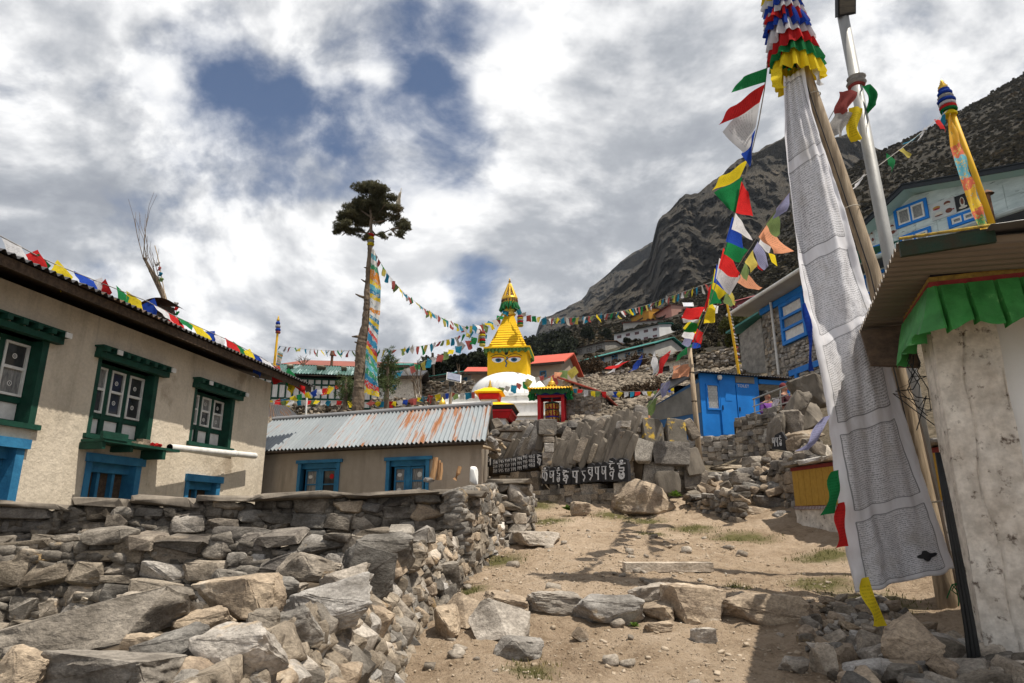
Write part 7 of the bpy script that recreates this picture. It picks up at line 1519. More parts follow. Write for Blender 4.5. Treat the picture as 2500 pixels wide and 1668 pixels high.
ribbon([(2018, 1016, 4.95), (2000, 1050, 4.92), (1980, 1080, 4.9), (1958, 1100, 4.86)], .10, 'lilac', 'pale lilac cloth tab blown left from the white banner edge')
ribbon([(1966, 740, 5.2), (1972, 790, 5.2), (1978, 850, 5.2), (1984, 905, 5.2)], .05, 'blue', 'royal blue cloth tab hanging behind the left edge of the white banner')
ribbon([(1890, 165, 5.5), (1896, 195, 5.48), (1902, 212, 5.48)], .14, 'yellow', '', parent=pole); ribbon([(1985, 150, 5.55), (1996, 180, 5.5), (2000, 205, 5.5)], .08, 'white', '', parent=pole)
b = MB()
for k in range(5): c = at(2335, 1425, 5.0); b.tube([c, c+Vector((rng.uniform(-.08, .06), -.03, rng.uniform(-.1, .05))), c+Vector((rng.uniform(-.12, .08), -.05, rng.uniform(-.16, .02)))], .005, 4)
b.build('green_string', FLAGC['green'], pole)

# ---------------------------------------------------------------- metal lamp pole
lp = thing('lamp_pole', 'weathered silver metal pole with a floodlight on top beside the timber pole', 'lamp post', at(2260, 1200, 6.0) )
X0, Y0 = at(2185, 700, 6.2).x, 6.2; tpz = at(2058, 40, 6.2)
b = MB(); b.tube([(X0+.05, Y0, -.8), (X0, Y0, at(2185, 700, 6.2).z), (tpz.x, Y0, tpz.z)], [.062, .062, .058], 16); b.build('pole', STEEL, lp, True)
c = at(2064, 8, 6.1); rt_ = Euler((R(35), R(-8), R(-6)))
b = MB(); b.box(c, (.20, .07, .26), rot=rt_); hd = b.build('floodlight', BLACKM, lp)
b = MB(); b.box(c+rt_.to_matrix() @ Vector((0, -.042, 0)), (.165, .010, .215), rot=rt_); b.build('lens', mat('lamp_glass', (.10, .085, .06), (.05, .045, .04), 8, .15, 0, stretch=(1, 1, 5)), hd)
b = MB(); b.tube([tpz-Vector((0, 0, .02)), tpz+Vector((0, 0, .06))], .035, 8); b.build('bracket', STEEL, lp)
tie = at(2090, 205, 6.2); r = random.Random(8)
for k in range(4): b = MB(); b.lathe((tie.x+.004*k, tie.y, tie.z-.05+k*.035), [(.062, 0), (.085+.02*r.random(), .018), (.064, .04)], 14); b.build('cloth_tie', FLAGC[['rust', 'grey', 'grey', 'grey'][k]], lp, True)
def hang(px, py, Y, wd, h, colr, label, seed, sway=0., name='cloth_rag', parent=None):
    c = at(px, py, Y); b = MB(); r = random.Random(seed); a = r.uniform(0, 6)
    b.grid(lambda u, v: c + Vector(((u-.5)*wd*(1-.35*v)+sway*v+.03*math.sin(v*5+a), .05*math.sin(u*7+a)*(.4+v), -h*v*(1-.25*abs(u-.4)))), 5, 8); o_ = b.build(name, FLAGC[colr], parent, True)
    if parent is None: tag(o_, label, 'flag')
    return o_
hang(2068, 222, 6.1, .20, .30, 'rust', '', 1, -.06, 'hanging_cloth', lp); hang(2118, 208, 6.1, .12, .32, 'green', '', 2, .02, 'hanging_cloth', lp); hang(2062, 275, 6.1, .24, .30, 'grey', '', 3, -.12, 'hanging_cloth', lp); hang(2084, 262, 6.1, .15, .42, 'yellow', '', 4, .0, 'hanging_cloth', lp)

# ---------------------------------------------------------------- prayer wheel house at the right edge
C0 = Vector((2.70, 3.875, 0)); ex = Vector((.935, -.355, 0)); ez = Vector((.355, .935, 0))
W0 = C0 - ex*.07 + ez*.35
gh = thing('gatehouse', 'whitewashed prayer wheel house with a green pleated valance under its tin roof', 'gatehouse', W0 + Vector((0, 0, -1.0)))
def gp3(a, b_, z): return C0 + ex*a + ez*b_ + Vector((0, 0, z))
def wface(u, v):
    "irregular plastered pillar, leaning and cracked"
    crack = .020*math.exp(-((u-.42-.05*math.sin(v*8)-.04*math.sin(v*21))/.014)**2)
    return gp3(-.03+u*.37, .35-.018*fbm(u*3, v*7, 1.)+crack, lerp(-1.05, 1.30, v))
b = MB(); b.grid(wface, 44, 90); b.build('pillar_face', LIMEW, gh, True)
b = MB(); b.grid(lambda u, v: gp3(-.03-.012*fbm(u*3, v*7, 5.)*(0 < u < 1), .35+u*.30, lerp(-1.05, 1.30, v)), 8, 30)
b.grid(lambda u, v: gp3(.33, .352+u*.30, lerp(-1.05, 1.30, v)), 2, 2); b.build('pillar_side', LIMEW, gh, True)
b = MB(); b.hexa([gp3(-.02, .40, -1.05), gp3(.325, .40, -1.05), gp3(.325, .64, -1.05), gp3(-.02, .64, -1.05), gp3(-.02, .40, 1.29), gp3(.325, .40, 1.29), gp3(.325, .64, 1.29), gp3(-.02, .64, 1.29)]); b.build('pillar_core', LIMEW, gh)
b = MB(); b.hexa([gp3(.335, .46, -1.05), gp3(2.2, .46, -1.05), gp3(2.2, .9, -1.05), gp3(.335, .9, -1.05), gp3(.335, .46, 1.3), gp3(2.2, .46, 1.3), gp3(2.2, .9, 1.3), gp3(.335, .9, 1.3)]); b.build('white_wall', WHITE, gh)
L1, zt_, zb_ = .86, 1.40, 1.10
def vpath(s): return gp3(-.06, L1-s, 0) if s < L1 else gp3(s-L1-.06, 0, 0)
Ltot = L1+1.5
for nm_, z0, z1, m_, o_ in (('dark_frieze', zt_+.062, zt_+.13, mat('dark_frieze', (.035, .033, .045), (.02, .02, .02), 6, .9, .3, c3=(.12, .09, .04), t3=.6), .0), ('yellow_band', zt_+.028, zt_+.061, mat('brocade_yellow', (.36, .24, .05), (.18, .11, .03), 30, .8, .2), .012), ('red_band', zt_-.006, zt_+.027, mat('brocade_red', (.28, .04, .035), (.19, .025, .025), 20, .8, .2), .018)):
    b = MB()
    for (a0, b0, a1, b1) in ((-.06-o_, -o_, -o_-.01, L1), (-o_-.009, -o_, 1.5, -o_+.05)): b.hexa([gp3(a0, b0, z0), gp3(a1, b0, z0), gp3(a1, b1, z0), gp3(a0, b1, z0), gp3(a0, b0, z1), gp3(a1, b0, z1), gp3(a1, b1, z1), gp3(a0, b1, z1)])
    b.build(nm_, m_, gh)
SILK = mat('green_silk_valance', (.065, .33, .075), (.035, .19, .04), 7, .5, .3, 18, c3=(.18, .46, .15), t3=.62, s3=9, trans=.2, spec=.4)
b = MB(); nS = 420
for i in range(nS+1):
    s = Ltot*i/nS; p = vpath(s); nn = -ex if s < L1 else -ez
    ph_ = (s*7.5+.3+.12*math.sin(s*9)) % 1; fold = .045+.03*(1-ph_) if ph_ > .13 else -.05*math.sin(ph_/.13*math.pi)+.03; bot = zb_ - .02*math.sin(s*23) - .05*(s < .2)*(1-s/.2) + .02*ph_
    for v in (0, .3, .6, .8, 1): b.v.append(p + nn*(.02+fold*(.15+.85*v)+.03*v+.012*math.sin(s*40+v*5)*v) + Vector((0, 0, lerp(zt_-.004, bot, v))))
for i in range(nS):
    for j in range(4): q = i*5+j; b.f.append([q, q+5, q+6, q+1]); b.mi.append(0)
b.build('valance', SILK, gh)
Np = Vector((2.2125, 3.475, 1.50)); Fp = Np + ez*2.05 + Vector((0, 0, -.05))
TINB = corr_mat('old_tin_underside', (.20, .165, .13), (.12, .10, .08), (.10, .05, .03), .55, .1)
corr_roof(gh, Np, Fp, Np+ex*2.6+Vector((0, 0, -.14)), Fp+ex*2.6+Vector((0, 0, -.10)), .085, .020, TINB, 30, seed=77)
b = MB(); nT = 90
for i in range(nT+1):
    f_ = i/nT; p = Np + ex*(.42+2.3*f_) + Vector((0, 0, .02-.13*f_+.024*math.sin(f_*26)*min(1, f_*6))) - ez*.10
    for v in (0, .3, 1): b.v.append(p + ez*(1.9*v) + Vector((0, 0, .05*v)))
for i in range(nT):
    for j in range(2): q = i*3+j; b.f.append([q, q+3, q+4, q+1]); b.mi.append(0)
o_ = b.build('roof_sheet', DARK_R, gh, True); sm = o_.modifiers.new('thick', 'SOLIDIFY'); sm.thickness = .006
b = MB(); b.tube([Np-ez*.015+Vector((0, 0, .035)), Np-ez*.015+ex*.46+Vector((0, 0, .045))], .009, 6); b.build('yellow_edge', mat('worn_yellow', (.50, .33, .04), (.12, .09, .03), 20, .8, .3), gh)
b = MB(); b.hexa([Np-ez*.01+Vector((0, 0, -.07)), Np-ez*.01+ex*.46+Vector((0, 0, -.05)), Np+ez*.02+ex*.46+Vector((0, 0, -.05)), Np+ez*.02+Vector((0, 0, -.07)), Np-ez*.01+Vector((0, 0, .02)), Np-ez*.01+ex*.46+Vector((0, 0, .03)), Np+ez*.02+ex*.46+Vector((0, 0, .03)), Np+ez*.02+Vector((0, 0, .02))]); b.build('green_fascia', mat('dark_green_tin', (.012, .035, .02), (.03, .025, .012), 9, .6, .3), gh)
b = MB(); b.hexa([gp3(.03, .03, 1.27), gp3(1.5, .03, 1.27), gp3(1.5, .9, 1.27), gp3(.03, .9, 1.27), gp3(.03, .03, 1.45), gp3(1.5, .03, 1.40), gp3(1.5, .9, 1.40), gp3(.03, .9, 1.44)]); b.build('ceiling_beams', WOOD_D, gh)
b = MB(); b.hexa([gp3(-.30, 1.05, 1.14), gp3(.0, .95, 1.08), gp3(.0, 1.0, 1.08), gp3(-.30, 1.1, 1.14), gp3(-.34, 1.05, 1.42), gp3(.0, .95, 1.42), gp3(.0, 1.0, 1.42), gp3(-.34, 1.1, 1.42)]); b.build('bracket_board', WOOD_B, gh)
b = MB()
for k, (dx_, rd) in enumerate(((0, .011), (9, .014), (-9, .009))):
    b.tube([at(x+dx_*f_, y, 4.08) for x, y, f_ in ((2288, 1105, .3), (2312, 1230, .6), (2340, 1380, .8), (2366, 1530, 1.0), (2388, 1690, 1.3), (2400, 1800, 1.4))], [rd*.8, rd, rd, rd*1.1, rd*1.6, rd*1.7], 8)
tag(b.build('black_cables', BLACKM, None, True), 'bundle of thick black cables hanging down beside the whitewashed wall corner', 'cables')
b = MB(); r = random.Random(4)
for k in range(6): x, y = 2225+r.uniform(-8, 30), 870+r.uniform(-20, 20); b.tube([at(x+r.uniform(-12, 12)*j, y+j*r.uniform(18, 40), 4.55) for j in range(6)], .004, 4)
tag(b.build('loose_wires', BLACKM), 'tangle of thin loose wires under the eave of the prayer wheel house', 'wires')

# ---------------------------------------------------------------- low yellow walled shrine behind the banner
fn = fr_px((1948, 1290), 9.6, (2140, 1330), 7.9)
sn_ = thing('prayer_wall', 'low wall with mustard cloth panels over a whitewashed base behind the white banner', 'wall', fn.p(.8, .3, -.2))
zc0, zc1 = fn.hit(1962, 1244)[1], fn.hit(1952, 1140)[1]
b = MB(); b.grid(lambda u, v: fn.p(lerp(-.02, fn.L+2.2, u), .03*fbm(u*7, v*3)+.05*(1-v)*0, lerp(zc0-1.0, zc0, v)), 30, 10); b.build('whitewashed_base', LIMEW, sn_, True)
b = MB(); b.fbox(fn, .0, fn.L+2.2, .06, .8, -1.0, zc1); b.build('core', LIMEW, sn_)
MUST = mat('mustard_cloth', (.40, .24, .045), (.33, .19, .035), 20, .95, .3, 60)
for i in range(22):
    a0 = .02+i*.155; b = MB(); b.fbox(fn, a0, a0+.148, -.012, .02, zc0+.05, zc1-.05); b.build('cloth_panel', MUST, sn_)
b = MB(); b.fbox(fn, 0, 3.4, -.02, .01, zc0, zc0+.045); b.fbox(fn, 0, 3.4, -.018, .01, zc1-.05, zc1); b.build('red_border', mat('dull_red_trim', (.20, .035, .03), None, 20, .9, .1), sn_)
b = MB()
for i in range(90): a0 = .02+i*.037; b.fbox(fn, a0, a0+.016, -.026, -.021, zc0+.002, zc0+.04)
b.build('fringe', FLAGC['white'], sn_)
for i in range(6):
    put('roof_slab', SLABS[i], sn_, fn.p(.1+i*.55, .25, zc1+.05), (0, R(-2), math.atan2(fn.e.y, fn.e.x)), (.62, .75, .07), STONE_W)
bare('dry_weeds', 'dry dark weeds against the whitewashed base of the mustard cloth wall', 'weeds', (2000, 1318), ((1980, 1290), (2010, 1285), (2030, 1295)), 9.0, .008, 3, 3, .7)

# ---------------------------------------------------------------- prayer flag strings
def flag_mesh(seed):
    r = random.Random(seed); b = MB(); a, c_, d_ = r.uniform(0, 6), r.uniform(.4, 1.5), r.uniform(-.25, .25); tp_ = r.uniform(.0, .45)
    b.grid(lambda u, v: ((u-.5)*(1-tp_*v)+d_*v*v, (.12*math.sin(a+v*4+u*c_*3)+.10*math.sin(u*6+a))*v, -v*(1-.10*math.sin(u*3.1+a))), 4, 5); me_ = b.mesh('flag', FLAGC['white'], True); return me_
FM = [flag_mesh(i) for i in range(9)]
CORD = mat('cord', (.35, .33, .30), None, 20, .9, 0)
def place_flag(parent, p, X, H, sw, sh_, colr, k):
    X = X.normalized(); Z = -(H.normalized()); Yv = Z.cross(X)
    if Yv.length < .15: Yv = Vector((0, 1, 0))
    Yv.normalize(); X2 = Yv.cross(Z).normalized(); M_ = Matrix((X2*sw, Yv*(sw+sh_)/2, Z*sh_)).transposed(); o_ = bpy.data.objects.new('flag', FM[k % 9]); link(o_); o_.parent = parent
    M4 = M_.to_4x4(); M4.translation = p - ORG[parent.name]; o_.matrix_local = M4; o_.material_slots[0].link = 'OBJECT'; o_.material_slots[0].material = FLAGC[colr]; return o_
def flag_string(label, pts, n, size, cols, wind=(0, 0, 0), seed=1, rad=.006, skip=None, hv=.35, t0=0., t1=1., group='strings of prayer flags'):
    "pts: (px, py, Y) along the cord"
    W_ = [at(*q) for q in pts]; ln_ = [0]
    for a, c_ in zip(W_, W_[1:]): ln_.append(ln_[-1]+(c_-a).length)
    def pos(s):
        s *= ln_[-1]
        for i in range(len(W_)-1):
            if s <= ln_[i+1] or i == len(W_)-2: return W_[i].lerp(W_[i+1], (s-ln_[i])/max(1e-6, ln_[i+1]-ln_[i]))
    t_ = thing('prayer_flag_string', label, 'prayer flags', W_[0], group); b = MB(); b.tube([pos(i/24) for i in range(25)], rad, 4, 0, False); b.build('cord', CORD, t_); r = random.Random(seed)
    for i in range(n):
        s = lerp(t0, t1, (i+.5+r.uniform(-.2, .2))/n); p = pos(s); X = pos(min(1, s+.01))-pos(max(0, s-.01)); H = Vector((r.gauss(0, hv)+wind[0], r.gauss(0, hv)+wind[1], -1+wind[2]+r.uniform(0, hv)*.5)); sz = size if not isinstance(size, tuple) else lerp(size[0], size[1], s)
        place_flag(t_, p, X, H, sz*r.uniform(.75, 1.1), sz*r.uniform(.75, 1.25), cols[i % len(cols)], r.randrange(9))
    return t_
flag_string('bright prayer flags strung along the eave of the mud house roof', [(-60, 545, 6.5), (0, 576, 6.8), (120, 640, 7.5), (300, 712, 8.9), (365, 738, 9.5), (430, 774, 10.1), (560, 832, 11.4), (640, 874, 12.4), (728, 932, 13.4)], 25, (.30, .36), BRIGHT, (.25, 0, .1), 1, .007)
flag_string('faded prayer flags sagging from the pruned fir down to the stupa spire', [(908, 605, 20), (945, 668, 21.5), (985, 715, 23), (1040, 757, 25), (1090, 782, 27), (1135, 798, 29), (1185, 792, 30.5), (1215, 778, 31.2), (1238, 756, 31.8)], 46, (.28, .36), FADED, (.05, -.1, 0), 2)
flag_string('faded prayer flags from the leaning left banner pole to the pruned fir', [(680, 845, 30), (760, 854, 27), (830, 857, 23.5), (872, 856, 20.3)], 20, .24, FADED, (0, 0, 0), 3)
flag_string('faded prayer flags from the pruned fir up to the stupa steps', [(890, 856, 20.2), (960, 855, 23), (1040, 843, 26), (1110, 825, 28.5), (1165, 805, 30.5), (1205, 790, 31.5)], 30, (.24, .36), FADED, (0, 0, 0), 4)
flag_string('lowest faded prayer flags rising from the tan stone house to the stupa', [(965, 912, 29), (1000, 897, 29), (1060, 873, 30), (1110, 850, 30.5), (1160, 823, 31), (1190, 812, 31.5)], 16, .36, FADED, (0, 0, 0), 5)
flag_string('prayer flags across the hillside from the stupa spire to the big flag pole', [(1258, 752, 31.5), (1290, 770, 31), (1340, 778, 30), (1420, 775, 27), (1500, 764, 24), (1580, 745, 20), (1660, 716, 16), (1740, 688, 13.0)], 54, (.32, .17), FADED, (.05, 0, 0), 6)
flag_string('flags sagging low in front of the white dome', [(1105, 962, 29.5), (1150, 958, 29.5), (1200, 951, 29.5), (1260, 940, 29.5), (1330, 915, 29.5)], 16, .28, ['olive', 'grey', 'teal', 'rust', 'green', 'straw', 'grey', 'rust'], (-.1, 0, 0), 7)
flag_string('short string of flags rising right of the white dome', [(1330, 930, 30), (1350, 915, 30), (1375, 905, 30), (1402, 900, 30)], 5, .46, ['grey', 'rust', 'peach', 'olive', 'straw'], (0, 0, 0), 17)
flag_string('bright flags across the rubble slope right of the prayer wheel pavilion', [(1398, 948, 25), (1450, 955, 25), (1520, 957, 25), (1600, 955, 25), (1660, 944, 24)], 20, .20, ['teal', 'red', 'white', 'yellow', 'olive', 'red', 'grey', 'blue', 'yellow', 'white'], (0, 0, 0), 8)
flag_string('bright flags hung across the front of the green-roofed lodge, the upper of two rows', [(652, 978, 27), (690, 975, 27), (740, 960, 27), (790, 949, 27), (838, 938, 27)], 11, .30, ['yellow', 'red', 'teal', 'yellow', 'green', 'yellow', 'blue', 'white', 'red'], (0, 0, 0), 9)
flag_string('flags hung in front of the green-roofed lodge, the lower of two rows', [(645, 985, 26.5), (700, 978, 26.5), (780, 978, 26.5), (860, 979, 26.5)], 17, .22, ['teal', 'grey', 'red', 'olive', 'yellow', 'white'], (0, 0, 0), 10)
flag_string('bright flags along the rubble behind the pruned fir towards the shrine', [(905, 980, 25), (960, 980, 25), (1020, 972, 25), (1070, 962, 25), (1110, 958, 25)], 16, .24, ['rust', 'yellow', 'teal', 'red', 'yellow', 'grey', 'blue', 'rust'], (0, 0, 0), 11)
flag_string('flags rising from the lamp pole to the yellow banner pole', [(2052, 470, 9), (2110, 430, 9.5), (2165, 390, 10), (2230, 340, 10.6), (2290, 290, 11.3), (2322, 262, 11.6)], 9, .24, ['teal', 'white', 'grey', 'green', 'straw', 'teal', 'white', 'red', 'teal', 'straw'], (-.2, 0, 0), 12)
flag_string('flags drooping from the bamboo pole across the terraces to the left', [(1684, 850, 13), (1640, 862, 14.5), (1590, 872, 16), (1540, 882, 18), (1500, 886, 20)], 6, .52, ['green', 'red', 'white', 'blue', 'red', 'white', 'blue'], (-.2, 0, .3), 13)
ls = flag_string('faded flags trailing from the stone hut down to the mani wall end', [(1680, 880, 13), (1645, 905, 13), (1610, 955, 12.8), (1570, 1010, 12.6), (1562, 1030, 12.5)], 4, .42, ['peach', 'lilac', 'olive', 'peach'], (0, 0, 0), 14)
# the two big strings from the flag pole to the bamboo pole
big = [(1874, 150, 5.7), (1866, 220, 5.9), (1852, 300, 6.2), (1832, 385, 6.6), (1812, 455, 7.1), (1792, 530, 7.7), (1775, 600, 8.4), (1755, 670, 9.3), (1735, 735, 10.3), (1712, 790, 11.5), (1690, 850, 12.8)]
g1_ = thing('prayer_flag_string', 'large bright prayer flags flying from the timber pole down to the bamboo pole', 'prayer flags', at(*big[0]), 'strings of prayer flags'); b = MB(); b.tube([at(*q) for q in big], .006, 4, 0, False); b.build('cord', CORD, g1_)
def big_flag(parent, quad, colr, seed, nu=7, nv=7):
    "cloth blown out from its cord; corners: cord start, cord end, far end, far start (px, py, Y)"
    A, B_, C_, D_ = [at(*q) for q in quad]; r = random.Random(seed); a = r.uniform(0, 6); k = (A-D_).length*.10; n_ = (B_-A).cross(D_-A).normalized()
    b = MB(); b.grid(lambda u, v: A.lerp(B_, u).lerp(D_.lerp(C_, u), v) + n_*k*(math.sin(v*5+a+u*2)*v + .5*math.sin(u*5+a)*v), nu, nv); b.build('flag', FLAGC[colr], parent, True)
for i, (q, cl_) in enumerate((
    (((1874, 165, 5.75), (1870, 200, 5.8), (1778, 228, 5.6), (1806, 190, 5.6)), 'green'), (((1868, 205, 5.85), (1855, 250, 6.0), (1760, 308, 5.9), (1782, 262, 5.9)), 'red'), (((1855, 250, 6.0), (1845, 310, 6.2), (1812, 372, 6.1), (1752, 318, 6.0)), 'white'),
    (((1845, 315, 6.2), (1830, 390, 6.5), (1836, 412, 6.4), (1812, 378, 6.4)), 'blue'), (((1826, 390, 6.6), (1806, 435, 6.9), (1742, 470, 6.8), (1762, 432, 6.7)), 'yellow'), (((1812, 432, 6.9), (1796, 520, 7.3), (1780, 512, 7.3), (1744, 472, 7.0)), 'green'),
    (((1808, 440, 7.0), (1796, 520, 7.4), (1838, 530, 7.2), (1826, 470, 7.1)), 'red'), (((1796, 520, 7.5), (1786, 560, 7.8), (1840, 585, 7.7), (1820, 555, 7.6)), 'white'), (((1788, 530, 7.7), (1772, 590, 8.1), (1812, 605, 8.0), (1806, 545, 7.9)), 'blue'),
    (((1776, 590, 8.2), (1766, 620, 8.5), (1806, 640, 8.4), (1826, 605, 8.3)), 'green'), (((1766, 605, 8.5), (1754, 655, 9.0), (1800, 680, 8.9), (1808, 662, 8.8)), 'red'), (((1756, 630, 9.0), (1748, 680, 9.3), (1782, 720, 9.2), (1810, 672, 9.1)), 'white'),
    (((1750, 645, 9.3), (1742, 690, 9.7), (1786, 712, 9.6), (1788, 700, 9.5)), 'blue'), (((1745, 655, 9.6), (1738, 705, 10), (1760, 728, 9.9), (1778, 712, 9.8)), 'yellow'), (((1740, 675, 10), (1730, 745, 10.5), (1762, 740, 10.4), (1756, 715, 10.2)), 'green'),
    (((1738, 690, 10.4), (1728, 750, 10.8), (1718, 760, 10.8), (1724, 725, 10.6)), 'red'), (((1728, 725, 10.8), (1718, 790, 11.3), (1745, 785, 11.2), (1746, 752, 11)), 'yellow'), (((1726, 745, 11), (1716, 760, 11.2), (1752, 765, 11.2), (1754, 745, 11)), 'white'),
    (((1720, 750, 11.2), (1706, 780, 11.6), (1662, 780, 11.5), (1676, 752, 11.4)), 'red'), (((1712, 765, 11.5), (1704, 790, 11.8), (1668, 786, 11.7), (1664, 770, 11.6)), 'white'), (((1710, 780, 11.7), (1698, 815, 12.1), (1668, 800, 12), (1680, 785, 11.9)), 'yellow'), (((1716, 760, 11.6), (1700, 810, 12.0), (1668, 812, 12), (1690, 785, 11.8)), 'green'),
    (((1704, 790, 12), (1692, 830, 12.5), (1664, 820, 12.4), (1674, 802, 12.2)), 'white'), (((1700, 800, 12.2), (1690, 835, 12.6), (1712, 842, 12.6), (1718, 815, 12.4)), 'red'), (((1698, 815, 12.4), (1688, 850, 12.8), (1712, 850, 12.8), (1706, 825, 12.6)), 'blue'), (((1692, 820, 12.6), (1684, 850, 12.9), (1664, 842, 12.8), (1672, 825, 12.7)), 'lilac'), (((1690, 840, 12.8), (1684, 858, 13), (1672, 864, 13), (1676, 848, 12.9)), 'green'))):
    big_flag(g1_, q, cl_, i)
fad = [(2036, 270, 6.3), (1990, 350, 6.5), (1925, 470, 6.9), (1870, 545, 7.6), (1832, 605, 8.4), (1795, 660, 9.4), (1765, 715, 10.4), (1735, 780, 11.6), (1700, 850, 12.8)]
g2_ = thing('prayer_flag_string', 'large sun faded prayer flags from the metal lamp pole down to the bamboo pole', 'prayer flags', at(*fad[0]), 'strings of prayer flags'); b = MB(); b.tube([at(*q) for q in fad], .006, 4, 0, False); b.build('cord', CORD, g2_)
for i, (q, cl_) in enumerate(((((1928, 470, 6.9), (1895, 510, 7.2), (1890, 535, 7.2), (1925, 515, 7)), 'lilac'), (((1896, 512, 7.2), (1870, 548, 7.6), (1895, 580, 7.5), (1910, 567, 7.3)), 'olive'), (((1875, 545, 7.6), (1852, 578, 8), (1886, 622, 7.9), (1930, 620, 7.7)), 'peach'), (((1866, 560, 7.8), (1852, 595, 8.1), (1878, 618, 8), (1888, 585, 7.9)), 'white'),
    (((1850, 590, 8.1), (1838, 612, 8.4), (1866, 660, 8.3), (1882, 645, 8.2)), 'lilac'), (((1876, 618, 8.2), (1884, 640, 8.3), (1898, 650, 8.3), (1892, 622, 8.2)), 'yellow'), (((1838, 610, 8.4), (1818, 640, 8.8), (1834, 665, 8.8), (1848, 650, 8.6)), 'straw'), (((1845, 640, 8.6), (1850, 655, 8.6), (1862, 662, 8.6), (1858, 640, 8.6)), 'red'),
    (((1820, 640, 8.8), (1808, 668, 9.2), (1822, 690, 9.1), (1830, 660, 9)), 'olive'), (((1812, 660, 9.2), (1800, 690, 9.6), (1848, 712, 9.5), (1862, 704, 9.3)), 'peach'), (((1772, 712, 10.3), (1766, 738, 10.8), (1782, 752, 10.7), (1794, 742, 10.5)), 'olive'), (((1784, 705, 10.2), (1778, 722, 10.4), (1796, 745, 10.4), (1796, 738, 10.3)), 'straw'))):
    big_flag(g2_, q, cl_, 60+i)
flag_string('prayer flags running from the timber pole top over the path out of the picture', [(1905, -40, 5.65), (1500, -900, 4.6), (600, -3000, 3.4)], 12, .34, BRIGHT, (-.3, 0, 0), 15)

# ---------------------------------------------------------------- poles
def gp_(px, py, Y): return at(px, py, Y)
bp = thing('bamboo_pole', 'weathered bamboo pole with flags tied round its top at the end of the mani wall', 'flag pole', at(1714, 1192, 12.9)); b = MB(); b.tube([at(1715, 1200, 12.9), at(1700, 1030, 12.9), at(1683, 850, 12.9)], [.058, .052, .046], 10); b.build('pole', WOOD, bp, True)
b = MB()
for y in (910, 980, 1060, 1130): c = at(lerp(1683, 1714, (y-850)/340), y, 12.9); b.lathe((c.x, c.y, c.z-.012), [(.05, 0), (.062, .012), (.05, .024)], 10)
b.build('node_ring', WOOD_D, bp)
yb = thing('yellow_flag_pole', 'slender yellow pole with small tags and fringed ribbons standing behind the blue shed', 'flag pole', at(1805, 912, 23)); b = MB(); b.tube([at(1806, 925, 23), at(1788, 810, 23), at(1772, 725, 23)], [.055, .05, .04], 8); b.build('pole', mat('yellow_pole', (.72, .42, .02), (.62, .34, .02), 3, .6, .1), yb)
r = random.Random(7)
for k in range(22):
    y = lerp(735, 900, k/21); x = lerp(1774, 1803, (y-735)/165); c = at(x+3, y, 22.95); b = MB(); s_ = r.uniform(.05, .12); b.grid(lambda u, v: c+Vector((u*s_, .02*math.sin(u*6+k), -v*.06-u*.03)), 2, 2); b.build('tag', FLAGC[r.choice(['grey', 'rust', 'straw', 'teal', 'white'])], yb)
yp = thing('yellow_banner_pole', 'tall yellow pole with a gilded finial and a multicoloured printed banner at upper right', 'flag pole', at(2435, 585, 11.5)); b = MB(); b.tube([at(2440, 600, 11.5), at(2378, 420, 11.5), at(2316, 250, 11.6)], [.06, .055, .045], 10); b.build('pole', MATS['yellow_pole'], yp, True)
b = MB(); z0 = at(2306, 235, 11.6)
finial(z0.x, z0.y, at(2300, 218, 11.6).z, at(2296, 193, 11.6).z, .10, yp)
for i, (py, rr_, cl_) in enumerate(((214, .10, 'blue'), (222, .13, 'blue'), (232, .14, 'grey'), (240, .16, 'blue'), (248, .15, 'white'), (256, .15, 'red'), (262, .15, 'green'), (272, .13, 'yellow'))):
    c = at(2303+i*2, py, 11.6); b = MB(); b.lathe((c.x, c.y, c.z-.10), [(rr_*1.0, 0), (rr_*1.05, .04), (rr_*.7, .10)], 12); b.build('cloth_ring', FLAGC[cl_], yp)
strip('prayer_banner', 'long multicoloured printed banner laced along the tall yellow pole', 'banner', [(2313, 290, 11.5), (2320, 360, 11.45), (2345, 440, 11.4), (2372, 520, 11.4), (2398, 570, 11.4)], [(2320, 275, 11.5), (2346, 350, 11.5), (2372, 430, 11.45), (2395, 500, 11.45), (2420, 572, 11.45)], print_mat('printed_banner_orange', [(.70, .35, .02), (.75, .50, .03), (.12, .40, .48), (.60, .12, .06), (.70, .66, .55), (.10, .30, .10), (.72, .40, .03)], 12), seed=3)
lpz = thing('yellow_banner_pole', 'small yellow pole with a narrow banner in front of the green-roofed lodge', 'flag pole', at(668, 905, 30)); b = MB(); b.tube([at(666, 925, 30), at(673, 860, 30), at(679, 800, 30)], [.07, .06, .05], 8); b.build('pole', MATS['yellow_pole'], lpz)
for i, (py, rr_, cl_) in enumerate(((786, .10, 'blue'), (794, .12, 'grey'), (802, .12, 'blue'), (808, .11, 'rust'))): c = at(679, py, 30); b = MB(); b.lathe((c.x, c.y, c.z-.12), [(rr_, 0), (rr_*1.1, .05), (rr_*.7, .14)], 10); b.build('cloth_ring', FLAGC[cl_], lpz)
c = at(679, 782, 30); finial(c.x, c.y, c.z-.02, at(679, 770, 30).z, .08, lpz)
strip('prayer_banner', 'narrow printed banner flapping from the small yellow pole by the lodge', 'banner', [(678, 855, 29.9), (676, 880, 29.9), (670, 905, 29.9)], [(692, 862, 29.8), (686, 885, 29.8), (680, 905, 29.8)], FEST, nv=12)
up_ = thing('utility_pole', 'dark wooden utility pole with a cross arm left of the stupa', 'utility pole', at(1059, 925, 45)); b = MB(); b.tube([at(1060, 940, 45), at(1056, 862, 45)], .09, 8); b.build('pole', WOOD_D, up_); b = MB(); b.tube([at(1051, 873, 45), at(1064, 875, 45)], .05, 6); b.build('cross_arm', WOOD_D, up_)
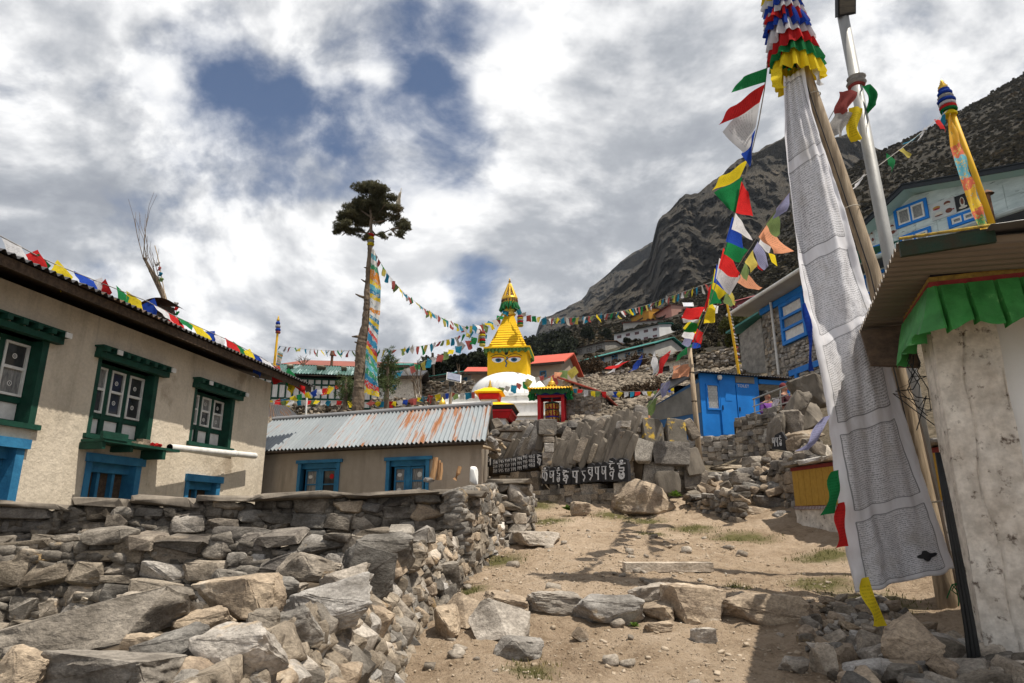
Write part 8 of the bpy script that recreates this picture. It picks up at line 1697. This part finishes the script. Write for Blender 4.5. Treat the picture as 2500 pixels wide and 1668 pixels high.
sl_ = thing('solar_lamp', 'solar street lamp on a weathered post left of the shrine', 'street lamp', at(1099, 1000, 24)); b = MB(); b.tube([at(1099, 1003, 24), at(1101, 925, 24)], .055, 8); b.build('post', STEEL, sl_); b = MB(); b.tube([at(1097, 1003, 23.9), at(1101, 958, 23.9)], .05, 8); b.build('timber_post', WOOD, sl_)
c = at(1108, 921, 24); b = MB(); b.box(c, (.50, .05, .40), rot=Euler((R(-40), R(10), R(15)))); b.build('solar_panel', MATS['solar_cells'], sl_); b = MB(); b.box(c+Vector((0, .02, -.02)), (.56, .03, .46), rot=Euler((R(-40), R(10), R(15)))); b.build('panel_frame', WHITEP, sl_); b = MB(); b.box(at(1103, 938, 23.9), (.2, .2, .14)); b.build('lamp_head', BLACKM, sl_)
c = at(1080, 985, 19); gb = thing('gilded_finial', 'gilded ball finial rising behind the zinc roof ridge', 'finial', c); b = MB(); b.lathe((c.x, c.y, c.z-.14), [(.02, -.12), (.03, 0), (.085, .03), (.105, .11), (.09, .19), (.03, .26), (.012, .29), (.003, .33)], 18); b.build('ball', GOLD, gb, True); b = MB(); b.tube([c-Vector((0, 0, .2)), c-Vector((0, 0, .9))], .03, 8); b.build('stem', STEEL, gb)
wpst = at(748, 1015, 20); b = MB(); b.tube([at(746, 1030, 20), at(749, 972, 20)], .03, 8); tag(b.build('white_post', WHITEP), 'thin white post behind the zinc roof ridge', 'post')
corr = thing('lean_to_roof', 'dark rusty lean-to roof between the mud house and the rubble heap', 'roof', at(690, 1010, 18)); corr_roof(corr, at(655, 1020, 16), at(730, 1018, 17.5), at(655, 985, 18), at(700, 992, 19), .12, .02, DARK_R, 10, seed=51)
b = MB(); c = at(722, 945, 13.2); b.grid(lambda u, v: at(lerp(708, 745, u), lerp(930, 944, u)+v*lerp(6, 20, u), 13.2+.06*math.sin(u*6+v*4)), 8, 4); tag(b.build('red_cloth', FLAGC['red'], None, True), 'red cloth draped over the far tip of the mud house roof', 'cloth')

# ---------------------------------------------------------------- mountain air
HAZE = True
if HAZE:
    hx = MB(); hx.hexa([(x, y, z) for z in (-30, 640) for x, y in ((-900, -50), (2000, -50), (2000, 1850), (-900, 1850))])
    m = bpy.data.materials.new('mountain_air'); m.use_nodes = True; t = NT(m.node_tree); t.n.clear(); v_ = t.new('ShaderNodeVolumePrincipled'); v_.inputs['Color'].default_value = (.80, .88, 1, 1); v_.inputs['Density'].default_value = .00005; v_.inputs['Anisotropy'].default_value = .2
    o = t.new('ShaderNodeOutputMaterial'); t.l.new(v_.outputs[0], o.inputs['Volume']); hz = hx.build('haze', m); tag(hz, kind='stuff')
